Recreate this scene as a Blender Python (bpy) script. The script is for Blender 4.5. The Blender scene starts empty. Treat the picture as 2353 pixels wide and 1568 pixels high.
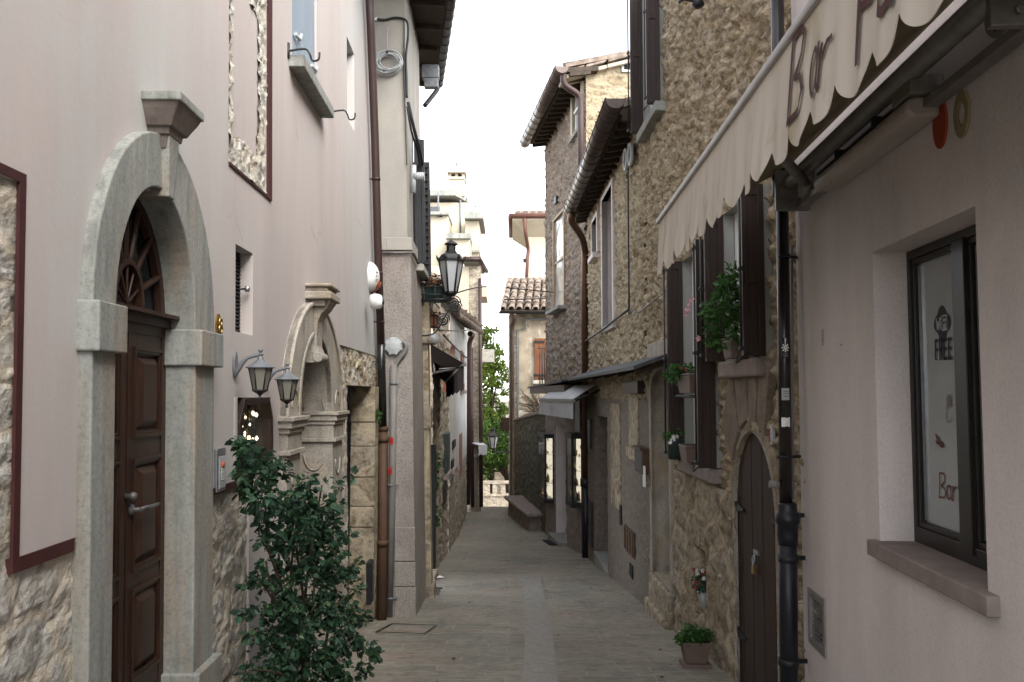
import bpy, bmesh, math, random
from mathutils import Vector, noise

R = math.radians
rnd = random.Random(11)
scene = bpy.context.scene
COL = scene.collection

# ------------------------------------------------------------------ camera
EZ = 1.92                     # eye height above the paving under the camera
F = 1960.0                    # focal length in units of a 2353-wide frame
PITCH = math.atan(121 / F)
cam = bpy.data.cameras.new('camera')
cam.sensor_width = 36.0
cam.lens = 36.0 * F / 2353.0
cam.clip_start = 0.05
cam.clip_end = 3000
cam_o = bpy.data.objects.new('camera', cam)
COL.objects.link(cam_o)
cam_o.location = (0, 0, EZ)
cam_o.rotation_euler = (math.pi / 2 + PITCH, 0, 0)
scene.camera = cam_o

# ------------------------------------------------------------------ sky, sun, exposure
SUN_EL, SUN_AZ = R(42), R(142)      # azimuth clockwise from +Y: behind the camera, to the right
w = bpy.data.worlds.new('World')
scene.world = w
w.use_nodes = True
nt = w.node_tree
bg = nt.nodes['Background']
sky = nt.nodes.new('ShaderNodeTexSky')
sky.sky_type = 'NISHITA'
sky.sun_disc = False
sky.sun_elevation = SUN_EL
sky.sun_rotation = SUN_AZ
sky.dust_density = 1.0
sky.air_density = 1.0
bw = nt.nodes.new('ShaderNodeRGBToBW')
mixs = nt.nodes.new('ShaderNodeMixRGB')
mixs.inputs[0].default_value = 0.85
nt.links.new(sky.outputs[0], bw.inputs[0])
nt.links.new(sky.outputs[0], mixs.inputs[1])
nt.links.new(bw.outputs[0], mixs.inputs[2])
nt.links.new(mixs.outputs[0], bg.inputs[0])
bg.inputs[1].default_value = 0.15
sun = bpy.data.lights.new('sun', 'SUN')
sun.energy = 0.8
sun.angle = R(45)
sun.color = (1.0, 0.95, 0.86)
sun_o = bpy.data.objects.new('sun', sun)
COL.objects.link(sun_o)
sd = Vector((math.sin(SUN_AZ) * math.cos(SUN_EL), math.cos(SUN_AZ) * math.cos(SUN_EL), math.sin(SUN_EL)))
sun_o.rotation_euler = (-sd).to_track_quat('-Z', 'Y').to_euler()
sun_o.location = sd * 60
vs = scene.view_settings
vs.view_transform = 'Standard'
vs.look = 'None'
vs.gamma = 1.0
vs.exposure = 2.68
scene.cycles.max_bounces = 8
scene.cycles.diffuse_bounces = 5
scene.cycles.transparent_max_bounces = 12
scene.cycles.use_denoising = True
try:
    scene.cycles.denoiser = 'OPENIMAGEDENOISE'
except Exception:
    pass

# ------------------------------------------------------------------ measuring helpers
CP, SP = math.cos(PITCH), math.sin(PITCH)

def ray(x, y):
    a, b = (x - 1176.5) / F, -(y - 784.0) / F
    return Vector((a, CP - b * SP, SP + b * CP))

def at(x, y, Y):
    """the point at distance Y down the street seen at x, y"""
    d = ray(x, y)
    return Vector((d.x / d.y * Y, Y, EZ + d.z / d.y * Y))

class Fr:
    """a wall: u along it, n out of it, z up, b its batter"""
    def __init__(s, ox, oy, dx, dy, nx, ny, b=0.0):
        s.o, s.d, s.n, s.b = (ox, oy), (dx, dy), (nx, ny), b
    def P(s, u, z, n=0.0):
        m = n - s.b * (z - EZ)
        return Vector((s.o[0] + s.d[0] * u + s.n[0] * m, s.o[1] + s.d[1] * u + s.n[1] * m, z))
    def pix(s, x, y, n=0.0):
        D = ray(x, y)
        a, b_ = s.d[0], -(D.x + s.n[0] * s.b * D.z)
        c, d_ = s.d[1], -(D.y + s.n[1] * s.b * D.z)
        e, f = -s.o[0] - s.n[0] * n, -s.o[1] - s.n[1] * n
        det = a * d_ - b_ * c
        u = (e * d_ - b_ * f) / det
        t = (a * f - e * c) / det
        return u, EZ + t * D.z
    def U(s, x, y, n=0.0):
        return s.pix(x, y, n)[0]
    def Z(s, x, y, n=0.0):
        return s.pix(x, y, n)[1]

def Lw(c, k, b=0.0):
    return Fr(c, 0, k, 1, 1, -k, b)
def Rw(c, k, b=0.0):
    return Fr(c, 0, k, 1, -1, k, b)
def Fw(Y, m=0.0):
    return Fr(0, Y, 1, m, m, -1)

GP = [(-400, 1.2), (-8, 1.2), (0, 1.92), (21.5, 4.06), (27.7, 4.5), (30, 4.62), (36, 4.70), (39, 5.3), (46, 7.2), (60, 7.5), (900, 7.5)]
def gz(Y):
    for (a, da), (b, db) in zip(GP, GP[1:]):
        if a <= Y <= b:
            return EZ - (da + (db - da) * (Y - a) / (b - a))
    return EZ - 7.5
def gpix(x, y):
    d = ray(x, y)
    lo, hi = 1.0, 37.0
    for _ in range(50):
        m = (lo + hi) / 2
        if EZ + d.z / d.y * m > gz(m): lo = m
        else: hi = m
    return at(x, y, lo)

# ------------------------------------------------------------------ mesh helpers
LOC = {}
class MB:
    def __init__(s):
        s.v, s.f, s.m, s.sm = [], [], [], []
    def add(s, vs, fs, m=0, smooth=False):
        k = len(s.v)
        s.v += [tuple(p) for p in vs]
        for f in fs:
            s.f.append(tuple(i + k for i in f)); s.m.append(m); s.sm.append(smooth)
    def quad(s, a, b, c, d, m=0):
        s.add([a, b, c, d], [(0, 1, 2, 3)], m)
    def prism(s, fr, poly, n0, n1, m=0):
        k = len(poly)
        vs = [fr.P(u, z, n0) for u, z in poly] + [fr.P(u, z, n1) for u, z in poly]
        fs = [tuple(range(k))[::-1], tuple(range(k, 2 * k))]
        fs += [(i, (i + 1) % k, k + (i + 1) % k, k + i) for i in range(k)]
        s.add(vs, fs, m)
    def box(s, fr, u0, u1, z0, z1, n0, n1, m=0):
        s.prism(fr, [(u0, z0), (u1, z0), (u1, z1), (u0, z1)], n0, n1, m)
    def frustum(s, fr, u0, u1, z0, z1, n0, n1, ins, m=0):
        vs = [fr.P(u, z, n0) for u, z in ((u0, z0), (u1, z0), (u1, z1), (u0, z1))]
        vs += [fr.P(u, z, n1) for u, z in ((u0 + ins, z0 + ins), (u1 - ins, z0 + ins), (u1 - ins, z1 - ins), (u0 + ins, z1 - ins))]
        s.add(vs, [(3, 2, 1, 0), (4, 5, 6, 7), (0, 1, 5, 4), (1, 2, 6, 5), (2, 3, 7, 6), (3, 0, 4, 7)], m)
    def hexa(s, p, m=0):
        """eight corners: bottom four, top four"""
        s.add(p, [(3, 2, 1, 0), (4, 5, 6, 7), (0, 1, 5, 4), (1, 2, 6, 5), (2, 3, 7, 6), (3, 0, 4, 7)], m)
    def wbox(s, x0, x1, y0, y1, z0, z1, m=0):
        s.hexa([(x0, y0, z0), (x1, y0, z0), (x1, y1, z0), (x0, y1, z0), (x0, y0, z1), (x1, y0, z1), (x1, y1, z1), (x0, y1, z1)], m)
    def strip(s, fr, outer, inner, n0, n1, m=0):
        k = len(outer)
        vs = []
        for o, i in zip(outer, inner):
            vs += [fr.P(*o, n0), fr.P(*o, n1), fr.P(*i, n0), fr.P(*i, n1)]
        fs = [(0, 1, 3, 2), (4 * k - 4, 4 * k - 2, 4 * k - 1, 4 * k - 3)]
        for j in range(k - 1):
            a, b = 4 * j, 4 * j + 4
            fs += [(a + 1, b + 1, b + 3, a + 3), (a, a + 2, b + 2, b), (a, b, b + 1, a + 1), (a + 2, a + 3, b + 3, b + 2)]
        s.add(vs, fs, m)
    def reveal(s, fr, poly, n0, n1, m=0, closed=True):
        k = len(poly)
        vs = [fr.P(u, z, n0) for u, z in poly] + [fr.P(u, z, n1) for u, z in poly]
        s.add(vs, [(i, (i + 1) % k, k + (i + 1) % k, k + i) for i in range(k if closed else k - 1)], m)
    def tube(s, pts, r, seg=8, m=0, cap=True):
        pts = [Vector(p) for p in pts]
        n = len(pts)
        rs = r if isinstance(r, (list, tuple)) else [r] * n
        vs, fs, up = [], [], None
        for i, p in enumerate(pts):
            t = (pts[min(i + 1, n - 1)] - pts[max(i - 1, 0)])
            t = t.normalized() if t.length > 1e-9 else Vector((0, 0, 1))
            if up is None:
                up = Vector((0, 0, 1)) if abs(t.z) < 0.9 else Vector((1, 0, 0))
            a = t.cross(up)
            if a.length < 1e-6: a = t.orthogonal()
            a.normalize(); b = t.cross(a).normalized(); up = -b if b.dot(up) < 0 else b
            up = a.cross(t).normalized()
            for j in range(seg):
                q = 2 * math.pi * j / seg
                vs.append(p + a * (rs[i] * math.cos(q)) + up * (rs[i] * math.sin(q)))
        for i in range(n - 1):
            for j in range(seg):
                k = (j + 1) % seg
                fs.append((i * seg + j, i * seg + k, (i + 1) * seg + k, (i + 1) * seg + j))
        s.add(vs, fs, m, True)
        if cap:
            s.add(vs[:seg], [tuple(range(seg))[::-1]], m)
            s.add(vs[-seg:], [tuple(range(seg))], m)
    def lathe(s, c, prof, seg=16, m=0, smooth=True, rot=0.0, ax=None):
        c = Vector(c); vs, fs = [], []
        a, b, t = (Vector((1, 0, 0)), Vector((0, 1, 0)), Vector((0, 0, 1))) if ax is None else ax
        for r, z in prof:
            for j in range(seg):
                q = rot + 2 * math.pi * j / seg
                vs.append(c + a * (r * math.cos(q)) + b * (r * math.sin(q)) + t * z)
        for i in range(len(prof) - 1):
            for j in range(seg):
                k = (j + 1) % seg
                fs.append((i * seg + j, i * seg + k, (i + 1) * seg + k, (i + 1) * seg + j))
        s.add(vs, fs, m, smooth)
        s.add(vs[:seg], [tuple(range(seg))[::-1]], m)
        s.add(vs[-seg:], [tuple(range(seg))], m)
    def plate(s, fr, us, zs, keep, n0, n1, m=0):
        """a wall skin over the kept cells of a grid; its cut edges go back to n1"""
        us, zs = sorted(set(round(u, 4) for u in us)), sorted(set(round(z, 4) for z in zs))
        K = {}
        for i in range(len(us) - 1):
            for j in range(len(zs) - 1):
                K[i, j] = keep((us[i] + us[i + 1]) / 2, (zs[j] + zs[j + 1]) / 2)
        for (i, j), k in K.items():
            if not k: continue
            a, b, c, d = us[i], us[i + 1], zs[j], zs[j + 1]
            s.quad(fr.P(a, c, n0), fr.P(b, c, n0), fr.P(b, d, n0), fr.P(a, d, n0), m)
            for (di, dj), (p, q) in (((-1, 0), ((a, c), (a, d))), ((1, 0), ((b, c), (b, d))), ((0, -1), ((a, c), (b, c))), ((0, 1), ((a, d), (b, d)))):
                if not K.get((i + di, j + dj), False):
                    s.quad(fr.P(*p, n0), fr.P(*q, n0), fr.P(*q, n1), fr.P(*p, n1), m)
    def relief(s, fr, u0, u1, z0, z1, du, dz, amp, cs=(0.3, 0.2), n=0.0, seed=0.0, holes=(), keep=None, m=0, soft=2.2, bulge=0.7, facet=0.0, smooth=True):
        """rough masonry: a fine grid pushed in and out by stone-sized lumps"""
        def lines(a, b, d, extra):
            k = max(1, int((b - a) / d))
            L = [a + (b - a) * i / k for i in range(k + 1)]
            for e in extra:
                if a < e < b:
                    j = min(range(len(L)), key=lambda q: abs(L[q] - e))
                    L[j] = e
            return sorted(set(L))
        us = lines(u0, u1, du, [h[0] for h in holes] + [h[1] for h in holes])
        zs = lines(z0, z1, dz, [h[2] for h in holes] + [h[3] for h in holes])
        W = len(us)
        vs = []
        for z in zs:
            for u in us:
                p = Vector((u / cs[0], z / cs[1], seed))
                wv = noise.noise(p * 0.7) * 0.5
                p2 = Vector((p.x + wv, p.y - wv, seed))
                d, cc_ = noise.voronoi(p2)
                e = min(1.0, (d[1] - d[0]) * soft)
                fo = 0.0
                if facet:
                    hv = noise.cell_vector(cc_[0] * 5.3)
                    q_ = p2 - cc_[0]
                    fo = facet * ((hv.z - .5) * 1.0 + (q_.x * (hv.x - .5) + q_.y * (hv.y - .5)) * 1.6) * min(1.0, (d[1] - d[0]) * 5)
                h = (e - 0.6) * bulge + noise.noise(p * 2.3) * 0.5 + noise.noise(p * 6.1) * 0.28 + (1 - bulge) * (noise.noise(p * 3.7) * 0.5 + noise.noise(p * 11) * 0.25)
                vs.append(fr.P(u, z, n + amp * (h + fo)))
        fs = []
        for j in range(len(zs) - 1):
            zc = (zs[j] + zs[j + 1]) / 2
            for i in range(W - 1):
                uc = (us[i] + us[i + 1]) / 2
                if any(h[0] < uc < h[1] and h[2] < zc < h[3] for h in holes): continue
                if keep and not keep(uc, zc): continue
                fs.append((j * W + i, j * W + i + 1, (j + 1) * W + i + 1, (j + 1) * W + i))
        s.add(vs, fs, m, smooth)
    def islands(s, gap=0.02):
        par = list(range(len(s.v)))
        def find(a):
            while par[a] != a:
                par[a] = par[par[a]]; a = par[a]
            return a
        for f in s.f:
            for i in f[1:]: par[find(i)] = find(f[0])
        bb = {}
        for i, p in enumerate(s.v):
            r = find(i)
            if r not in bb: bb[r] = [list(p), list(p)]
            for k in range(3):
                bb[r][0][k] = min(bb[r][0][k], p[k]); bb[r][1][k] = max(bb[r][1][k], p[k])
        ks = list(bb); grp = {k: k for k in ks}
        def gf(a):
            while grp[a] != a: a = grp[a]
            return a
        for i, a in enumerate(ks):
            for b in ks[i + 1:]:
                if all(bb[a][0][k] - gap <= bb[b][1][k] and bb[b][0][k] - gap <= bb[a][1][k] for k in range(3)): grp[gf(b)] = gf(a)
        out = {}
        for f, m, sm in zip(s.f, s.m, s.sm):
            g = gf(find(f[0]))
            o = out.setdefault(g, (MB(), {}))
            for i in f:
                if i not in o[1]:
                    o[1][i] = len(o[0].v); o[0].v.append(s.v[i])
            o[0].f.append(tuple(o[1][i] for i in f)); o[0].m.append(m); o[0].sm.append(sm)
        return [o[0] for o in out.values()]
    def build(s, name, mats, parent=None, bevel=0.0, fix=True, root=False, loc=None, split=False):
        if split:
            return [q.build(name, mats, parent, bevel, fix) for q in s.islands()][0]
        if not isinstance(mats, (list, tuple)): mats = [mats]
        if parent is not None: L = LOC[parent.name]
        elif loc is not None: L = Vector(loc)
        else:
            xs, ys, zs = zip(*s.v)
            L = Vector(((min(xs) + max(xs)) / 2, (min(ys) + max(ys)) / 2, min(zs)))
        me = bpy.data.meshes.new(name)
        me.from_pydata([(x - L.x, y - L.y, z - L.z) for x, y, z in s.v], [], s.f)
        for mt in mats: me.materials.append(mt)
        me.polygons.foreach_set('material_index', s.m)
        me.polygons.foreach_set('use_smooth', s.sm)
        if fix:
            bm = bmesh.new(); bm.from_mesh(me)
            bmesh.ops.remove_doubles(bm, verts=bm.verts, dist=1e-5)
            bmesh.ops.recalc_face_normals(bm, faces=bm.faces)
            bm.to_mesh(me); bm.free()
        me.update()
        o = bpy.data.objects.new(name, me)
        COL.objects.link(o)
        if parent is not None: o.parent = parent
        else: o.location = L
        LOC[o.name] = L
        if bevel:
            b = o.modifiers.new('bevel', 'BEVEL'); b.width = bevel; b.segments = 2; b.limit_method = 'ANGLE'
        return o

def empty(name, loc):
    o = bpy.data.objects.new(name, None)
    COL.objects.link(o); o.location = loc; o.empty_display_size = 0.2
    LOC[o.name] = Vector(loc)
    return o
def tag(o, label=None, cat=None, group=None, kind=None):
    if label: o['label'] = label
    if cat: o['category'] = cat
    if group: o['group'] = group
    if kind: o['kind'] = kind
    return o
def copy_tree(o, parent=None):
    c = o.copy(); COL.objects.link(c)
    if parent is not None: c.parent = parent
    for ch in list(o.children): copy_tree(ch, c)
    return c
def arc(uc, zs, ru, rz, n=20, a0=180, a1=0):
    return [(uc + ru * math.cos(R(a0 + (a1 - a0) * i / n)), zs + rz * math.sin(R(a0 + (a1 - a0) * i / n))) for i in range(n + 1)]
def curve(pts, n=6):
    """a smooth line through the points"""
    pts = [Vector(p) for p in pts]; out = []
    for i in range(len(pts) - 1):
        a, b, c, d = pts[max(i - 1, 0)], pts[i], pts[i + 1], pts[min(i + 2, len(pts) - 1)]
        for j in range(n):
            t = j / n
            out.append(0.5 * ((2 * b) + (c - a) * t + (2 * a - 5 * b + 4 * c - d) * t * t + (3 * b - a - 3 * c + d) * t ** 3))
    out.append(pts[-1])
    return out

# ------------------------------------------------------------------ materials
def newmat(name):
    m = bpy.data.materials.new(name); m.use_nodes = True
    nt = m.node_tree
    return m, nt, nt.nodes['Principled BSDF']
def node(nt, t, **kw):
    n = nt.nodes.new(t)
    for k, v in kw.items():
        if k.startswith('i_'):
            n.inputs[int(k[2:])].default_value = v
        else: setattr(n, k, v)
    return n
def coords(nt, st):
    g = node(nt, 'ShaderNodeNewGeometry')
    mp = node(nt, 'ShaderNodeMapping')
    mp.inputs['Scale'].default_value = st
    nt.links.new(g.outputs['Position'], mp.inputs[0])
    return mp.outputs[0]
def noisen(nt, vec, sc, det=6, ro=0.6, dist=0.0):
    n = node(nt, 'ShaderNodeTexNoise')
    n.inputs['Scale'].default_value = sc; n.inputs['Detail'].default_value = det
    n.inputs['Roughness'].default_value = ro; n.inputs['Distortion'].default_value = dist
    nt.links.new(vec, n.inputs['Vector'])
    return n.outputs[0]
def ramp(nt, fac, stops):
    r = node(nt, 'ShaderNodeValToRGB')
    e = r.color_ramp.elements
    while len(e) < len(stops): e.new(0.5)
    for q, (p, c) in zip(e, stops):
        q.position = p; q.color = (*c, 1) if len(c) == 3 else c
    nt.links.new(fac, r.inputs[0])
    return r.outputs[0]
def mix(nt, fac, a, b, mode='MIX'):
    x = node(nt, 'ShaderNodeMixRGB', blend_type=mode)
    for i, q in ((0, fac), (1, a), (2, b)):
        if isinstance(q, (int, float)): x.inputs[i].default_value = q
        elif isinstance(q, tuple): x.inputs[i].default_value = (*q, 1)
        else: nt.links.new(q, x.inputs[i])
    return x.outputs[0]
def bumpn(nt, h, st, d=0.02, prev=None):
    b = node(nt, 'ShaderNodeBump')
    b.inputs['Strength'].default_value = st; b.inputs['Distance'].default_value = d
    nt.links.new(h, b.inputs['Height'])
    if prev is not None: nt.links.new(prev, b.inputs['Normal'])
    return b.outputs[0]
def pm(name, c, c2=None, sc=6, det=7, rough=0.85, bump=0.0, bsc=60, bd=0.01, st=(1, 1, 1), stain=None, ssc=0.7, sth=(0.5, 0.72), sst=(1, 1, 1), spec=0.3, metal=0.0, c3=None, spots=None, speck=None, cracks=None, drips=None):
    m, nt, b = newmat(name)
    c2 = c2 or tuple(q * 0.8 for q in c)
    vec = coords(nt, st)
    stops = [(0.32, c2), (0.68, c)] if c3 is None else [(0.28, c2), (0.5, c), (0.72, c3)]
    colr = ramp(nt, noisen(nt, vec, sc, det), stops)
    if stain:
        fac = ramp(nt, noisen(nt, coords(nt, sst), ssc, 5, 0.65, 0.4), [(sth[0], (0, 0, 0)), (sth[1], (1, 1, 1))])
        colr = mix(nt, fac, colr, stain)
    if spots:
        fac = ramp(nt, noisen(nt, coords(nt, (1, 1, 1)), spots[1], 3, 0.7), [(spots[2], (0, 0, 0)), (spots[2] + 0.08, (1, 1, 1))])
        colr = mix(nt, fac, colr, spots[0])
    if drips:
        dv = coords(nt, (1.7, 1.7, 0.12))
        dr = ramp(nt, noisen(nt, dv, 1.6, 9, 0.72, 0.6), [(0.34, (drips,) * 3), (0.56, (1, 1, 1)), (0.8, (1.05, 1.05, 1.05))])
        colr = mix(nt, 1.0, colr, dr, 'MULTIPLY')
    if cracks:
        gq = node(nt, 'ShaderNodeNewGeometry'); nq = node(nt, 'ShaderNodeTexNoise'); nq.inputs['Scale'].default_value = 2.3; nq.inputs['Detail'].default_value = 7
        nt.links.new(gq.outputs['Position'], nq.inputs['Vector'])
        sq = node(nt, 'ShaderNodeVectorMath', operation='MULTIPLY_ADD'); nt.links.new(nq.outputs['Color'], sq.inputs[0]); sq.inputs[1].default_value = (0.5, 0.5, 0.5); nt.links.new(gq.outputs['Position'], sq.inputs[2])
        mq = node(nt, 'ShaderNodeMapping'); mq.inputs['Scale'].default_value = (0.55, 0.55, 0.3); nt.links.new(sq.outputs[0], mq.inputs[0])
        vq = node(nt, 'ShaderNodeTexVoronoi', feature='DISTANCE_TO_EDGE'); vq.inputs['Scale'].default_value = 1.0; nt.links.new(mq.outputs[0], vq.inputs['Vector'])
        lk = ramp(nt, vq.outputs['Distance'], [(0.0, (cracks,) * 3), (0.006, (0, 0, 0))])
        mk = ramp(nt, noisen(nt, coords(nt, (1, 1, 1)), 0.9, 4), [(0.5, (0, 0, 0)), (0.6, (1, 1, 1))])
        colr = mix(nt, mix(nt, 1.0, lk, mk, 'MULTIPLY'), colr, tuple(q * 0.45 for q in c))
    if speck:
        sk = ramp(nt, noisen(nt, coords(nt, (1, 1, 1)), speck[0], 4, 0.75), [(0.32, (speck[1],) * 3), (0.5, (1, 1, 1)), (0.72, (speck[2],) * 3)])
        colr = mix(nt, 1.0, colr, sk, 'MULTIPLY')
    nt.links.new(colr, b.inputs['Base Color'])
    b.inputs['Roughness'].default_value = rough
    b.inputs['Metallic'].default_value = metal
    b.inputs['Specular IOR Level'].default_value = spec
    if bump:
        nt.links.new(bumpn(nt, noisen(nt, coords(nt, (1, 1, 1)), bsc, 6, 0.65), bump, bd), b.inputs['Normal'])
    return m
def stonem(name, cols, vs=(3.2, 3.2, 4.8), mortar=(0.3, 0.27, 0.22), mw=0.05, bump=0.6, rough=0.92, pits=0.35, fine=38):
    """rubble: cells of different stone, worn joints, dark pits"""
    m, nt, b = newmat(name)
    g = node(nt, 'ShaderNodeNewGeometry')
    dn = node(nt, 'ShaderNodeTexNoise'); dn.inputs['Scale'].default_value = 5.0; dn.inputs['Detail'].default_value = 4
    nt.links.new(g.outputs['Position'], dn.inputs['Vector'])
    sub = node(nt, 'ShaderNodeVectorMath', operation='MULTIPLY_ADD')
    nt.links.new(dn.outputs['Color'], sub.inputs[0]); sub.inputs[1].default_value = (0.12, 0.12, 0.12)
    nt.links.new(g.outputs['Position'], sub.inputs[2])
    mp = node(nt, 'ShaderNodeMapping'); mp.inputs['Scale'].default_value = vs
    nt.links.new(sub.outputs[0], mp.inputs[0])
    v1 = node(nt, 'ShaderNodeTexVoronoi'); v1.inputs['Scale'].default_value = 1.0
    v2 = node(nt, 'ShaderNodeTexVoronoi', feature='DISTANCE_TO_EDGE'); v2.inputs['Scale'].default_value = 1.0
    nt.links.new(mp.outputs[0], v1.inputs['Vector']); nt.links.new(mp.outputs[0], v2.inputs['Vector'])
    sp = node(nt, 'ShaderNodeSeparateColor'); nt.links.new(v1.outputs['Color'], sp.inputs[0])
    k = len(cols)
    c = ramp(nt, sp.outputs[0], [(0.12 + 0.76 * i / (k - 1), q) for i, q in enumerate(cols)])
    n1 = noisen(nt, coords(nt, (1, 1, 1)), fine, 8, 0.7)
    n2 = noisen(nt, coords(nt, (1, 1, 1)), 4.0, 6, 0.65)
    c = mix(nt, 0.55, c, ramp(nt, n2, [(0.3, tuple(q * 0.5 for q in cols[0])), (0.7, cols[-1])]))
    c = mix(nt, 1.0, c, ramp(nt, noisen(nt, coords(nt, (1, 1, 1)), 11, 6, 0.7), [(0.34, (0.45, 0.43, 0.4)), (0.52, (1, 1, 1)), (0.75, (1.2, 1.2, 1.2))]), 'MULTIPLY')
    c = mix(nt, ramp(nt, n1, [(0.30, (pits,) * 3), (0.46, (0, 0, 0))]), c, tuple(q * 0.25 for q in cols[0]))
    jn = ramp(nt, v2.outputs['Distance'], [(mw * 0.4, (0.75,) * 3), (mw * 1.6, (0, 0, 0))])
    c = mix(nt, jn, c, mortar)
    nt.links.new(c, b.inputs['Base Color'])
    b.inputs['Roughness'].default_value = rough
    b.inputs['Specular IOR Level'].default_value = 0.15
    h1 = bumpn(nt, ramp(nt, v2.outputs['Distance'], [(0.0, (0, 0, 0)), (0.18, (1, 1, 1))]), bump * 0.6, 0.03)
    h2 = bumpn(nt, noisen(nt, coords(nt, (1, 1, 1)), 14, 8, 0.7), bump, 0.05, h1)
    nt.links.new(h2, b.inputs['Normal'])
    return m
def glassm(name, col, rough=0.08, spec=0.8, alpha=1.0):
    m, nt, b = newmat(name)
    vec = coords(nt, (1, 1, 1))
    nt.links.new(ramp(nt, noisen(nt, vec, 1.3, 3), [(0.3, tuple(q * 0.75 for q in col)), (0.7, col)]), b.inputs['Base Color'])
    b.inputs['Roughness'].default_value = rough
    b.inputs['Specular IOR Level'].default_value = spec
    b.inputs['Alpha'].default_value = alpha
    return m
def leafm(name, c, c2, rough=0.45):
    m, nt, b = newmat(name)
    gi = node(nt, 'ShaderNodeNewGeometry')
    colr = ramp(nt, gi.outputs['Random Per Island'], [(0.0, c2), (0.7, c), (1.0, tuple(min(1, q * 1.5) for q in c))])
    nt.links.new(colr, b.inputs['Base Color'])
    b.inputs['Roughness'].default_value = rough
    b.inputs['Specular IOR Level'].default_value = 0.35
    tr = node(nt, 'ShaderNodeBsdfTranslucent')
    nt.links.new(colr, tr.inputs[0])
    ms = node(nt, 'ShaderNodeMixShader'); ms.inputs[0].default_value = 0.4
    out = nt.nodes['Material Output']
    nt.links.new(b.outputs[0], ms.inputs[1]); nt.links.new(tr.outputs[0], ms.inputs[2])
    nt.links.new(ms.outputs[0], out.inputs[0])
    return m
def emitm(name, col, st):
    m, nt, b = newmat(name)
    b.inputs['Base Color'].default_value = (*col, 1)
    b.inputs['Emission Color'].default_value = (*col, 1)
    b.inputs['Emission Strength'].default_value = st
    return m
def pavem(name):
    """stone slabs laid across the street in courses of uneven width"""
    m, nt, b = newmat(name)
    g = node(nt, 'ShaderNodeNewGeometry')
    dn = node(nt, 'ShaderNodeTexNoise'); dn.inputs['Scale'].default_value = 1.1; dn.inputs['Detail'].default_value = 3
    nt.links.new(g.outputs['Position'], dn.inputs['Vector'])
    sub = node(nt, 'ShaderNodeVectorMath', operation='MULTIPLY_ADD')
    nt.links.new(dn.outputs['Color'], sub.inputs[0]); sub.inputs[1].default_value = (0.10, 0.16, 0.0)
    nt.links.new(g.outputs['Position'], sub.inputs[2])
    br = node(nt, 'ShaderNodeTexBrick')
    br.offset = 0.43; br.offset_frequency = 2; br.squash = 0.7; br.squash_frequency = 3
    br.inputs['Scale'].default_value = 1.0
    br.inputs['Mortar Size'].default_value = 0.011
    br.inputs['Mortar Smooth'].default_value = 0.3
    br.inputs['Bias'].default_value = 0.0
    br.inputs['Brick Width'].default_value = 0.72
    br.inputs['Row Height'].default_value = 0.24
    br.inputs['Color1'].default_value = (0, 0, 0, 1); br.inputs['Color2'].default_value = (1, 1, 1, 1); br.inputs['Mortar'].default_value = (0.5, 0.5, 0.5, 1)
    nt.links.new(sub.outputs[0], br.inputs['Vector'])
    slab = ramp(nt, br.outputs['Color'], [(0.0, (0.25, 0.236, 0.206)), (0.4, (0.305, 0.284, 0.243)), (0.72, (0.292, 0.261, 0.222)), (0.93, (0.285, 0.245, 0.21)), (1.0, (0.295, 0.238, 0.202))])
    st = noisen(nt, coords(nt, (2.5, 14, 2.5)), 4.0, 8, 0.7)
    slab = mix(nt, 1.0, slab, ramp(nt, st, [(0.25, (0.42, 0.42, 0.41)), (0.5, (0.95, 0.94, 0.91)), (0.78, (1.3, 1.27, 1.2))]), 'MULTIPLY')
    big = noisen(nt, coords(nt, (1, 1, 1)), 0.55, 5, 0.6)
    slab = mix(nt, 1.0, slab, ramp(nt, noisen(nt, coords(nt, (1.2, 3.0, 1)), 5.0, 7, 0.75), [(0.3, (0.62, 0.62, 0.61)), (0.52, (1, 1, 1)), (0.74, (1.28, 1.26, 1.22))]), 'MULTIPLY')
    slab = mix(nt, 1.0, slab, ramp(nt, big, [(0.3, (0.74, 0.76, 0.76)), (0.7, (1.1, 1.07, 1.02))]), 'MULTIPLY')
    slab = mix(nt, ramp(nt, noisen(nt, coords(nt, (1, 1, 1)), 60, 4, 0.7), [(0.60, (0, 0, 0)), (0.72, (0.5, 0.5, 0.5))]), slab, (0.06, 0.06, 0.055))
    slab = mix(nt, ramp(nt, noisen(nt, coords(nt, (1, 0.6, 1)), 1.7, 6, 0.7, 0.5), [(0.56, (0, 0, 0)), (0.68, (0.55, 0.55, 0.55))]), slab, (0.12, 0.11, 0.095))
    mfac = mix(nt, 1.0, br.outputs['Fac'], ramp(nt, noisen(nt, coords(nt, (1, 1, 1)), 2.2, 4), [(0.42, (0.1,) * 3), (0.62, (1,) * 3)]), 'MULTIPLY')
    colr = mix(nt, mix(nt, 1.0, mfac, (0.65, 0.65, 0.65), 'MULTIPLY'), slab, (0.33, 0.31, 0.27))
    nt.links.new(colr, b.inputs['Base Color'])
    b.inputs['Roughness'].default_value = 0.75
    b.inputs['Specular IOR Level'].default_value = 0.3
    h = bumpn(nt, br.outputs['Fac'], -0.6, 0.015)
    h = bumpn(nt, st, 0.6, 0.02, h)
    nt.links.new(bumpn(nt, noisen(nt, coords(nt, (1, 1, 1)), 45, 6, 0.7), 0.3, 0.008, h), b.inputs['Normal'])
    return m
def woodm(name, c, c2, rough=0.55, sc=(18, 18, 1.2), bump=0.25):
    return pm(name, c, c2, sc=3.0, det=8, rough=rough, bump=bump, bsc=30, bd=0.006, st=sc, spec=0.35)

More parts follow.
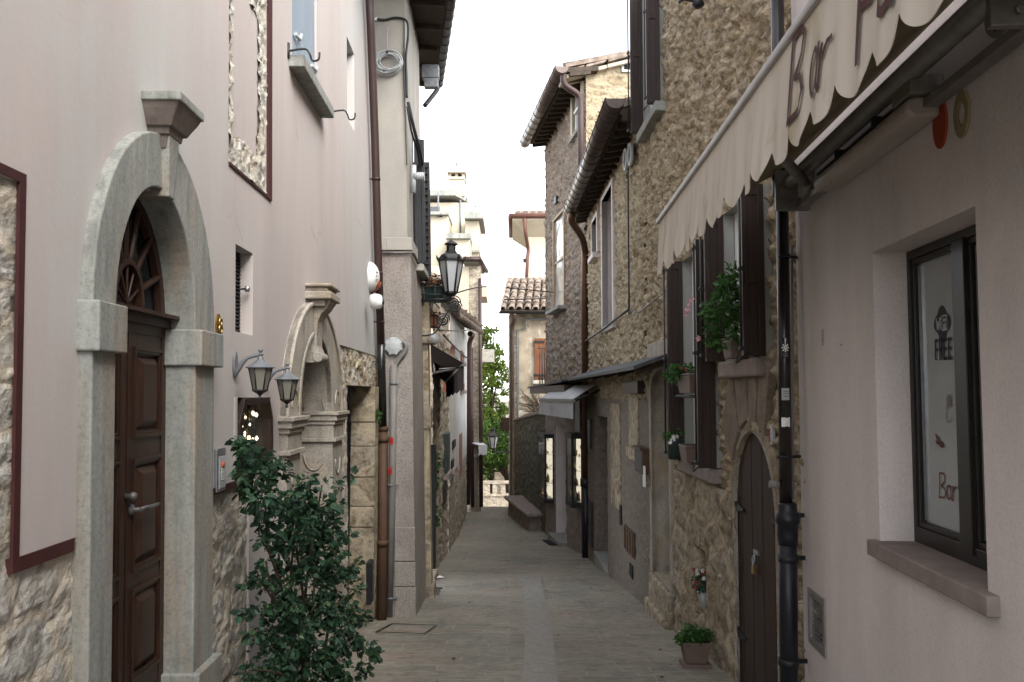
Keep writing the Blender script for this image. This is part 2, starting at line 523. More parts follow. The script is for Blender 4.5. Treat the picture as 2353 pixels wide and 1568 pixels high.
PINK = pm('pink_plaster', (0.455, 0.405, 0.385), (0.402, 0.358, 0.342), sc=1.6, det=9, rough=0.9, bump=0.16, bsc=26, bd=0.012, st=(1, 1, 0.22), stain=(0.43, 0.43, 0.415), ssc=0.6, sth=(0.48, 0.66), sst=(1, 1, 0.3), spec=0.15, cracks=0.35, drips=0.965)
PINKR = pm('pink_plaster_rough', (0.66, 0.597, 0.575), (0.585, 0.53, 0.51), sc=2.6, det=9, rough=0.92, bump=0.3, bsc=55, bd=0.012, st=(1, 1, 0.5), stain=(0.5, 0.45, 0.435), ssc=0.5, sst=(1, 1, 0.5), spec=0.15, speck=(70, .86, 1.08), cracks=0.3, drips=0.96)
MAROON = pm('maroon_paint', (0.055, 0.016, 0.014), (0.04, 0.011, 0.011), sc=9, rough=0.7, bump=0.1, bsc=50)
GREYST = pm('grey_dressed_stone', (0.265, 0.272, 0.25), (0.155, 0.16, 0.147), sc=4.0, det=9, rough=0.85, bump=0.35, bsc=70, bd=0.006, st=(3, 3, 0.45), stain=(0.28, 0.235, 0.185), ssc=1.8, sth=(0.52, 0.68), sst=(2.5, 2.5, 0.3), spec=0.2, c3=(0.32, 0.33, 0.307), speck=(48, .72, 1.12), drips=0.75)
KEYST = pm('weathered_dark_stone', (0.2, 0.17, 0.15), (0.11, 0.09, 0.08), sc=9, det=9, rough=0.9, bump=0.4, bsc=60, bd=0.006, spec=0.15)
OCHRST = pm('ochre_dressed_stone', (0.335, 0.305, 0.262), (0.205, 0.187, 0.162), sc=5, det=9, rough=0.88, bump=0.45, bsc=45, bd=0.008, st=(1.5, 1.5, 0.8), stain=(0.3, 0.235, 0.15), ssc=1.3, spec=0.15, c3=(0.39, 0.35, 0.298), speck=(60, .6, 1.2))
PALEST = pm('pale_rough_stone', (0.5, 0.48, 0.43), (0.33, 0.295, 0.25), sc=12, det=9, rough=0.92, bump=0.9, bsc=30, bd=0.03, stain=(0.55, 0.44, 0.3), ssc=1.2, spec=0.1, c3=(0.58, 0.57, 0.53))
LBASE = stonem('pale_base_masonry', [(0.45, 0.395, 0.33), (0.49, 0.45, 0.395), (0.5, 0.47, 0.425), (0.46, 0.455, 0.42)], vs=(3.3, 3.3, 5.0), mortar=(0.5, 0.435, 0.34), pits=0.3, mw=0.08)
RUBBLE = stonem('tan_rubble_masonry', [(0.32, 0.238, 0.14), (0.46, 0.367, 0.235), (0.54, 0.45, 0.31), (0.49, 0.425, 0.33)], vs=(4.4, 4.4, 6.4), mortar=(0.31, 0.245, 0.155), pits=0.7, mw=0.03)  # dark pits partly paint the shade between the lumps
WORN = stonem('worn_ochre_masonry', [(0.3, 0.235, 0.15), (0.4, 0.33, 0.23), (0.44, 0.38, 0.28), (0.36, 0.31, 0.25)], vs=(1.5, 1.5, 2.2), mortar=(0.44, 0.37, 0.26), pits=0.5, mw=0.04)
VOUSS = pm('brown_grey_voussoir', (0.25, 0.205, 0.165), (0.15, 0.125, 0.1), sc=5, det=9, rough=0.92, bump=0.5, bsc=40, speck=(50, .6, 1.2), spec=0.1)
GRUBBLE = stonem('grey_rubble_masonry', [(0.2, 0.165, 0.14), (0.3, 0.255, 0.225), (0.36, 0.31, 0.275), (0.33, 0.26, 0.19)], vs=(3.4, 3.4, 5.2), mortar=(0.2, 0.165, 0.14), pits=0.6)
YRUBBLE = stonem('yellow_squared_masonry', [(0.27, 0.22, 0.145), (0.37, 0.315, 0.22), (0.41, 0.36, 0.27), (0.36, 0.295, 0.19)], vs=(1.8, 1.8, 4.6), mortar=(0.33, 0.27, 0.19), mw=0.06)
FARST = stonem('far_pale_masonry', [(0.4, 0.34, 0.26), (0.5, 0.44, 0.35), (0.54, 0.48, 0.4), (0.48, 0.42, 0.34)], vs=(1.6, 1.6, 3.2), mortar=(0.25, 0.2, 0.15), mw=0.05)
IVYST = stonem('mossy_wall_masonry', [(0.09, 0.1, 0.075), (0.17, 0.145, 0.125), (0.22, 0.18, 0.155), (0.12, 0.12, 0.09)], vs=(4, 4, 4.5), mortar=(0.1, 0.09, 0.07), pits=0.6)
ROUGHC = pm('grey_roughcast', (0.235, 0.198, 0.168), (0.155, 0.13, 0.11), sc=9, det=9, rough=0.95, bump=1.0, bsc=42, bd=0.02, stain=(0.19, 0.18, 0.155), ssc=0.8, spec=0.1, speck=(38, .55, 1.25))
L2PL = pm('grey_beige_render', (0.37, 0.348, 0.31), (0.285, 0.27, 0.245), sc=2.2, det=9, rough=0.92, bump=0.4, bsc=40, bd=0.012, st=(1, 1, 0.5), stain=(0.3, 0.29, 0.27), ssc=0.5, sth=(0.5, 0.75), spec=0.12)
L2LOW = pm('grey_roughcast_base', (0.36, 0.325, 0.295), (0.27, 0.245, 0.225), sc=4, det=9, rough=0.95, bump=0.8, bsc=45, bd=0.015, st=(1, 1, 0.6), stain=(0.22, 0.185, 0.165), ssc=0.7, sst=(1, 1, 0.6), spec=0.1, speck=(40, .6, 1.2))
WHITEPL = pm('chalky_white_plaster', (0.6, 0.59, 0.56), (0.47, 0.46, 0.44), sc=2.5, det=8, rough=0.92, bump=0.3, bsc=30, st=(1, 1, 0.3), stain=(0.4, 0.38, 0.34), ssc=0.5, spec=0.1)
CREAM = pm('cream_render', (0.5, 0.445, 0.35), (0.43, 0.38, 0.3), sc=2, rough=0.9, bump=0.15, bsc=20, spec=0.1)
TANPL = pm('tan_patchy_plaster', (0.37, 0.315, 0.235), (0.25, 0.21, 0.16), sc=2.6, det=8, rough=0.93, bump=0.4, bsc=24, stain=(0.52, 0.47, 0.4), ssc=1.1, sth=(0.54, 0.62), sst=(1, 1, 0.6), spec=0.1)
SILLST = pm('brownish_sill_stone', (0.27, 0.225, 0.205), (0.19, 0.155, 0.14), sc=7, det=8, rough=0.85, bump=0.3, bsc=50, spec=0.2)
DKWOOD = woodm('dark_varnished_wood', (0.044, 0.02, 0.012), (0.019, 0.009, 0.006), rough=0.42)
SHUTW = woodm('dark_shutter_wood', (0.03, 0.014, 0.009), (0.014, 0.007, 0.005), rough=0.5)
PLANKW = woodm('plank_door_wood', (0.05, 0.027, 0.018), (0.022, 0.012, 0.009), rough=0.75)
ORWOOD = woodm('orange_wood', (0.2, 0.075, 0.028), (0.11, 0.037, 0.015), rough=0.6)
SOFFIT = woodm('soffit_boards', (0.06, 0.042, 0.028), (0.032, 0.023, 0.016), rough=0.8, sc=(3, 14, 3))
GREYWD = woodm('weathered_grey_wood', (0.2, 0.165, 0.135), (0.12, 0.1, 0.085), rough=0.85)
IRON = pm('black_iron', (0.018, 0.018, 0.02), (0.01, 0.01, 0.012), sc=20, rough=0.5, spec=0.4, bump=0.1)
GREYIR = pm('blue_grey_paint', (0.17, 0.18, 0.195), (0.1, 0.105, 0.115), sc=14, rough=0.5, spec=0.4)
BRNPIPE = pm('brown_painted_metal', (0.05, 0.026, 0.023), (0.034, 0.018, 0.016), sc=6, rough=0.5, spec=0.4, st=(1, 1, 0.3))
COPPER = pm('aged_copper', (0.14, 0.075, 0.045), (0.07, 0.04, 0.03), sc=3, rough=0.42, metal=0.7, spec=0.5, st=(1, 1, 0.4))
GUTTER = pm('brown_gutter_metal', (0.095, 0.07, 0.06), (0.055, 0.04, 0.036), sc=4, rough=0.36, metal=0.5, spec=0.5)
DKPIPE = pm('black_brown_pipe', (0.018, 0.011, 0.010), (0.012, 0.009, 0.009), sc=4, rough=0.25, spec=0.5, stain=(0.016, 0.026, 0.024), ssc=1.2)
CASTIR = pm('cast_iron_blue_black', (0.011, 0.012, 0.018), (0.008, 0.008, 0.011), sc=6, rough=0.45, spec=0.4)
CLAYPIPE = pm('rusty_clay_pipe', (0.1, 0.056, 0.03), (0.05, 0.029, 0.02), sc=3, rough=0.65, st=(1, 1, 0.5), bump=0.2, bsc=30)
PLPIPE = pm('grey_plastic_conduit', (0.2, 0.19, 0.175), (0.16, 0.15, 0.14), sc=5, rough=0.55)
LTGREY = pm('light_grey_plastic', (0.42, 0.44, 0.45), (0.36, 0.38, 0.39), sc=5, rough=0.5)
WHITEP = pm('white_plastic', (0.78, 0.78, 0.77), (0.72, 0.72, 0.71), sc=3, rough=0.35, spec=0.5)
ORANGE = pm('orange_plastic', (0.5, 0.11, 0.03), (0.4, 0.08, 0.02), sc=3, rough=0.3, spec=0.5)
PEWTER = pm('dull_pewter', (0.16, 0.155, 0.15), (0.09, 0.088, 0.085), sc=14, rough=0.5, metal=0.5)
SILVER = pm('brushed_steel', (0.42, 0.43, 0.45), (0.33, 0.34, 0.36), sc=12, rough=0.35, metal=0.8)
BRASS = pm('brass', (0.5, 0.36, 0.13), (0.36, 0.25, 0.08), sc=9, rough=0.3, metal=0.9)
CANVAS = pm('cream_awning_canvas', (0.7, 0.645, 0.575), (0.62, 0.565, 0.49), sc=2.5, rough=0.9, st=(1, 3, 0.4), stain=(0.4, 0.32, 0.17), ssc=1.6, sth=(0.56, 0.72), sst=(1, 1.5, 0.7), spec=0.1)
def translucent(m, f):
    nt = m.node_tree; b = nt.nodes['Principled BSDF']; out = nt.nodes['Material Output']
    tr = node(nt, 'ShaderNodeBsdfTranslucent'); ms = node(nt, 'ShaderNodeMixShader'); ms.inputs[0].default_value = f
    nt.links.new(b.inputs['Base Color'].links[0].from_socket, tr.inputs[0])
    nt.links.new(b.outputs[0], ms.inputs[1]); nt.links.new(tr.outputs[0], ms.inputs[2]); nt.links.new(ms.outputs[0], out.inputs[0])
translucent(CANVAS, 0.3)
UCANVAS = pm('shaded_awning_canvas', (0.34, 0.29, 0.19), (0.26, 0.22, 0.14), sc=2.5, rough=0.9, spec=0.1)  # same awning cloth made darker, its underside shade put into the colour
translucent(UCANVAS, 0.2)
WCANVAS = pm('white_awning_canvas', (0.5, 0.5, 0.51), (0.42, 0.42, 0.44), sc=2, rough=0.85, spec=0.15)
BCANVAS = pm('dark_brown_canvas', (0.026, 0.014, 0.011), (0.018, 0.01, 0.009), sc=3, rough=0.9, spec=0.1)
HOUSING = pm('beige_grey_plastic', (0.44, 0.39, 0.355), (0.34, 0.3, 0.27), sc=4, rough=0.5, st=(1, 0.4, 1))
ALUM = pm('dull_aluminium', (0.28, 0.265, 0.25), (0.19, 0.18, 0.17), sc=8, rough=0.5, metal=0.4)
RAILM = pm('pale_awning_rail', (0.42, 0.41, 0.4), (0.33, 0.32, 0.31), sc=8, rough=0.5)
FRBLK = pm('dark_window_frame', (0.026, 0.023, 0.021), (0.018, 0.016, 0.015), sc=8, rough=0.4)
BLUESH = pm('blue_grey_shutter', (0.2, 0.245, 0.29), (0.165, 0.205, 0.245), sc=4, rough=0.45, st=(1, 1, 0.3))
DARK = pm('deep_shadowed_interior', (0.012, 0.011, 0.011), (0.008, 0.008, 0.009), sc=3, rough=0.9)
TERRA = pm('terracotta_plastic', (0.16, 0.115, 0.095), (0.13, 0.093, 0.077), sc=6, rough=0.6)
DKGREENP = pm('dark_green_plastic', (0.03, 0.045, 0.04), (0.022, 0.033, 0.03), sc=6, rough=0.5)
TERRAR = pm('red_terracotta', (0.38, 0.15, 0.085), (0.3, 0.11, 0.065), sc=6, rough=0.8)
SOIL = pm('potting_soil', (0.04, 0.03, 0.022), (0.025, 0.018, 0.013), sc=40, rough=0.95, bump=0.6, bsc=80)
TILE = pm('roof_tile_clay', (0.21, 0.165, 0.135), (0.09, 0.077, 0.07), sc=4.5, det=5, rough=0.9, bump=0.3, bsc=30, c3=(0.31, 0.265, 0.22), stain=(0.3, 0.15, 0.095), ssc=3.2, sth=(0.6, 0.68), spec=0.1)
TEXTM = pm('maroon_lettering', (0.06, 0.02, 0.018), (0.045, 0.015, 0.014), sc=12, rough=0.8)
NAVY = pm('navy_vinyl', (0.008, 0.009, 0.022), (0.006, 0.007, 0.016), sc=8, rough=0.4)
RUST = pm('faded_red_vinyl', (0.19, 0.085, 0.065), (0.15, 0.07, 0.055), sc=8, rough=0.6)
PANE = glassm('grey_blind_glass', (0.38, 0.41, 0.41), rough=0.06, spec=0.6)
PALEGL = glassm('pale_curtained_glass', (0.34, 0.34, 0.32), rough=0.15)
DKGL = glassm('dark_glass', (0.022, 0.027, 0.03), rough=0.06)
FROST = glassm('smoked_lamp_glass', (0.2, 0.19, 0.155), rough=0.25, spec=0.5)
WHGL = glassm('white_lamp_glass', (0.5, 0.51, 0.53), rough=0.3, spec=0.5)
GILT = pm('gilt_trinkets', (0.65, 0.5, 0.25), (0.35, 0.25, 0.1), sc=30, rough=0.25, metal=0.8)
SHOWLT = emitm('lit_display_backing', (1.0, 0.9, 0.7), 0.2)
GLINT = emitm('warm_display_bulb', (1.0, 0.85, 0.55), 1.2)
CLEAR = glassm('clear_display_glass', (0.12, 0.14, 0.13), rough=0.03, spec=0.9, alpha=0.25)
LEAFB = leafm('rose_leaf', (0.034, 0.078, 0.042), (0.012, 0.03, 0.018))
LEAFG = leafm('fresh_leaf', (0.06, 0.15, 0.035), (0.025, 0.07, 0.018))
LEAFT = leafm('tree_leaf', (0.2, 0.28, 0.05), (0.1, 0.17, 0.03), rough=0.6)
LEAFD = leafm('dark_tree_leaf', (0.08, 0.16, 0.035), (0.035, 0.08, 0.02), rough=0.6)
LEAFR = leafm('rusty_leaf', (0.16, 0.06, 0.02), (0.07, 0.035, 0.015))
PINKFL = leafm('pink_petal', (0.55, 0.28, 0.32), (0.45, 0.2, 0.24))
WHITEFL = leafm('white_petal', (0.6, 0.6, 0.57), (0.5, 0.5, 0.47))
REDFL = leafm('red_petal', (0.3, 0.03, 0.03), (0.2, 0.02, 0.02))
BARK = pm('bark', (0.07, 0.05, 0.035), (0.04, 0.03, 0.02), sc=12, rough=0.9, bump=0.4)
PAVE = pavem('street_slabs')
BAND = pm('dark_cobble_band', (0.26, 0.246, 0.22), (0.15, 0.143, 0.13), sc=16, det=8, rough=0.85, bump=0.6, bsc=36, bd=0.012, st=(0.7, 1.6, 1), spec=0.25, c3=(0.31, 0.293, 0.262), stain=(0.28, 0.235, 0.19), ssc=2.0)
EARTH = pm('bare_earth', (0.2, 0.17, 0.13), (0.14, 0.12, 0.09), sc=0.5, rough=0.95)
COBALT = pm('blue_sticker_ink', (0.03, 0.06, 0.25), (0.025, 0.05, 0.2), sc=9, rough=0.5)
REDST = pm('red_sticker', (0.45, 0.03, 0.02), (0.38, 0.025, 0.018), sc=9, rough=0.5)
YELST = pm('yellow_ink', (0.5, 0.42, 0.05), (0.42, 0.35, 0.04), sc=9, rough=0.6)
REDPNT = pm('faded_red_paint', (0.34, 0.05, 0.016), (0.27, 0.04, 0.015), sc=8, rough=0.8)
BEIGEPNT = pm('dull_yellow_paint', (0.3, 0.25, 0.13), (0.2, 0.16, 0.09), sc=8, rough=0.8)
DOORMAT = pm('navy_doormat', (0.014, 0.015, 0.026), (0.01, 0.011, 0.018), sc=40, rough=0.95, bump=0.5, bsc=90)

def leaves(mb, blobs, n, size, m=0, rn=None, droop=0.3, flat=0.0, gate=None):
    rn = rn or rnd
    tot = sum(r[1] ** 2 if not isinstance(r[1], tuple) else r[1][0] * r[1][2] for r in blobs)
    for c, r in blobs:
        rx, ry, rz = (r, r, r) if not isinstance(r, tuple) else r
        k = max(3, int(n * (rx * rz) / tot))
        for _ in range(k):
            d = Vector((rn.gauss(0, 1), rn.gauss(0, 1), rn.gauss(0, 1)))
            d.normalize(); q = rn.random() ** 0.45
            p = Vector(c) + Vector((d.x * rx * q, d.y * ry * q, d.z * rz * q))
            if gate and noise.noise(p * gate) < -0.27: continue
            t = Vector((d.x + rn.uniform(-1, 1), d.y + rn.uniform(-1, 1), d.z * 0.5 + rn.uniform(-0.9, 0.5) - droop)).normalized()
            nn = Vector((rn.uniform(-1, 1), rn.uniform(-1, 1), rn.uniform(0.2, 1.4)))
            sd_ = t.cross(nn)
            if sd_.length < 1e-3: continue
            sd_.normalize(); up = sd_.cross(t)
            L = size * rn.uniform(0.45, 1.3); W = L * rn.uniform(0.26, 0.38)
            mid = p + t * (L * 0.45)
            a1, a2 = p + t * (L * 0.28), p + t * (L * 0.68)
            mb.add([p, a1 + sd_ * W + up * (L * 0.08), a2 + sd_ * W * 0.85 + up * (L * 0.05), p + t * L - up * (L * 0.1), a2 - sd_ * W * 0.85 + up * (L * 0.05), a1 - sd_ * W + up * (L * 0.08)], [(0, 1, 2, 3), (0, 3, 4, 5)], m)

# ------------------------------------------------------------------ ground and street
def sheet(name, x0f, x1f, ys, mat_, dz=0.0, nx=14, amp=0.0):
    mb = MB(); vs, fs = [], []
    for y in ys:
        for i in range(nx + 1):
            x = x0f(y) + (x1f(y) - x0f(y)) * i / nx
            vs.append((x, y, gz(y) + dz + amp * noise.noise(Vector((x * 1.3, y * 0.9, 3.1))) + amp * 0.6 * noise.noise(Vector((x * 4, y * 3, 1.1)))))
    for j in range(len(ys) - 1):
        for i in range(nx):
            a = j * (nx + 1) + i
            fs.append((a, a + 1, a + nx + 2, a + nx + 1))
    mb.add(vs, fs, 0, True)
    o = mb.build(name, mat_, fix=False)
    return tag(o, kind='structure')
sheet('ground', lambda y: -400, lambda y: 400, [-400, -60, -8, 0, 10, 21.5, 27.7, 30, 36, 39, 46, 60, 200, 900], EARTH, dz=-0.15, nx=2)
sheet('street', lambda y: -6.0, lambda y: 6.0, [-8 + 0.14 * i for i in range(390)], PAVE, amp=0.012, nx=70)
BC = [(1243, 1600), (1242, 1568), (1240, 1500), (1236, 1440), (1229, 1380), (1222, 1330), (1208, 1295), (1180, 1265), (1150, 1240)]
cp = [gpix(x, y) for x, y in BC]
def bx(y):
    for a, b in zip(cp, cp[1:]):
        if a.y <= y <= b.y: return a.x + (b.x - a.x) * (y - a.y) / (b.y - a.y)
    return cp[0].x if y < cp[0].y else cp[-1].x
sheet('drain_strip', lambda y: bx(y) - 0.17, lambda y: bx(y) + 0.17, [4.5 + 0.14 * i for i in range(92)], BAND, dz=0.012, nx=4, amp=0.012)
# ================================================================== left: the pink house
LP = Lw(-1.65, -0.0235, 0.016)
TOP = EZ + 6.8
house = tag(empty('pink_house', (-1.7, 6.0, gz(6))), 'long pink plastered house on the left with two stone doorways', 'house')
UE = 12.25
# measured openings (u along the wall, z up)
nR = 0.055
d_u0, d_u1 = LP.U(269, 640, nR), LP.U(450, 690, nR)
d_uc, d_r = (d_u0 + d_u1) / 2, (d_u1 - d_u0) / 2
d_zs = EZ + 0.37
d_rise = LP.Z(368, 432, nR) - d_zs
D_O = LP.U(213, 740, nR), LP.U(493, 770, nR)
d_oc, d_or = (D_O[0] + D_O[1]) / 2, (D_O[1] - D_O[0]) / 2
d_orise = LP.Z(370, 306, nR) - d_zs
a_u0, a_u1 = LP.U(690, 930, nR), LP.U(764, 945, nR)
a_uc, a_r = (a_u0 + a_u1) / 2, (a_u1 - a_u0) / 2
a_zs = EZ - 0.18
a_rise = LP.Z(738, 773, nR) - a_zs
A_O = LP.U(659, 940, nR), LP.U(786, 950, nR)
a_oc, a_or = (A_O[0] + A_O[1]) / 2, (A_O[1] - A_O[0]) / 2
a_orise = LP.Z(735, 697, nR) - a_zs
g_u0, g_u1 = LP.U(541, 660), LP.U(581, 680)
g_z0, g_z1 = LP.Z(541, 762), LP.Z(541, 560)
w_u0, w_u1 = LP.U(671, 70), LP.U(728, 190)
w_z0 = LP.Z(672, 140); w_z1 = w_z0 + 1.9
n_u0, n_u1 = LP.U(797, 150), LP.U(814, 200)
n_z0, n_z1 = LP.Z(797, 270), LP.Z(797, 84)
s_u0, s_u1 = LP.U(800, 950), LP.U(856, 960)
s_z1 = LP.Z(800, 885)
c_u0, c_u1 = LP.U(545, 950), LP.U(622, 960)
c_z1, c_z0 = LP.Z(545, 914), LP.Z(615, 1075)
al_u0, al_u1 = LP.U(525, 330), LP.U(614, 400)
al_z0, al_z1 = LP.Z(525, 372), LP.Z(622, 8)
u50 = LP.U(50, 800); zb = EZ - 0.565; zt = LP.Z(50, 421)
u560 = LP.U(572, 1150); uE3 = LP.U(781, 850); zE3 = LP.Z(775, 790)
holes = [(d_u0 - .008, d_u1 + .015, gz(4) - .3, d_zs + d_rise - .01), (a_u0 - .03, a_u1 + .03, gz(8) - .5, a_zs + a_rise), (g_u0, g_u1, g_z0, g_z1),
         (w_u0, w_u1, w_z0, w_z1), (n_u0, n_u1, n_z0, n_z1), (s_u0, s_u1, gz(11) - .5, s_z1), (c_u0, c_u1, c_z0, c_z1), (al_u0, al_u1, al_z0, al_z1)]
def in_hole(u, z): return any(h[0] < u < h[1] and h[2] < z < h[3] for h in holes)
def exposed(u, z):
    return (u < u50 and z < zt) or (u < u560 and z < zb) or (u > uE3 and z < zE3)
us = [-1.2, u50, u560, uE3, UE] + [q for h in holes for q in h[:2]]
zs = [gz(12) - 0.6, zb, zt, zE3, TOP] + [q for h in holes for q in h[2:]]
mb = MB()
mb.plate(LP, us, zs, lambda u, z: not in_hole(u, z) and not exposed(u, z), 0.0, -0.03)
mb.reveal(LP, [(g_u0, g_z0), (g_u1, g_z0), (g_u1, g_z1), (g_u0, g_z1)], -0.025, -0.09)
mb.build('wall', PINK, house)
st = MB()
st.relief(LP, 0.8, UE, gz(12) - 0.5, zt + 0.05, 0.022, 0.018, 0.018, cs=(0.34, 0.22), n=-0.014, bulge=0.3, facet=.7, soft=7, smooth=False, seed=2.0, holes=holes[:2] + holes[5:7],
          keep=lambda u, z: exposed(u + 0.06, z) or exposed(u - 0.06, z) or exposed(u, z - 0.06))
st.build('stone_base', LBASE, house, fix=False)
# maroon painted borders
mb = MB()
t = 0.012
mb.box(LP, u50 - 0.04, u50, zb - 0.0, zt + 0.0, -0.006, .006)
mb.box(LP, u50 - 2.5, u50, zt, zt + 0.035, -0.006, .006)
mb.box(LP, u50 - 0.04, D_O[0] - 0.02, zb - 0.05, zb, -0.02, .006)
mb.box(LP, D_O[1] + 0.02, u560, zb - 0.03, zb + 0.01, -0.03, t)
mb.box(LP, al_u1, al_u1 + 0.1, al_z0 - 0.02, al_z1 + 0.09, -0.03, t)
mb.box(LP, al_u0, al_u1, al_z0 - 0.02, al_z0, -0.03, t)
mb.box(LP, al_u0, al_u1, al_z1, al_z1 + 0.09, -0.03, t)
mb.build('border_trim', MAROON, house, split=True)

# front door with its stone arch
sur = MB()
inn = [(d_u0, gz(4) - .3)] + arc(d_uc, d_zs, d_r, d_rise, 24) + [(d_u1, gz(4) - .3)]
out = [(D_O[0] + .01, gz(4) - .3)] + arc(d_oc, d_zs, d_or, d_orise, 24) + [(D_O[1] - .01, gz(4) - .3)]
sur.strip(LP, out, inn, -0.14, nR)
sur.build('door_surround', GREYST, house, bevel=0.008)
imp = MB()
iz0, iz1 = d_zs - 0.2, d_zs + 0.005
imp.box(LP, D_O[0] - 0.02, d_u0 + 0.035, iz0, iz1, -0.1, nR + 0.035)
imp.box(LP, d_u1 - 0.02, D_O[1] + 0.045, iz0 - 0.02, iz1 - 0.03, -0.13, nR + 0.04)
imp.box(LP, d_u1 - 0.03, D_O[1] + 0.04, gz(4) - .3, LP.Z(450, 1541, nR), -0.13, nR + 0.04)
imp.box(LP, D_O[0] - 0.03, d_u0 + 0.03, gz(4) - .3, LP.Z(450, 1541, nR), -0.13, nR + 0.04)
imp.build('impost', GREYST, house, bevel=0.008, split=True)
key = MB()
kz1 = d_zs + d_orise
k0, k1 = d_oc - 0.06, d_oc + 0.06
key.hexa([LP.P(k0 + .02, d_zs + d_rise - .035, -.05), LP.P(k1 - .02, d_zs + d_rise - .035, -.05), LP.P(k1 - .02, d_zs + d_rise - .035, nR + .03), LP.P(k0 + .02, d_zs + d_rise - .035, nR + .03),
          LP.P(k0 - .02, kz1 + .1, -.05), LP.P(k1 + .02, kz1 + .1, -.05), LP.P(k1 + .02, kz1 + .1, nR + .045), LP.P(k0 - .02, kz1 + .1, nR + .045)])
key.build('keystone', GREYST, house, bevel=0.006)
con = MB()
zc = LP.Z(425, 225, 0.17)
pf_ = [(.04, .165, .175), (.075, .15, .16), (.12, .125, .135), (.15, .11, .12), (.152, .095, .105), (.185, .09, .1), (.187, .078, .09), (.25, .07, .08)]
vs_, fs_ = [], []
for dz, hw, n_ in pf_:
    vs_ += [LP.P(d_oc - hw, zc - dz, -.02), LP.P(d_oc - hw, zc - dz, n_), LP.P(d_oc + hw, zc - dz, n_), LP.P(d_oc + hw, zc - dz, -.02)]
for i in range(len(pf_) - 1):
    fs_ += [(i * 4 + j, i * 4 + (j + 1) % 4, i * 4 + 4 + (j + 1) % 4, i * 4 + 4 + j) for j in range(4)]
fs_ += [(0, 1, 2, 3), tuple(range(4 * len(pf_) - 4, 4 * len(pf_)))]
con.add(vs_, fs_)
con.build('console', KEYST, house, bevel=0.006)
sl = MB()
sl.box(LP, d_oc - 0.175, d_oc + 0.17, zc - 0.045, zc, -0.02, 0.185)
sl.build('console_slab', GREYST, house, bevel=0.006)

nD = -0.12
door = MB()
dz0 = gz(4) - .25
tr0, tr1 = LP.Z(330, 770, nD), LP.Z(330, 718, nD)
door.box(LP, d_u0 - .02, d_u1 + .02, dz0, tr0, nD - 0.05, nD)
do = door.build('door', DKWOOD, house)
for (ua, ub) in ((d_u0 + .0, d_uc - .01), (d_uc + .01, d_u1 - .0)):
    m2 = MB()
    for u in (ua + 0.03, ub - 0.03): m2.box(LP, u - .03, u + .03, dz0, tr0, nD, nD + .018)
    pz = [(LP.Z(325, 1004, nD), LP.Z(325, 800, nD)), (LP.Z(325, 1302, nD), LP.Z(325, 1050, nD)), (LP.Z(325, 1545, nD), LP.Z(325, 1338, nD)), (dz0 + .1, LP.Z(325, 1600, nD))]
    pz = [p for p in pz if p[1] > p[0]]
    last = tr0
    for z0, z1 in pz:
        m2.box(LP, ua + .06, ub - .06, z1, last, nD, nD + .014); last = z0
        for q, h in ((.075, .028), (.09, .02)):
            a, b, c, d_ = ua + q - .015, ub - q + .015, z0 + q - .075, z1 - q + .075
            m2.strip(LP, [(a, c), (b, c), (b, d_), (a, d_), (a, c)], [(a + .016, c + .016), (b - .016, c + .016), (b - .016, d_ - .016), (a + .016, d_ - .016), (a + .016, c + .016)], nD, nD + h)
        m2.frustum(LP, ua + .115, ub - .115, z0 + .04, z1 - .04, nD, nD + .03, .04)
    m2.build('door_leaf_panel', DKWOOD, do, bevel=0.004)
hd = MB()
hp = LP.pix(305, 1172, nD + .03); he = LP.pix(356, 1171, nD + .05)
hd.lathe(LP.P(*hp, nD + .02), [(.03, 0), (.026, .012), (.012, .02), (.012, .05)], 12, ax=(Vector((0, 1, 0)), Vector((0, 0, 1)), Vector((1, 0, 0))))
hd.tube([LP.P(hp[0], hp[1], nD + .065), LP.P(hp[0] + .05, hp[1] + .006, nD + .07), LP.P(hp[0] + .1, hp[1] - .003, nD + .07), LP.P(he[0], hp[1] + .002, nD + .07)], [.012, .009, .014, .008])
k = LP.pix(281, 1142, nD)
hd.lathe(LP.P(*k, nD + .015), [(.018, 0), (.014, .02), (.024, .03), (.02, .048), (.006, .055)], 12, ax=(Vector((0, 1, 0)), Vector((0, 0, 1)), Vector((1, 0, 0))))
hd.build('door_handle', PEWTER, do)
tb = MB()
for z0, z1, n1 in ((tr0, tr0 + .05, .02), (tr0 + .05, tr0 + .1, .045), (tr0 + .1, tr1 - .02, .07), (tr1 - .02, tr1, .09)):
    tb.box(LP, d_u0 - .02, d_u1, z0, z1, nD - .05, nD + n1)
tb.build('transom', DKWOOD, do, bevel=0.006)
fl = MB()
fl.prism(LP, [(d_u0 - .02, tr1)] + arc(d_uc, d_zs, d_r + .02, d_rise + .02, 20) + [(d_u1 + .02, tr1)], nD - .05, nD - .035)
fl.build('fanlight_glass', DKGL, do)
fb = MB()
arco = arc(d_uc, d_zs, d_r + .02, d_rise + .02, 20); arci = arc(d_uc, d_zs, d_r - .045, d_rise - .05, 20)
fb.strip(LP, [(arco[0][0], tr1)] + arco + [(arco[-1][0], tr1)], [(arci[0][0], tr1)] + arci + [(arci[-1][0], tr1)], nD - .03, nD + .012)
fc = (d_uc, tr1 + .02)
for q in (22, 48, 72, 90, 108, 132, 158):
    r1 = 1.0
    e = (fc[0] + (d_r - .03) * math.cos(R(q)), fc[1] + (d_zs - fc[1] + d_rise - .06) * math.sin(R(q)))
    fb.tube([LP.P(fc[0] + .16 * math.cos(R(q)), fc[1] + .21 * math.sin(R(q)), nD + .0), LP.P(*e, nD + .0)], .017, 6)
fb.strip(LP, arc(fc[0], fc[1], .17, .22, 14), arc(fc[0], fc[1], .145, .19, 14), nD - .03, nD + .03)
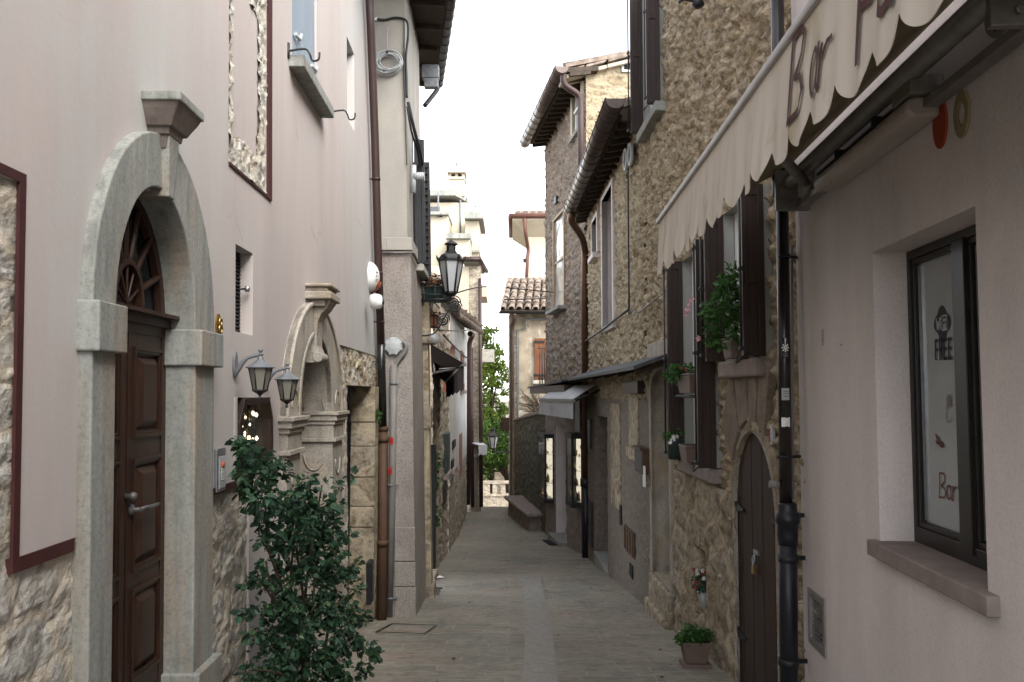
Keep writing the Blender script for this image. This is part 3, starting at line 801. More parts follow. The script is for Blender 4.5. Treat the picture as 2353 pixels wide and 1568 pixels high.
for q in (25, 58, 90, 122, 155):
    fb.tube([LP.P(fc[0], fc[1], nD + .01), LP.P(fc[0] + .15 * math.cos(R(q)), fc[1] + .2 * math.sin(R(q)), nD + .01)], .008, 6)
fb.build('fanlight_bars', DKWOOD, do, bevel=0.003)

# small grated window
gw = MB(); gw.box(LP, g_u0, g_u1, g_z0, g_z1, -0.13, -0.115)
gwo = gw.build('window', DARK, house)
gr = MB(); k = 22
for i in range(k):
    z = g_z0 + (g_z1 - g_z0) * (i + .5) / k
    gr.hexa([LP.P(g_u0, z - .006, -.115), LP.P(g_u1, z - .006, -.115), LP.P(g_u1, z - .012, -.085), LP.P(g_u0, z - .012, -.085),
             LP.P(g_u0, z + .004, -.115), LP.P(g_u1, z + .004, -.115), LP.P(g_u1, z - .002, -.085), LP.P(g_u0, z - .002, -.085)])
gr.build('louvre', IRON, gwo)
kn = MB(); q = LP.pix(566, 682, -.16)
kn.lathe(LP.P(g_u1 - .06, q[1], -.085), [(.006, 0), (.006, .05), (.022, .052), (.022, .075), (.01, .08)], 10, ax=(Vector((0, 1, 0)), Vector((0, 0, 1)), Vector((1, 0, 0))))
kn.build('latch', SILVER, gwo)

# walled-up window: pink panel inside a rough stone frame
pn = MB()
pn.box(LP, al_u0, al_u1, al_z0, al_z1, -.08, -.006)
pn.build('blind_window', PINK, house)
rf = MB()
W_ = [(LP.U(525, 330), al_z0), (LP.U(612, 440), al_z0), (LP.U(612, 20), al_z1), (LP.U(525, 20), al_z1)]
def rough_frame(u, z):
    dl, dr, db, dt_ = u - al_u0, al_u1 - u, z - al_z0, al_z1 - z
    j = 0.05 * noise.noise(Vector((u * 5, z * 5, 7)))
    if dl < .06 + j * .6: return True
    if dr < .05: return False
    return dr < .27 + j or db < .22 + j * 1.4 or (dt_ < .2 + j + .12 * max(0, u - al_u0 - .3) / .5)
rf.relief(LP, al_u0, al_u1, al_z0, al_z1, .014, .02, .028, cs=(.1, .09), n=.008, seed=5.0, keep=rough_frame)
rf.build('stone_frame', PALEST, house, fix=False)

# upper window with blue-grey corrugated shutter
uw = MB(); uw.reveal(LP, [(w_u0, w_z0), (w_u1, w_z0), (w_u1, w_z1), (w_u0, w_z1)], -.02, -.14)
uwo = uw.build('window', PINK, house)
sh = MB(); k = 16
for i in range(k):
    a = w_u0 + (w_u1 - w_u0) * i / k; b = w_u0 + (w_u1 - w_u0) * (i + 1) / k
    sh.box(LP, a, b - .012, w_z0 + .01, w_z1, -.06, -.02); sh.box(LP, b - .012, b, w_z0 + .01, w_z1, -.06, -.032)
sho = sh.build('shutter', BLUESH, uwo)
hg = MB()
for x, y, x2, y2 in ((676, 78, 690, 105), (714, 150, 727, 178)):
    a, b = LP.pix(x, y, -.01), LP.pix(x2, y2, -.01)
    hg.tube([LP.P(*a, .0), LP.P((a[0] + b[0]) / 2, a[1], .012), LP.P(b[0], b[1] + .1, .0)], .016, 6)
hg.build('hinge', LTGREY, sho, split=True)
so = MB(); so.box(LP, w_u0 - .12, w_u1 + .2, w_z0 - .1, w_z0, -.1, .13)
so.build('sill', GREYST, uwo, bevel=0.008)
hk = MB()
for x, y in ((661, 118), (758, 258)):
    a = LP.pix(x, y)
    hk.tube([LP.P(a[0], a[1] + .07, .005), LP.P(a[0], a[1] - .06, .005)], .014, 6)
    hk.tube(curve([LP.P(a[0], a[1], 0), LP.P(a[0], a[1] + .02, .14), LP.P(a[0], a[1] - .02, .18), LP.P(a[0] + .02, a[1] - .07, .2), LP.P(a[0] + .02, a[1] - .06, .25), LP.P(a[0] + .02, a[1] - .0, .26)]), .009, 6)
hk.build('shutter_hook', IRON, uwo, split=True)
ns = MB(); ns.box(LP, n_u0, n_u1, n_z0, n_z1, -.16, -.1)
ns.reveal(LP, [(n_u0, n_z0), (n_u1, n_z0), (n_u1, n_z1), (n_u0, n_z1)], -.025, -.14)
ns.build('niche', PINK, house)

# second stone doorway
sur = MB()
zgr = gz(8.5) - .4
inn = [(a_u0, zgr)] + arc(a_uc, a_zs, a_r, a_rise, 24) + [(a_u1, zgr)]
out = [(A_O[0], zgr)] + arc(a_oc, a_zs, a_or, a_orise, 24) + [(A_O[1], zgr)]
sur.strip(LP, out, inn, -0.3, nR)
mid = [(o[0] * .9 + i[0] * .1, o[1] * .9 + i[1] * .1) for o, i in zip(out, inn)]
sur.strip(LP, out[1:-1], mid[1:-1], 0, nR + .018)
sur.strip(LP, [(o[0] * .12 + i[0] * .88, o[1] * .12 + i[1] * .88) for o, i in zip(out[1:-1], inn[1:-1])], inn[1:-1], 0, nR + .01)
sur.build('portal_surround', OCHRST, house, bevel=0.006)
imp = MB()
for z0, z1, e in ((-.0, -.035, .07), (-.035, -.09, .05), (-.09, -.13, .03), (-.13, -.26, .012), (-.26, -.3, .035)):
    imp.box(LP, A_O[0] - e, a_u0 + e * .8, a_zs + z1, a_zs + z0, -.28, nR + e)
    imp.box(LP, a_u1 - e * .8, A_O[1] + e, a_zs + z1, a_zs + z0, -.28, nR + e)
imp.build('impost', OCHRST, house, bevel=0.006, split=True)
cv = MB()
for uc, r_, nn in ((a_u0 - .2, .11, nR), (a_u1 + .25, .13, nR)):
    for zc_, q0, q1 in ((a_zs - .48, 180, 360), (a_zs + .06, 180, 0)):
        pts = arc(uc, zc_, r_, .15, 12, q0, q1)
        cv.tube([LP.P(u, z, nn + .004) for u, z in pts], .008, 6)
for zc_, q0, q1 in ((a_zs - .42, 180, 360), (a_zs + .02, 180, 0)):
    cv.tube([LP.P(a_u1 + .003, zc_ + .16 * math.sin(R(q0 + (q1 - q0) * i / 12)), -.13 + .1 * math.cos(R(q0 + (q1 - q0) * i / 12))) - Vector((0, .008, 0)) for i in range(13)], .009, 6)
cv.build('carved_moulding', OCHRST, house, split=True)
key = MB()
zk = LP.Z(738, 700)
prof = [(.3, 0.15), (.255, .19), (.2, .2), (.14, .17), (.09, .12), (.02, .09), (-.1, .08), (-.2, .08), (-.25, .1), (-.29, .11), (-.33, .09), (-.35, .06)]
kc = a_oc - .08
vs_, fs_ = [], []
for dz, n_ in prof:
    for u, nn in ((kc - .13, -.02), (kc - .13, n_), (kc + .13, n_), (kc + .13, -.02)):
        vs_.append(LP.P(u, zk - .24 + dz, nn))
for i in range(len(prof) - 1):
    for j in range(4):
        l = (j + 1) % 4
        fs_.append((i * 4 + j, i * 4 + l, i * 4 + 4 + l, i * 4 + 4 + j))
fs_ += [(0, 1, 2, 3), tuple(range(4 * len(prof) - 4, 4 * len(prof)))]
key.add(vs_, fs_)
for zz, nn, rr in ((zk - .02, .15, .06), (zk - .54, .09, .045)):
    key.tube([LP.P(kc - .14, zz, nn), LP.P(kc + .14, zz, nn)], rr, 14)
key.build('keystone', OCHRST, house, bevel=0.006)
sl = MB()
zc = LP.Z(762, 657, .2)
for z0, z1, e in ((0, -.03, 0), (-.03, -.07, .03), (-.07, -.14, .0), (-.14, -.2, .06)):
    sl.box(LP, kc - .24 + e, kc + .24 - e, zc + z1, zc + z0, -.02, .23 - e)
sl.build('console', OCHRST, house, bevel=0.012)
dd = MB(); dd.box(LP, a_u0 - .02, a_u1 + .02, zgr, a_zs + a_rise, -.34, -.29)
dd.build('door', DARK, house)

# side doorway in bare stone
sd_ = MB()
sd_.reveal(LP, [(s_u0, zgr), (s_u0, s_z1), (s_u1, s_z1)], -.02, -.34, closed=False)
sdo = sd_.build('door', OCHRST, house)
sdd = MB(); sdd.box(LP, s_u0, s_u1, zgr, s_z1, -.36, -.33); sdd.build('door_panel', IRON, sdo)
bl = MB()
zz = zgr + .1; i = 0
while zz < s_z1 - .1:
    h = (.42, .33, .5, .28, .4)[i % 5]
    h = min(h, s_z1 - zz)
    bl.prism(Fr(0, s_u1 + .0, 1, 0, 0, -1), [(LP.P(s_u1, 0, -.32).x, zz), (LP.P(s_u1, 0, .012).x, zz), (LP.P(s_u1, 0, .012).x, zz + h - .01), (LP.P(s_u1, 0, -.32).x, zz + h - .01)], -.3, .02 + .012 * (i % 2))
    zz += h; i += 1
bl.build('doorway_quoin', WORN, house, bevel=0.008)
ln = MB(); ln.relief(LP, s_u0 - .25, UE, s_z1, s_z1 + .42, .03, .03, .07, cs=(.3, .25), n=-.01, seed=9.0, bulge=.4, smooth=False)
ln.build('lintel', WORN, house, fix=False)

# downpipe where the pink house meets the grey one
dp = MB()
PN = .09
def pp(x, y, n=PN): u, z = LP.pix(x, y, n); return LP.P(u, z, n)
dp.tube([pp(846, -60), pp(852, 60), pp(862, 330), pp(868, 560), pp(875.5, 790)], .055, 14)
dpo = dp.build('downpipe', BRNPIPE, house)
lo = MB(); lo.tube([pp(875.5, 785), pp(877, 850), pp(880, 978)], .057, 14); lo.build('dark_section', DKPIPE, dpo)  # lower length of the pipe in a near-black colour
lo = MB()
lo.tube([pp(881, 975), pp(880, 1200), pp(877, 1425)], .068, 14)
for y in (985, 1010, 1248): 
    c = pp(881 - (y - 975) * .008, y)
    lo.tube([c - Vector((0, 0, .035)), c + Vector((0, 0, .035))], .082, 14)
lo.build('clay_pipe', CLAYPIPE, dpo)
br = MB()
for x, y in ((864, 412), (870, 628), (874, 740)):
    c = pp(x, y); br.tube([c - Vector((0, 0, .015)), c + Vector((0, 0, .015))], .062, 14); br.tube([c, c + Vector((-.12, -.02, 0))], .01, 6)
br.build('pipe_bracket', BRNPIPE, dpo, split=True)
# ------------------------------------------------------------------ things on the pink wall
def wall_lantern(fr, x, y, s=1.0):
    u, z = fr.pix(x, y)
    o = empty('wall_lantern', fr.P(u, z))
    ax = (Vector((fr.d[0], fr.d[1], 0)).normalized(), Vector((0, 0, 1)), Vector((fr.n[0], fr.n[1], 0)).normalized())
    pl = MB(); pl.prism(fr, [(u + .035 * s * math.cos(R(q)), z + .085 * s * math.sin(R(q))) for q in range(0, 360, 20)], 0, .018)
    pl.build('wall_plate', GREYIR, o, bevel=.003)
    N = .17 * s
    arm = MB(); arm.tube(curve([fr.P(u, z - .06 * s, .01), fr.P(u, z - .03 * s, .03), fr.P(u, z + .03 * s, .07), fr.P(u, z + .055 * s, N * .75), fr.P(u, z + .06 * s, N)], 4), [.016 * s] * 9 + [.012 * s] * 8, 8)
    arm.build('arm', GREYIR, o)
    c = fr.P(u, z, N)
    cap = MB(); cap.lathe(c, [(.012, .1 * s), (.016, .09 * s), (.008, .075 * s), (.02, .065 * s), (.013, .055 * s), (.022, .03 * s), (.045 * s, .012 * s), (.092 * s, -.018 * s), (.088 * s, -.024 * s)][::-1], 6, smooth=False, rot=R(15))
    cap.build('lamp_cap', GREYIR, o)
    gl = MB(); gl.lathe(c, [(.042 * s, -.165 * s), (.07 * s, -.024 * s)], 6, smooth=False, rot=R(15)); gl.build('lamp_glass', FROST, o)
    cg = MB()
    for i in range(6):
        q = R(15 + 60 * i)
        cg.tube([c + Vector((.043 * s * math.cos(q), .043 * s * math.sin(q), -.165 * s)), c + Vector((.072 * s * math.cos(q), .072 * s * math.sin(q), -.024 * s))], .005, 5)
    cg.lathe(c, [(.008, -.225 * s), (.013, -.215 * s), (.006, -.2 * s), (.022 * s, -.185 * s), (.05 * s, -.168 * s), (.05 * s, -.16 * s)], 6, smooth=False, rot=R(15))
    cg.build('lamp_frame', IRON, o)
    return o
l1 = tag(wall_lantern(LP, 537, 838), 'grey wall lantern nearer the big arched door, above the lit showcase', 'lantern', 'lanterns on the pink wall')
l2 = copy_tree(l1)
u2, z2 = LP.pix(606, 866)
l2.location = LP.P(u2, z2)
tag(l2, 'grey wall lantern nearer the ochre stone doorway', 'lantern', 'lanterns on the pink wall')

# jeweller's showcase let into the wall
sc = tag(empty('showcase', LP.P(c_u0, c_z0)), 'brown framed wall showcase with gilt jewellery behind the rose bush', 'showcase')
fr_ = MB(); cu = (c_u1 - c_u0)
oc = [(c_u0, c_z0), (c_u1, c_z0), (c_u1, c_z1 - .16), (c_u1 - .1, c_z1), (c_u0 + .12, c_z1), (c_u0, c_z1 - .16)]
ic = [(c_u0 + .06, c_z0 + .05), (c_u1 - .05, c_z0 + .05), (c_u1 - .05, c_z1 - .16), (c_u1 - .1, c_z1 - .05), (c_u0 + .13, c_z1 - .05), (c_u0 + .06, c_z1 - .16)]
fr_.strip(LP, oc + oc[:1], ic + ic[:1], -.1, .02)
fr_.build('frame', SHUTW, sc, bevel=.006)
e_ = MB(); e_.box(LP, c_u0 - .07, c_u0, c_z0, c_z1, -.05, .003); e_.build('plaster_reveal', WHITEPL, sc, bevel=.004)
b_ = MB(); b_.prism(LP, ic, -.2, -.16); b_.build('backing', DKGL, sc)
for zz in (c_z0 + .14, c_z0 + .34):
    s_ = MB(); s_.box(LP, c_u0 + .1, c_u1 - .08, zz, zz + .012, -.16, -.06); s_.build('shelf', CLEAR, sc)
ch = MB()
for i in range(17):
    u = c_u0 + .16 + (cu - .3) * i / 17; h = .08 + .12 * rnd.random()
    z0_ = c_z0 + (.35 if i % 2 else .15)
    ch.tube([LP.P(u, z0_, -.1 - .03 * (i % 3)), LP.P(u, z0_ + h, -.1 - .03 * (i % 3))], .013 + .009 * rnd.random(), 6)
for i in range(9):
    u = c_u0 + .13 + .02 * rnd.random() if i < 5 else c_u1 - .12
    z0_ = c_z0 + .2 + .055 * i
    ch.tube([LP.P(u, z0_, -.07), LP.P(u, z0_ + .05, -.07)], .012, 6)
ch.build('trinket', GILT, sc)
gl = MB()
for i in range(44):
    u = c_u0 + .15 + (cu - .28) * rnd.random(); z0_ = c_z0 + .14 + .3 * rnd.random()
    gl.lathe(LP.P(u, z0_, -.09), [(.002, -.01), (.008, 0), (.002, .012)], 6)
for u, z0_ in ((c_u1 - .13, c_z1 - .13), (c_u1 - .2, c_z1 - .12), (c_u0 + .15, c_z1 - .25), (c_u1 - .12, c_z1 - .3)):
    gl.lathe(LP.P(u, z0_, -.07), [(.002, -.016), (.013, 0), (.002, .018)], 8)
gl.build('display_bulb', GLINT, sc)
gg = MB(); gg.prism(LP, ic, -.045, -.04); gg.build('glass', CLEAR, sc)

ic_ = tag(empty('intercom', LP.P(*LP.pix(500, 1085))), 'slim steel door intercom beside the big arched door', 'intercom')
i0, i1 = LP.U(491, 1080), LP.U(511, 1080); iz0_, iz1_ = LP.Z(500, 1130), LP.Z(500, 1030)
m_ = MB(); m_.box(LP, i0, i1, iz0_, iz1_, 0, .02); m_.build('panel', SILVER, ic_, bevel=.004)
m_ = MB(); m_.box(LP, i0 + .03, i1 - .012, iz0_ + .02, iz1_ - .05, .02, .024); m_.build('front_plate', LTGREY, ic_, bevel=.002)
m_ = MB()
uu = (i0 + i1) / 2 + .01
m_.lathe(LP.P(uu, iz1_ - .1, .024), [(.02, 0), (.018, .008), (.004, .012)], 12, ax=(Vector((0, 1, 0)), Vector((0, 0, 1)), Vector((1, 0, 0)))); m_.build('call_button', ORANGE, ic_)
m_ = MB()
for i in range(6): m_.box(LP, uu - .024, uu + .024, iz0_ + .07 + .012 * i, iz0_ + .076 + .012 * i, .024, .028)
m_.build('speaker_grille', WHITEP, ic_)

nb = MB()
q = LP.pix(500, 748)
nb.prism(LP, [(q[0] + .05 * math.cos(R(a)), q[1] + .07 * math.sin(R(a))) for a in range(0, 360, 15)], 0, .008)
for zc_, r_ in ((.02, .022), (-.024, .026)):
    nb.tube([LP.P(q[0] + r_ * math.cos(R(a)), q[1] + zc_ + r_ * math.sin(R(a)), .018) for a in range(0, 361, 20)], .007, 6)
tag(nb.build('house_number', BRASS), 'brass house number plaque beside the big stone arch', 'number plaque')

# alarm siren and camera by the downpipe
al = tag(empty('alarm_siren', LP.P(*LP.pix(852, 640))), 'white wall alarm siren with orange flasher', 'alarm')
au, az = LP.pix(845, 632)
def dome(mb, fr, u, z, rz, rn, a0, a1, m=0, ru=.12):
    vs, fs = [], []
    A, B = 14, 7
    for i in range(A + 1):
        for j in range(B + 1):
            p, q = R(a0 + (a1 - a0) * i / A), R(90 * j / B)
            vs.append(fr.P(u + ru * math.cos(p) * math.cos(q), z + rz * math.sin(p) * math.cos(q), rn * math.sin(q)))
    for i in range(A):
        for j in range(B):
            k = i * (B + 1) + j
            fs.append((k, k + 1, k + B + 2, k + B + 1))
    mb.add(vs, fs, m, True)
m_ = MB(); dome(m_, LP, au + .22, az, .21, .13, 0, 360, ru=.24); m_.build('cover', WHITEP, al)
m_ = MB(); dome(m_, LP, au + .28, az - .06, .15, .145, 180, 400, ru=.21); m_.build('flasher', ORANGE, al)
m_ = MB()
for i in range(3): m_.box(LP, au + .06, au + .16, az + .05 - .05 * i, az + .056 - .05 * i, .1, .118)
m_.build('slot', LTGREY, al)
cm = tag(empty('security_camera', LP.P(*LP.pix(862, 692))), 'white dome security camera on the brown downpipe', 'camera')
c = pp(866, 692, .16)
m_ = MB(); m_.lathe(c - Vector((.1, 0, 0)), [(.03, 0), (.085, .02), (.1, .07), (.1, .13), (.085, .18), (.04, .205)], 16, ax=(Vector((0, 1, 0)), Vector((0, 0, 1)), Vector((1, -.35, -.1)).normalized()))
m_.build('housing', WHITEP, cm)
m_ = MB(); m_.lathe(c - Vector((.1, 0, 0)) + Vector((1, -.35, -.1)).normalized() * .19, [(.055, 0), (.05, .022), (.02, .032)], 14, ax=(Vector((0, 1, 0)), Vector((0, 0, 1)), Vector((1, -.35, -.1)).normalized()))
m_.build('lens', DKGL, cm)

# ================================================================== left: grey rendered house beyond
GY = 12.25
LS = Lw(-1.149, -0.0263, 0.02)
gh = tag(empty('grey_house', (-1.8, 14, gz(14))), 'grey rendered corner house with black shutters past the pink house', 'house')
zc0, zc1 = LS.Z(937, 578), LS.Z(937, 549)
GE = 14.9
def gx(z, e=0.0): return LS.P(GY, z, e).x
up = MB()
up.add([(-2.9, GY, zc0), (gx(zc0), GY, zc0), (gx(TOP + 2), GY, TOP + 2), (-2.9, GY, TOP + 2)], [(0, 1, 2, 3)])
up.add([LS.P(GY, zc0), LS.P(GE, zc0), LS.P(GE, EZ + 6.35), LS.P(GY, EZ + 6.35)], [(0, 1, 2, 3)])
up.add([LS.P(GE, gz(15) - .5), LS.P(GE, EZ + 6.35), (-6, GE + .3, EZ + 6.35), (-6, GE + .3, gz(15) - .5)], [(0, 1, 2, 3)])
up.build('wall', L2PL, gh)
lw = MB(); zb_ = gz(13) - .5
lw.add([(-2.9, GY - .02, zb_), (gx(zb_, .05), GY - .02, zb_), (gx(zc0, .05), GY - .02, zc0), (-2.9, GY - .02, zc0)], [(0, 1, 2, 3)])
lw.add([(gx(zb_, .05), GY - .02, zb_), LS.P(GE, zb_, .05), LS.P(GE, zc0, .05), (gx(zc0, .05), GY - .02, zc0)], [(0, 1, 2, 3)])
lw.build('base_wall', L2LOW, gh)
co = MB()
co.box(LS, GY - .07, GE, zc0, zc1, -.3, .07)
co.wbox(-2.9, gx(zc0, .07), GY - .07, GY + .05, zc0, zc1)
co.build('string_course', L2PL, gh, bevel=.01)
co = MB()
cz = zc0 - .03
co.tube([(-1.95, GY - .06, cz), (gx(cz, .09), GY - .06, cz), LS.P(GE - .2, cz, .09)], .014, 6)
co.build('pipe_run', ALUM, gh)
q_ = MB(); zq = gz(12.3) - .1
for i, (y0, y1) in enumerate(((1418, 1350), (1348, 1292), (1290, 1212))):
    p0, p1 = at(940, y0, GY - .03), at(940, y1, GY - .03)
    q_.wbox(at(907, y0, GY).x, gx(p0.z, .055), GY - .045, GY + .02, p0.z - (.1 if i == 0 else 0), p1.z)
q_.build('corner_block', L2LOW, gh, bevel=.012, split=True)
# stone pier of the next doorway
pr = MB(); pu = 14.2
zcap = at(985, 790, pu).z
pr.box(LS, pu, pu + .35, zb_, zcap, -.02, .14)
pr.box(LS, pu - .06, pu + .4, at(970, 1400, pu).z, at(970, 1345, pu).z, -.02, .19)
pr.box(LS, pu - .03, pu + .38, at(970, 985, pu).z, at(970, 935, pu).z, -.02, .17)
pr.box(LS, pu - .06, pu + .4, zcap, zcap + .1, -.02, .25)
pr.box(LS, pu - .02, pu + .3, zcap + .1, at(985, 690, pu).z, -.02, .17)
pr.build('doorway_pier', WORN, gh, bevel=.015)
# eave and gutter
g0, g1 = at(1037, -10, 13.0), at(1008, 205, 16.8)
gdir = g1 - g0
ga = g0 - gdir * .9; ga.z = g1.z = g0.z
ev = MB()
def wl(P): return LS.P(P.y, P.z - .1).x - .3
ev.hexa([(wl(ga), ga.y, ga.z + .02), (ga.x - .05, ga.y, ga.z - .05), (g1.x - .05, g1.y, g1.z - .05), (wl(g1) - .15, g1.y, g1.z + .02),
         (wl(ga), ga.y, ga.z + .3), (ga.x - .05, ga.y, ga.z + .02), (g1.x - .05, g1.y, g1.z + .02), (wl(g1) - .15, g1.y, g1.z + .3)])
for i in range(9):
    p = ga + (g1 - ga) * (i / 8.2)
    ev.hexa([(wl(p), p.y, p.z - .07), (p.x - .12, p.y, p.z - .12), (p.x - .12, p.y + .09, p.z - .12), (wl(p), p.y + .09, p.z - .07),
             (wl(p), p.y, p.z + .03), (p.x - .12, p.y, p.z - .04), (p.x - .12, p.y + .09, p.z - .04), (wl(p), p.y + .09, p.z + .03)])
ev.build('eave', SOFFIT, gh)
gt = MB()
gt.tube([ga, g1], .085, 14)
for i in range(22):
    p = ga + (g1 - ga) * (i / 21); e = (g1 - ga).normalized() * .01
    gt.tube([p - e, p + e], .092, 14)
pend = at(976, 243, 16.4)
gt.tube(curve([g1 - Vector((0, .1, .06)), g1 - Vector((.02, .1, .16)), (pend + g1) / 2 - Vector((0, 0, .05)), pend], 4), .045, 10)
gt.build('gutter', IRON, gh)
# shutters of its window, folded open square to the wall
def fold_leaf(fr, u, z0, z1, n0, n1, mat_, parent, th=.05, rails=()):
    m = MB()
    m.box(fr, u, u + th, z0, z1, n0, n0 + .055); m.box(fr, u, u + th, z0, z1, n1 - .05, n1)
    rs = [z0, *rails, z1 - .1]
    for z in rs: m.box(fr, u + .004, u + th - .004, z, z + .1, n0 + .05, n1 - .045)
    m.box(fr, u + .018, u + th - .016, z0 + .02, z1 - .02, n0 + .05, n1 - .045)
    return m.build('shutter', mat_, parent, bevel=.005)
wz0, wz1 = LS.Z(968, 645), LS.Z(960, 365)
wn = MB(); wn.box(LS, 13.25, 14.1, wz0 + .1, wz1 + .1, -.08, .012)
wno = wn.build('window', DKGL, gh)
fold_leaf(LS, 13.2, wz0 + .08, wz1, .03, .19, IRON, wno, th=.06)
fold_leaf(LS, 14.15, wz0 + .0, wz1 - .1, .03, .21, IRON, wno, th=.06)
m_ = MB(); m_.box(LS, 13.1, 14.3, wz0 - .06, wz0 + .04, -.05, .17); m_.build('sill', L2PL, wno, bevel=.01)
m_ = MB()
for i in range(15):
    z = wz0 + .2 + (wz1 - wz0 - .4) * i / 14
    m_.box(LS, 14.12, 14.15, z, z + .03, .07, .18)
m_.build('louvre', IRON, wno)
m_ = MB(); m_.box(LS, 12.7, 13.6, LS.Z(965, 45), LS.Z(965, -40), -.05, .1); m_.build('sill', L2PL, gh, bevel=.01)
# vent, pipe stubs
v = MB(); p = at(958, 402, 12.6)
v.tube([p + Vector((-.06, .1, .17)), p + Vector((-.06, .1, -.25))], .04, 10)
v.tube([p + Vector((-.06, .1, 0)), p + Vector((.1, .1, 0))], .06, 12)
for i in range(4): v.tube([p + Vector((.0 + .03 * i, .1, 0)), p + Vector((.012 + .03 * i, .1, 0))], .066, 12)
v.build('flue_vent', LTGREY, gh)
v = MB(); p = at(990, 175, 15.2); v.wbox(p.x - .16, p.x + .14, p.y, p.y + .2, p.z - .02, p.z + .22); v.wbox(p.x - .12, p.x + .13, p.y, p.y + .15, p.z - .2, p.z - .03)
v.build('soffit_lamp', GREYIR, gh, bevel=.01)

# cables on the end wall
def ep(x, y, d=.03): return at(x, y, GY - d)
cb = MB()
cb.tube(curve([ep(835, -20), ep(843, 30), ep(858, 45), ep(868, 42)]), .02, 6, m=1)
cb.tube(curve([ep(866, 44), ep(885, 46), ep(905, 41), ep(925, 43), ep(936, 52), ep(938, 80), ep(933, 130), ep(934, 180), ep(935, 225)]), .017, 8)
cb.tube(curve([ep(929, 50), ep(928, 150), ep(930, 230), ep(932, 300), ep(935, 380)]), .008, 6)
cb.tube(curve([ep(938, 235), at(950, 290, 12.3), at(964, 345, 12.6), at(972, 380, 13.3)]), .024, 8)
cb.tube(curve([ep(936, 245), at(945, 300, 12.3), at(958, 345, 12.6), at(964, 375, 13.2)]), .016, 8)
tag(cb.build('wall_cable', [IRON, WHITEP]), 'black cable bundle along the top of the grey end wall', 'cable')
coil = MB()
cc = at(893, 146, GY - .05)
for i in range(15):
    r1 = .165 + .016 * rnd.uniform(-2, 1.6); ox_, oz_ = rnd.uniform(-.03, .03), rnd.uniform(-.025, .025)
    coil.tube([cc + Vector((ox_ + r1 * 1.08 * math.cos(R(a)), -.006 * i - .015 * math.sin(R(a * 2 + i * 40)), oz_ + r1 * .86 * math.sin(R(a)))) for a in range(0, 361, 15)], .007, 6)
for a in (95, 250):
    p = cc + Vector((.17 * math.cos(R(a)), -.05, .14 * math.sin(R(a)))); coil.tube([p + Vector((0, 0, -.014)), p + Vector((0, 0, .014))], .02, 8, m=1)
coil.tube([cc + Vector((-.02, -.02, .16)), ep(891, 60)], .006, 5)
tag(coil.build('cable_coil', [LTGREY, IRON]), 'coil of white cable hanging high on the grey end wall', 'cable coil')
jb = tag(empty('junction_box', ep(905, 796)), 'pale octagonal junction box on the grey end wall', 'junction box')
c = at(905, 796, GY - .02)
yax = (Vector((1, 0, 0)), Vector((0, 0, 1)), Vector((0, -1, 0)))
m_ = MB(); m_.lathe(c, [(.13, 0), (.135, .04), (.12, .06), (.05, .075)], 8, smooth=False, ax=yax, rot=R(22)); m_.build('lid', LTGREY, jb)
m_ = MB()
for i in range(8): m_.lathe(c + Vector((.122 * math.cos(R(i * 45 + 22)), -.05, .122 * math.sin(R(i * 45 + 22)))), [(.012, 0), (.012, .02)], 6, ax=yax)
m_.build('screw', LTGREY, jb)
cd = tag(empty('conduit', ep(902, 1100)), 'grey conduit pipe down the grey end wall, with red stickers', 'conduit')
m_ = MB(); m_.tube([ep(905, 838, .07), ep(902, 1100, .07), ep(894, 1418, .07)], .05, 12)
m_.tube(curve([ep(908, 842, .07), ep(918, 825, .07), ep(930, 810, .07), ep(934, 795, .07), ep(926, 785, .05)]), .03, 10)
m_.build('pipe', PLPIPE, cd)
m_ = MB()
for x, y in ((905, 882), (900, 1115), (897, 1375)):
    p = ep(x, y, .07); m_.tube([p - Vector((0, 0, .018)), p + Vector((0, 0, .018))], .056, 12); m_.tube([p + Vector((0, -.03, 0)), p + Vector((.1, .0, 0))], .012, 6)
m_.build('pipe_clip', GREYIR, cd, split=True)
def roundst(name, c, w, h, mat_, extra=None, seg=20, sq=False):
    m = MB(); n = 13
    vs, fs = [], []
    rr = .062 if extra is None else extra
    outl = [(math.cos(R(a)), math.sin(R(a))) for a in range(0, 360, 18)] if not sq else [(-1, -1), (1, -1), (1, 1), (-1, 1)]
    k = len(outl)
    for a, b in outl:
        q = a * w / rr
        vs.append(c + Vector((rr * math.sin(q), -rr * math.cos(q) - .004, b * h)))
    vs.append(c + Vector((0, -rr - .006, 0)))
    m.add(vs, [(i, (i + 1) % k, k) for i in range(k)])
    return m
for y, lb in ((1013, 'upper red round sticker on the grey conduit'), (1082, 'lower red round sticker on the grey conduit')):
    c = ep(901 - (y - 1013) * .03, y, .07)
    m_ = roundst('sticker', c, .045, .05, REDST, extra=.052)
    p = c + Vector((0, -.06, 0))
    for dz in (-.012, .01): m_.wbox(p.x - .018, p.x + .018, p.y - .001, p.y + .001, p.z + dz - .003, p.z + dz + .003, 1)
    tag(m_.build('sticker', [REDST, IRON], fix=False), lb, 'sticker', 'round red stickers')
c = pp(880, 922)
m_ = roundst('s', c, .05, .085, WHITEP, extra=.058, sq=True)
for i in range(14):
    q = R(i * 360 / 14 + 8); a_, b_2 = .022, .075
    d1, d2 = Vector((math.cos(q) * .62, 0, math.sin(q))), Vector((-math.sin(q) * .62, 0, math.cos(q)))
    o_ = c + Vector((0, -.068, 0))
    m_.add([o_ + d1 * a_ + d2 * .004, o_ + d1 * b_2 + d2 * .011, o_ + d1 * b_2 - d2 * .011, o_ + d1 * a_ - d2 * .004], [(0, 1, 2, 3)], 1 if i % 3 else 2)
m_.lathe(c + Vector((0, -.066, 0)), [(.02, 0), (.016, .004)], 12, ax=yax, m=3)
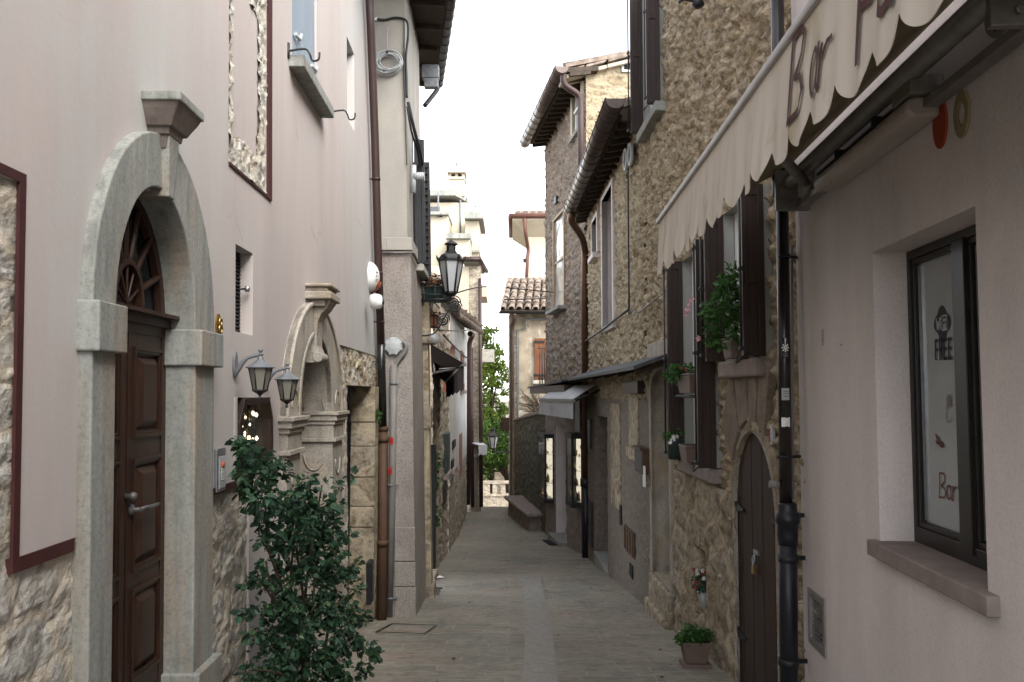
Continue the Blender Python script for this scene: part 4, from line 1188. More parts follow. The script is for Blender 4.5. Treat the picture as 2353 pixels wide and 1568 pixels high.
tag(m_.build('sticker', [WHITEP, IRON, COBALT, YELST], fix=False), 'white square sticker with dark sunburst on the brown downpipe', 'sticker')
c = pp(880.5, 944)
m_ = roundst('s', c, .052, .1, WHITEP, extra=.058)
o_ = c + Vector((0, -.066, 0))
for z0_, z1_, w0, w1 in ((.035, .085, .046, .022), (-.085, -.035, .022, .046)):
    m_.add([o_ + Vector((-w0 if z0_ > 0 else -w0, 0, z0_)), o_ + Vector((w0, 0, z0_)), o_ + Vector((w1, 0, z1_)), o_ + Vector((-w1, 0, z1_))], [(0, 1, 2, 3)], 1)
m_.add([o_ + Vector(q) for q in ((-.05, 0, -.006), (-.012, 0, -.006), (-.012, 0, .008), (-.05, 0, .008))], [(0, 1, 2, 3)], 2)
m_.add([o_ + Vector(q) for q in ((.012, 0, -.006), (.05, 0, -.006), (.05, 0, .008), (.012, 0, .008))], [(0, 1, 2, 3)], 2)
for x0 in (-.01, .004):
    m_.add([o_ + Vector((x0, -.002, .045)), o_ + Vector((x0 + .007, -.002, .045)), o_ + Vector((x0 + .007, -.002, .075)), o_ + Vector((x0, -.002, .075))], [(0, 1, 2, 3)], 0)
for x0 in (-.024, -.008, .008):
    m_.add([o_ + Vector((x0, -.002, -.07)), o_ + Vector((x0 + .012, -.002, -.07)), o_ + Vector((x0 + .012, -.002, -.05)), o_ + Vector((x0, -.002, -.05))], [(0, 1, 2, 3)], 0)
tag(m_.build('sticker', [WHITEP, COBALT, REDST], fix=False), 'round blue and white sticker on the brown downpipe', 'sticker')

# dark board standing past the pier
m_ = MB(); bp = at(992, 1312, 17.3); bt = at(992, 1022, 17.3)
m_.wbox(at(985, 1200, 17.3).x, at(1001, 1200, 17.3).x, 17.3, 17.4, gz(17.3), bt.z)
m_.wbox(at(987, 1200, 17.3).x, at(999, 1200, 17.3).x, 17.285, 17.3, gz(17.3) + .1, at(992, 1190, 17.3).z)
tag(m_.build('board', IRON, bevel=.01), 'tall dark board standing by the doorway of the grey house', 'board')
m_ = MB(); m_.wbox(-1.75, at(1003, 1340, 14.9).x - .06, 14.75, 15.3, gz(15) - .2, gz(15) + .18)
m_.wbox(-1.75, at(1000, 1340, 14.9).x - .14, 15.3, 17.2, gz(16) - .5, gz(16.6) + .1)
tag(m_.build('doorstep', WORN, gh, bevel=.03), None)
m_ = MB(); p = gpix(995, 1363)
for i in range(5): m_.wbox(p.x - .12 + .05 * i, p.x - .09 + .05 * i, p.y - .25, p.y + .25, p.z + .01, p.z + .03)
m_.wbox(p.x - .14, p.x + .14, p.y - .28, p.y - .25, p.z + .01, p.z + .035); m_.wbox(p.x - .14, p.x + .14, p.y + .25, p.y + .28, p.z + .01, p.z + .035)
tag(m_.build('drain_grate', IRON), 'rusty drain grate in the paving by the grey house', 'grate')

# ------------------------------------------------------------------ street lamp on its wrought bracket
SLY = 14.0
sl_ = tag(empty('street_lamp', LS.P(SLY, EZ + 1.3)), 'large black lantern on a bracket above the flower boxes', 'street lamp')
c = at(1036, 640, SLY)
cap = MB()
cap.lathe(c, [(.225, .28), (.23, .3), (.2, .33), (.16, .39), (.095, .43), (.09, .44), (.1, .445), (.075, .455), (.075, .54), (.085, .55), (.085, .555)], 6, smooth=False, rot=R(10))
cap.lathe(c, [(.115, .565), (.11, .575), (.0, .65)], 12, smooth=False)
for i in range(6):
    q = R(10 + 60 * i); a = Vector((math.cos(q), math.sin(q), 0))
    cap.tube([c + a * .2 + Vector((0, 0, .31)), c + a * .225 + Vector((0, 0, .33)), c + a * .245 + Vector((0, 0, .38))], [.03, .022, .004], 6)
cap.build('lamp_cap', IRON, sl_)
g_ = MB(); g_.lathe(c, [(.1, -.23), (.195, .28)], 6, smooth=False, rot=R(10)); g_.build('lamp_glass', WHGL, sl_)
f_ = MB()
for i in range(6):
    q = R(10 + 60 * i); f_.tube([c + Vector((.102 * math.cos(q), .102 * math.sin(q), -.24)), c + Vector((.2 * math.cos(q), .2 * math.sin(q), .29))], .017, 6)
f_.lathe(c, [(.03, -.3), (.07, -.28), (.11, -.25), (.11, -.22), (.08, -.22)], 6, smooth=False, rot=R(10))
f_.build('lamp_frame', IRON, sl_)
b_ = MB()
wx = LS.P(SLY, EZ).x
b_.tube([(wx, SLY, c.z - .36), (c.x + .05, SLY, c.z - .34)], .018, 6)
b_.tube([(c.x, SLY, c.z - .36), (c.x, SLY, c.z - .28)], .02, 6)
def spiral(cx, cz, r0, r1, turns, a0=0, y=SLY, s=1):
    return [Vector((cx + (r0 + (r1 - r0) * i / 40) * math.cos(R(a0) + s * turns * 2 * math.pi * i / 40), y, cz + (r0 + (r1 - r0) * i / 40) * math.sin(R(a0) + s * turns * 2 * math.pi * i / 40))) for i in range(41)]
for x_, y_, r0 in ((1040, 665, .09), (1042, 695, .12), (1018, 735, .11), (1048, 705, .1)):
    p = at(x_, y_, SLY)
    b_.tube(spiral(p.x, p.z, r0, .015, 2.6), .011, 6); b_.tube(spiral(p.x, p.z, r0 * .95, .03, 1.8, 120, SLY + .05), .009, 6)
b_.tube(curve([(wx, SLY, c.z - .95), (wx + .25, SLY, c.z - .9), at(1015, 735, SLY) + Vector((.08, 0, .1)), at(1042, 700, SLY)]), .014, 6)
b_.build('bracket', IRON, sl_)

FRESH = {'rose_leaf': leafm('rose_leaf_new', (.055, .105, .045), (.025, .055, .026)), 'dark_tree_leaf': LEAFT, 'tree_leaf': leafm('tree_leaf_new', (.17, .24, .045), (.1, .16, .03))}
def planter(name, label, cat, p, w, d, h, mat_, rim=.02, group=None, taper=.8, yaw=0.0):
    """a tapered trough; p is the middle of its base"""
    o = tag(empty(name, p), label, cat, group)
    ca, sa = math.cos(yaw), math.sin(yaw)
    def q(x, y, z): return Vector((p[0] + x * ca - y * sa, p[1] + x * sa + y * ca, p[2] + z))
    m = MB()
    def ring(s, z): return [q(-w / 2 * s, -d / 2 * s, z), q(w / 2 * s, -d / 2 * s, z), q(w / 2 * s, d / 2 * s, z), q(-w / 2 * s, d / 2 * s, z)]
    m.hexa(ring(taper, 0) + ring(1, h - rim))
    m.hexa(ring(1.06, h - rim) + ring(1.06, h))
    m.build('trough', mat_, o, bevel=.012)
    s = MB(); s.hexa(ring(.94, h - rim) + ring(.96, h + .004)); s.build('soil', SOIL, o)
    return o
def foliage(o, blobs, n, size, mat_, name='foliage', droop=.1, gate=None):
    m = MB(); leaves(m, blobs, int(n * .72), size, droop=droop, gate=gate); leaves(m, blobs, int(n * .4), size * .68, m=1, droop=droop, gate=gate)
    return m.build(name, [mat_, FRESH.get(mat_.name, mat_)], o, fix=False)
def petals(o, pts, r, mat_, k=5, name='flower'):
    m = MB()
    for p in pts:
        p = Vector(p); a = Vector((rnd.uniform(-1, .2), rnd.uniform(-1, -.3), rnd.uniform(-.2, .8))).normalized(); b = a.orthogonal().normalized(); c = a.cross(b)
        for i in range(k):
            q = 2 * math.pi * i / k; e = b * math.cos(q) + c * math.sin(q); s = a.cross(e)
            m.add([p, p + e * r * .6 + s * r * .4 + a * .2 * r, p + e * r + a * .35 * r, p + e * r * .6 - s * r * .4 + a * .2 * r], [(0, 1, 2, 3)])
    return m.build(name, mat_, o, fix=False, split=True)
# two flower boxes in iron cradles on the grey house
p = at(1018, 692, 14.5)
fb1 = planter('flower_box', 'dark flower box with rusty leaves beside the street lamp', 'flower box', p - Vector((.12, 0, .0)), .34, .8, .2, DKGREENP, taper=.85)
foliage(fb1, [(p + Vector((-.1, -.2, .3)), (.18, .3, .12)), (p + Vector((-.16, .2, .28)), (.14, .3, .1))], 260, .07, LEAFR)
m_ = MB()
for z in (-.06, .06, .24):
    m_.tube([(wx, 14.05, p.z + z), (p.x + .1, 14.05, p.z + z), (p.x + .1, 14.95, p.z + z)], .014, 6)
for x in (-.3, -.1, .1):
    m_.tube([(p.x + x, 14.05, p.z + .25), (p.x + x, 14.05, p.z - .08), (p.x + x, 14.95, p.z - .08)], .012, 6)
m_.build('cradle', DKGREENP, fb1)
p = at(1002, 752, 14.8)
fb2 = planter('flower_box', 'terracotta flower box in an iron cradle under the street lamp', 'flower box', p - Vector((.1, 0, 0)), .28, .7, .2, TERRAR, taper=.85)
foliage(fb2, [(p + Vector((-.1, 0, .26)), (.15, .3, .06))], 90, .05, LEAFR)
m_ = MB()
for z in (-.04, .16): m_.tube([(wx, 14.4, p.z + z), (p.x + .06, 14.4, p.z + z), (p.x + .06, 15.2, p.z + z)], .012, 6)
m_.tube([(p.x, 14.4, p.z + .22), (p.x, 14.4, p.z - .1)], .012, 6)
m_.build('cradle', IRON, fb2)

# ------------------------------------------------------------------ big rose bush against the pink wall
def by(x): return 5.0 + (x - 540) / 290 * 1.15
BL = [(548, 1015, 18), (556, 1085, 24), (560, 1120, 20), (615, 1065, 30), (600, 1245, 20), (610, 1290, 16), (815, 1300, 14), (800, 1320, 20), (590, 1460, 26), (575, 1540, 26), (560, 1030, 22), (575, 1060, 34), (590, 1095, 42), (640, 1085, 36), (600, 1150, 46), (655, 1140, 44), (700, 1110, 30), (690, 1160, 46), (740, 1115, 26), (778, 1116, 12), (808, 1095, 11), (730, 1172, 42), (780, 1165, 22),
      (620, 1205, 36), (680, 1215, 50), (745, 1225, 48), (795, 1228, 16), (650, 1255, 36), (720, 1270, 44), (772, 1275, 20), (652, 1300, 18), (700, 1310, 32), (760, 1315, 34), (600, 1335, 26), (655, 1345, 36), (720, 1355, 44), (775, 1350, 42), (810, 1355, 24),
      (570, 1345, 13), (566, 1408, 17), (600, 1400, 26), (655, 1395, 42), (725, 1410, 52), (785, 1410, 42), (825, 1420, 24), (620, 1455, 32), (680, 1460, 50), (745, 1470, 50), (800, 1470, 34), (842, 1490, 24), (862, 1508, 12), (835, 1540, 22), (590, 1500, 26), (640, 1515, 46), (705, 1525, 52), (770, 1530, 44), (810, 1545, 26),
      (620, 1575, 46), (680, 1590, 56), (745, 1590, 50), (790, 1590, 34), (640, 1650, 50), (710, 1660, 56), (770, 1650, 40)]
bsh = tag(empty('rose_bush', (-1.45, 5.7, gz(5.7))), 'tall dark green rose bush against the pink wall', 'shrub')
bl = []
for x, y, r in BL:
    Y = by(x) + rnd.uniform(-.12, .12); p = at(x, y, Y); wxx = LP.P(Y, p.z).x + .07
    rw = r / F * Y
    bl.append((Vector((max(p.x, wxx + rw * .5), p.y, p.z)), (rw * .92, max(rw, .1) * .85, rw * .88)))
foliage(bsh, bl, 7400, .055, LEAFB, droop=.25, gate=6.0)
stx = MB()
b0 = Vector((-1.38, 5.75, gz(5.7) + .3))
for q in (0, 9, 16, 24, 33, 37, 42, 18, 28, 5):
    tip = bl[q][0]
    stx.tube(curve([b0, b0 + (tip - b0) * .35 + Vector((rnd.uniform(-.06, .06), rnd.uniform(-.06, .06), .18)), b0 + (tip - b0) * .7 + Vector((rnd.uniform(-.05, .05), 0, .1)), tip], 5), [.014 - .0006 * i for i in range(16)], 6)
stx.build('stem', BARK, bsh)
m_ = MB(); m_.lathe((b0.x, b0.y, gz(5.7)), [(.17, 0), (.2, .05), (.22, .3), (.25, .34), (.25, .38)], 20)
m_.build('pot', TERRA, bsh)
# cover in the paving
p0, p1, p2, p3 = gpix(862, 1456), gpix(975, 1460), gpix(1005, 1440), gpix(900, 1436)
m_ = MB()
def fquad(a, b, c, d, dz):
    return [Vector((q.x, q.y, gz(q.y) + dz)) for q in (a, b, c, d)]
o4 = fquad(p0, p1, p2, p3, .016); ctr = sum(o4, Vector()) / 4
i4 = [q + (ctr - q) * .055 for q in o4]
for i in range(4):
    j = (i + 1) % 4
    m_.hexa([o4[i], o4[j], i4[j], i4[i]] + [q + Vector((0, 0, .006)) for q in (o4[i], o4[j], i4[j], i4[i])])
tag(m_.build('access_cover', IRON), 'slab-filled access cover with a dark frame by the left wall', 'manhole cover')
# ================================================================== right: the bar in pink roughcast
RP = Rw(1.8, 0.059)
bar = tag(empty('bar_house', (2.2, 4, gz(4))), 'pinkish grey rendered bar house at the near right', 'house')
BE = 6.5
v0, v1 = RP.U(2255, 900), RP.U(2013, 900)
vz0, vz1 = RP.Z(2022, 1243) , RP.Z(2009, 579)
t0, t1 = RP.U(1897, 1430), RP.U(1861, 1430)
tz0, tz1 = RP.Z(1880, 1488), RP.Z(1880, 1372)
hl = [(v0, v1, vz0, vz1), (t0, t1, tz0, tz1)]
mb = MB()
mb.plate(RP, [-8, BE] + [q for h in hl for q in h[:2]], [gz(8) - .6, EZ + 5.2] + [q for h in hl for q in h[2:]],
         lambda u, z: not any(h[0] < u < h[1] and h[2] < z < h[3] for h in hl), 0, -.03)
mb.reveal(RP, [(v0, vz0 - .02), (v1, vz0 - .02), (v1, vz1), (v0, vz1)], -.02, -.26)
mb.quad(RP.P(BE, gz(8) - .6, 0), RP.P(BE, EZ + 5.2, 0), RP.P(BE, EZ + 5.2, -.5), RP.P(BE, gz(8) - .6, -.5))
mb.build('wall', PINKR, bar)
nW = -.22
wn = MB(); wf = MB()
um = RP.U(2226, 900, nW)
wf.strip(RP, [(v0, vz0), (v1, vz0), (v1, vz1), (v0, vz1), (v0, vz0)], [(v0 + .03, vz0 + .09), (v1 - .035, vz0 + .09), (v1 - .035, vz1 - .05), (v0 + .03, vz1 - .05), (v0 + .03, vz0 + .09)], nW - .03, nW + .03)
wf.box(RP, um - .07, um + .06, vz0 + .05, vz1 - .04, nW - .03, nW + .04)
wno = wf.build('window', FRBLK, bar, bevel=.004)
for a, b in ((um + .06, v1 - .035), (v0 + .03, um - .07)):
    g_ = MB(); g_.strip(RP, [(a, vz0 + .09), (b, vz0 + .09), (b, vz1 - .05), (a, vz1 - .05), (a, vz0 + .09)], [(a + .02, vz0 + .12), (b - .025, vz0 + .12), (b - .025, vz1 - .08), (a + .02, vz1 - .08), (a + .02, vz0 + .12)], nW - .03, nW + .018)
    g_.build('sash', FRBLK, wno, bevel=.004)
    g_ = MB(); g_.box(RP, a + .03, b - .03, vz0 + .12, vz1 - .08, nW - .025, nW - .015); g_.build('pane', PANE, wno)
    g_ = MB(); g_.box(RP, b - .075, b - .05, vz0 + .13, vz1 - .09, nW - .015, nW - .005); g_.box(RP, b - .045, b - .037, vz0 + .13, vz1 - .09, nW - .015, nW - .002); g_.build('reflection_bar', SILVER, wno)  # silver bars drawn in place of a bright reflected streak on the glass
sl = MB(); sl.box(RP, v0 - .1, v1 + .06, vz0 - .088, vz0, -.24, .055); sl.build('sill', SILLST, wno, bevel=.008)
# lettering on the pane
def strokes(mb, fr, org, sx, sz, n, th, lines, m=0, sgn=-1, lean=0.0, mapn=None):
    """thin ribbons; x runs left to right in the picture, which is towards -u on the right wall"""
    for ln_ in lines:
        pts = [(org[0] + sgn * (x + lean * y) * sx, org[1] + y * sz) for x, y in ln_]
        for (a, b), (c, d) in zip(pts, pts[1:]):
            L = math.hypot(c - a, d - b)
            if L < 1e-6: continue
            px, pz = -(d - b) / L * th / 2, (c - a) / L * th / 2
            ex, ez = (c - a) / L * th * .3, (d - b) / L * th * .3
            q = [(a + px - ex, b + pz - ez), (c + px + ex, d + pz + ez), (c - px + ex, d - pz + ez), (a - px - ex, b - pz - ez)]
            mb.add([fr.P(u, z, (mapn(u, z) if mapn else n)) for u, z in q], [(0, 1, 2, 3)], m)
def ell(cx, cy, rx, ry, a0=0, a1=360, k=16):
    return [(cx + rx * math.cos(R(a0 + (a1 - a0) * i / k)), cy + ry * math.sin(R(a0 + (a1 - a0) * i / k))) for i in range(k + 1)]
GL = {
 'F': [[(0, 0), (0, 1), (.6, 1)], [(0, .52), (.5, .52)]], 'R': [[(0, 0), (0, 1), (.4, 1), (.58, .88), (.58, .65), (.4, .5), (0, .5)], [(.35, .5), (.6, 0)]],
 'E': [[(.6, 1), (0, 1), (0, 0), (.6, 0)], [(0, .52), (.5, .52)]], 'W': [[(0, 1), (.18, 0), (.35, .7), (.52, 0), (.7, 1)]], 'i': [[(.1, 0), (.1, .65)], [(.1, .85), (.1, 1)]],
 'B': [[(0, 0), (0.08, 1), (.42, 1.02), (.6, .9), (.52, .68), (.2, .5), (.5, .42), (.66, .22), (.5, .04), (-.05, 0)]],
 'a': [ell(.26, .3, .2, .27) , [(.47, .58), (.46, .1), (.56, .02)]],
 'r': [[(.05, 0), (.1, .58)], [(.08, .36), (.25, .56), (.42, .55)]],
 'P': [[(0, -.02), (.1, 1)], [(.02, .95), (.4, 1.0), (.6, .85), (.52, .6), (.3, .48), (.06, .5)]],
 'u': [[(.05, .58), (.05, .15), (.2, .02), (.38, .15), (.45, .58)], [(.45, .58), (.45, .1), (.55, .02)]], }
def word(mb, fr, s, org, sx, sz, n, th, gap, m=0, mapn=None, lean=0.0):
    x = 0
    for ch_ in s:
        if ch_ == ' ': x += gap[' ']; continue
        strokes(mb, fr, (org[0] - x * sx, org[1]), sx, sz, n, th, GL[ch_], m, mapn=mapn, lean=lean)
        x += gap.get(ch_, gap['*'])
dc = MB(); nP = nW - .0125
q = RP.pix(2165, 743, nP); w_ = .085
badge = arc(q[0], q[1] + .0, .07, .09, 30, 0, 360)
vs_ = [(q[0] + (.105 + .012 * math.cos(R(4 * a))) * math.cos(R(a)) * .72, q[1] + (.06 + .03 * max(0, abs(math.sin(R(a))) - .55) * 2) * math.sin(R(a))) for a in range(0, 360, 10)]
dc.prism(RP, [(q[0] + .1 * math.cos(R(a)), q[1] + .06 * math.sin(R(a))) for a in range(0, 360, 10)], nP, nP + .0009)
dc.prism(RP, [(q[0] + .062 * math.cos(R(a)), q[1] + .095 * math.sin(R(a))) for a in range(0, 360, 10)], nP, nP + .0011)
e = nP + .0025
word(dc, RP, 'Wi', (q[0] + .066, q[1] - .03), .062, .06, e, .011, {'*': .8, 'i': .3}, m=1)
dc.prism(RP, [(q[0] + .0, q[1] - .042), (q[0] - .062, q[1] - .042), (q[0] - .062, q[1] + .042), (q[0] + .0, q[1] + .042)], nP + .0012, nP + .0018, m=1)
word(dc, RP, 'Fi', (q[0] - .012, q[1] - .028), .05, .056, e, .011, {'*': .72, 'i': .3}, m=0)
q2 = RP.pix(2151, 826, nP)
word(dc, RP, 'FREE', (q2[0], q2[1]), .052, .1, e, .018, {'*': 1.02}, m=0)
dc.build('wifi_decal', [NAVY, LTGREY], wno, fix=False)
dc = MB(); q = RP.pix(2160, 1143, nP)
word(dc, RP, 'Bar Pa', (q[0], q[1]), .12, .13, e, .011, {'*': .58, 'B': .68, ' ': .3, 'r': .42})
strokes(dc, RP, RP.pix(2152, 1020, nP), .1, .1, e, .013, [ell(.2, .2, .22, .16, 200, 480), [(.0, .5), (.3, .0)], ell(.55, 0, .12, .1), ell(.8, -.02, .1, .09)])
dc.build('faded_letter', RUST, wno, fix=False, split=True)
dc = MB(); q = RP.pix(2178, 930, nP)
strokes(dc, RP, q, .1, .1, e, .008, [[(-.1, .3), (-.1, -.9)], [(-.1, -.9), (.1, -.9)], [(.35, -.6), (.35, -.8)], [(.2, -.9), (.35, -.85)]])
strokes(dc, RP, (q[0] - .02, q[1] + .02), .1, .1, e, .045, [[(.0, .2), (.0, -.2)]])
dc.build('poster_mark', ALUM, wno, fix=False)
# vent grille
vg = MB(); vg.strip(RP, [(t0 - .01, tz0 - .02), (t1 + .01, tz0 - .02), (t1 + .01, tz1 + .02), (t0 - .01, tz1 + .02), (t0 - .01, tz0 - .02)], [(t0 + .04, tz0 + .03), (t1 - .04, tz0 + .03), (t1 - .04, tz1 - .03), (t0 + .04, tz1 - .03), (t0 + .04, tz0 + .03)], -.04, .012)
vgo = vg.build('vent', ALUM, bar, bevel=.004)
vm = MB(); vm.box(RP, t0, t1, tz0, tz1, -.08, -.06, 1)
for i in range(7): u = t0 + (t1 - t0) * (i + .5) / 7; vm.box(RP, u - .004, u + .004, tz0 + .02, tz1 - .02, -.02, -.014)
for i in range(11): z = tz0 + (tz1 - tz0) * (i + .5) / 11; vm.box(RP, t0 + .02, t1 - .02, z - .004, z + .004, -.014, -.008)
vm.build('mesh', [ALUM, DARK], vgo)
# painted marks on the wall (mostly red and dull yellow drops)
pmk = MB()
q = RP.pix(2163, 285); 
pmk.prism(RP, [(q[0] + .075 * math.cos(R(a)), q[1] + .12 * math.sin(R(a))) for a in range(0, 360, 12)], 0, .012)
q = RP.pix(2213, 262)
pmk.strip(RP, [(q[0] + .075 * math.cos(R(a)), q[1] + .11 * math.sin(R(a))) for a in range(0, 361, 12)], [(q[0] + .035 * math.cos(R(a)), q[1] + .05 * math.sin(R(a))) for a in range(0, 361, 12)], 0, .012, 1)
tag(pmk.build('wall_ornament', [REDPNT, BEIGEPNT], bevel=.006), 'painted red drop and dull yellow ring on the bar wall under the awning', 'ornament')

# striplight housing below the awning
hs = tag(empty('strip_light', RP.P(*RP.pix(1905, 420))), 'long beige strip light housing under the awning', 'light fitting')
hu0, hu1 = RP.U(2118, 300, .1), RP.U(1893, 430, .1)
hz = RP.Z(1905, 432, .1)
m_ = MB()
pr_ = [(.0, .0), (.13, -.005), (.16, .03), (.16, .075), (.13, .1), (0, .1)]
k = len(pr_)
vs_ = [RP.P(u, hz + b, a + .01) for u in (hu0, hu1) for a, b in pr_]
m_.add(vs_, [tuple(range(k))[::-1], tuple(range(k, 2 * k))] + [(i, (i + 1) % k, k + (i + 1) % k, k + i) for i in range(k)])
m_.build('housing', HOUSING, hs, bevel=.025)
m_ = MB(); m_.box(RP, hu0 + .02, hu1 - .02, hz + .1, hz + .115, .02, .15)
for u in (hu0 + .4, hu1 - .5): m_.box(RP, u, u + .04, hz + .08, hz + .135, .1, .175)
m_.build('clamp', IRON, hs, split=True)
m_ = MB(); m_.box(RP, hu0 - .03, hu0 + .2, hz + .1, hz + .2, .0, .16); m_.build('bracket', ALUM, hs, bevel=.01)

# the awning
aw = tag(empty('awning', (1.5, 4.5, EZ + 1.3)), 'cream scalloped shop awning with maroon lettering over the bar', 'awning')
AF = Rw(0.9635, 0.028)
A0, A1 = 1.2, AF.U(1514, 512)
Zr = AF.Z(1514, 512)
vl = MB()
W_ = .252
def wav(u, z): 
    d = (Zr - z) / .45
    return .0 + d * (.006 * math.sin(u * 2 * math.pi / W_ * .5 + .6) + .012 * math.sin(u * 9.1 + 1.0) + .006 * math.sin(u * 37.0)) + .03 * d
nu = 420; nz = 12
def drop(u):
    ph = (u - 2.61) / W_
    f = ph - math.floor(ph)
    return .365 + .085 * (1 - abs(2 * f - 1) ** 2.3)
for i in range(nu + 1):
    u = A0 + (A1 - A0) * i / nu
    for j in range(nz + 1):
        z = Zr - drop(u) * j / nz
        vl.v.append(tuple(AF.P(u, z, wav(u, z))))
for i in range(nu):
    for j in range(nz):
        a = i * (nz + 1) + j
        vl.f.append((a, a + nz + 1, a + nz + 2, a + 1)); vl.m.append(0); vl.sm.append(False)
vo = vl.build('valance', CANVAS, aw, fix=False)
so_ = vo.modifiers.new('cloth', 'SOLIDIFY'); so_.thickness = .003
lt = MB()
mp_ = lambda u, z: wav(u, z) + .008
def wordpx(ch_, x, y0, y1, sx, th):
    a, b = AF.pix(x, y1), AF.pix(x, y0)
    strokes(lt, AF, (a[0], a[1]), sx, b[1] - a[1], 0, th, [[(p + (r - p) * i / 6, q + (s - q) * i / 6) for (p, q), (r, s) in zip(l, l[1:]) for i in range(7)] for l in GL[ch_]], mapn=mp_)
wordpx('B', 1829, 92, 283, .26, .026)
wordpx('a', 1877, 40, 238, .22, .02)
wordpx('r', 1902, 35, 205, .26, .018)
wordpx('P', 1986, -95, 140, .30, .03)
wordpx('u', 2042, -60, 45, .2, .03)
lt.build('letter', TEXTM, vo, fix=False, split=True)
fab = MB()
back = lambda u: Vector((RP.P(u, 0, .05).x, RP.P(u, 0, .05).y, Zr + .42))
vs_ = []
for i in range(41):
    u = A0 + (A1 - .04 - A0) * i / 40
    a, b = AF.P(u, Zr + .01, 0), back(min(u, BE))
    for j in range(7):
        t_ = j / 6; p = a + (b - a) * t_; p.z -= .05 * math.sin(math.pi * t_); vs_.append(p)
fab.add(vs_, [(i * 7 + j, i * 7 + j + 1, i * 7 + j + 8, i * 7 + j + 7) for i in range(40) for j in range(6)], 0, True)
fo = fab.build('canopy', UCANVAS, aw, fix=False)
s2 = fo.modifiers.new('cloth', 'SOLIDIFY'); s2.thickness = .006
ra = MB()
ra.hexa([AF.P(u, Zr + b, a) for u, a, b in ((A0, -.05, -.012), (A1 + .03, -.05, -.012), (A1 + .03, .02, -.012), (A0, .02, -.012), (A0, -.05, .03), (A1 + .03, -.05, .03), (A1 + .03, .02, .03), (A0, .02, .03))])
ra.build('front_rail', RAILM, aw, bevel=.012)
ar = MB()
zb2 = EZ + 1.47
for ub in (5.9, 2.6):
    e1 = RP.P(ub, zb2, .08); el = RP.P(ub - 1.0, zb2 - .03, .55); e2 = AF.P(ub - .2, Zr - .03, -.06)
    ar.tube([e1, el], .035, 8); ar.tube([el, e2], .03, 8)
    ar.tube([el - Vector((0, 0, .06)), el + Vector((0, 0, .06))], .05, 12)
    ar.tube([e1 - Vector((0, 0, .09)), e1 + Vector((0, 0, .08))], .06, 12)
ar.build('folding_arm', ALUM, aw, split=True)
ro = MB()
ro.tube([RP.P(1.6, zb2 + .06, .14), RP.P(6.1, zb2 + .06, .14)], .055, 12)
ro.box(RP, 1.5, 6.15, zb2 - .12, zb2 - .08, .02, .09)
ro.build('roller', ALUM, aw)
ep_ = MB()
for ub in (6.12, 3.0):
    ep_.prism(RP, [(ub + .0, zb2 - .14), (ub + .04, zb2 - .14), (ub + .04, zb2 + .16), (ub, zb2 + .16)], 0, .24)
    for a in range(5):
        p = RP.P(ub - .01, zb2 + .01 + .1 * math.sin(R(a * 72)), .12 + .08 * math.cos(R(a * 72))); ep_.tube([p, p + Vector((0, -.012, 0))], .02, 8)
ep_.build('end_plate', ALUM, aw, bevel=.01, split=True)
# perforated fitting at the near end
pf = MB(); q = RP.pix(2300, 22, .1)
pf.prism(RP, [(q[0] + .13 * math.cos(R(a)), q[1] + .1 * math.sin(R(a))) for a in range(0, 360, 20)], .06, .1)
for a in range(6):
    p = RP.P(q[0] + .075 * math.cos(R(a * 60)), q[1] + .06 * math.sin(R(a * 60)), .1)
    pf.prism(RP, [(q[0] + .075 * math.cos(R(a * 60)) + .02 * math.cos(R(b)), q[1] + .06 * math.sin(R(a * 60)) + .016 * math.sin(R(b))) for b in range(0, 360, 40)], .1, .104, 1)
pf.build('perforated_plate', [ALUM, DARK], aw)

# ================================================================== right: the tan rubble house
RS = Rw(2.33, -0.021)
rub = tag(empty('rubble_house', (2.3, 10, gz(10))), 'tall tan rubble stone house with dark folding shutters', 'house')
TE = 13.3
zlow = gz(22) - .6
WA = (RS.U(1764, 640), RS.U(1669, 700)); WAz = (EZ + .32, EZ + 1.8)
WB = (RS.U(1650, 900), RS.U(1574, 800)); WBz = (EZ - .77, EZ + 1.62)
AD = (RS.U(1787, 1250), RS.U(1690, 1300)); ADs, ADr = RS.Z(1700, 1165), 0
ADz = RS.Z(1736, 994)
ND = (RS.U(1541, 1000), RS.U(1500, 1000)); NDz = RS.Z(1520, 849)
WT = (11.62, 13.0); WTz = (RS.Z(1530, 222), EZ + 6.6)
NI = (RS.U(1627, 1300), RS.U(1598, 1300)); NIz = (RS.Z(1612, 1395), RS.Z(1612, 1258))
gr_ = [(WA[0] + .05, WA[1], *WAz), (WB[0] + .05, WB[1], *WBz), (AD[0], AD[1], zlow, ADz), (ND[0], ND[1], zlow, NDz), (WT[0] + .05, WT[1], *WTz), (NI[0], NI[1], *NIz)]
m_ = MB()
m_.relief(RS, 6.1, TE, zlow, EZ + 6.4, .032, .026, .095, cs=(.2, .145), n=-.025, seed=1.0, holes=gr_, facet=.35, bulge=.55)
m_.build('wall', RUBBLE, rub, fix=False)
m_ = MB()
m_.quad(RS.P(TE, EZ + 4.2, -.0), RS.P(TE, EZ + 6.4, 0), RS.P(TE, EZ + 6.4, -6), RS.P(TE, EZ + 4.2, -6))
m_.build('end_wall', RUBBLE, rub)
def recess(fr, h, depth, mat_, parent, back, name='window', arch=None):
    m = MB()
    poly = [(h[0], h[2]), (h[1], h[2])] + ([(h[1], h[3]), (h[0], h[3])] if arch is None else arch[::-1])
    m.reveal(fr, poly, .02, -depth)
    m.add([fr.P(u, z, -depth) for u, z in poly], [tuple(range(len(poly)))], 1)
    return m.build(name, [mat_, back], parent)
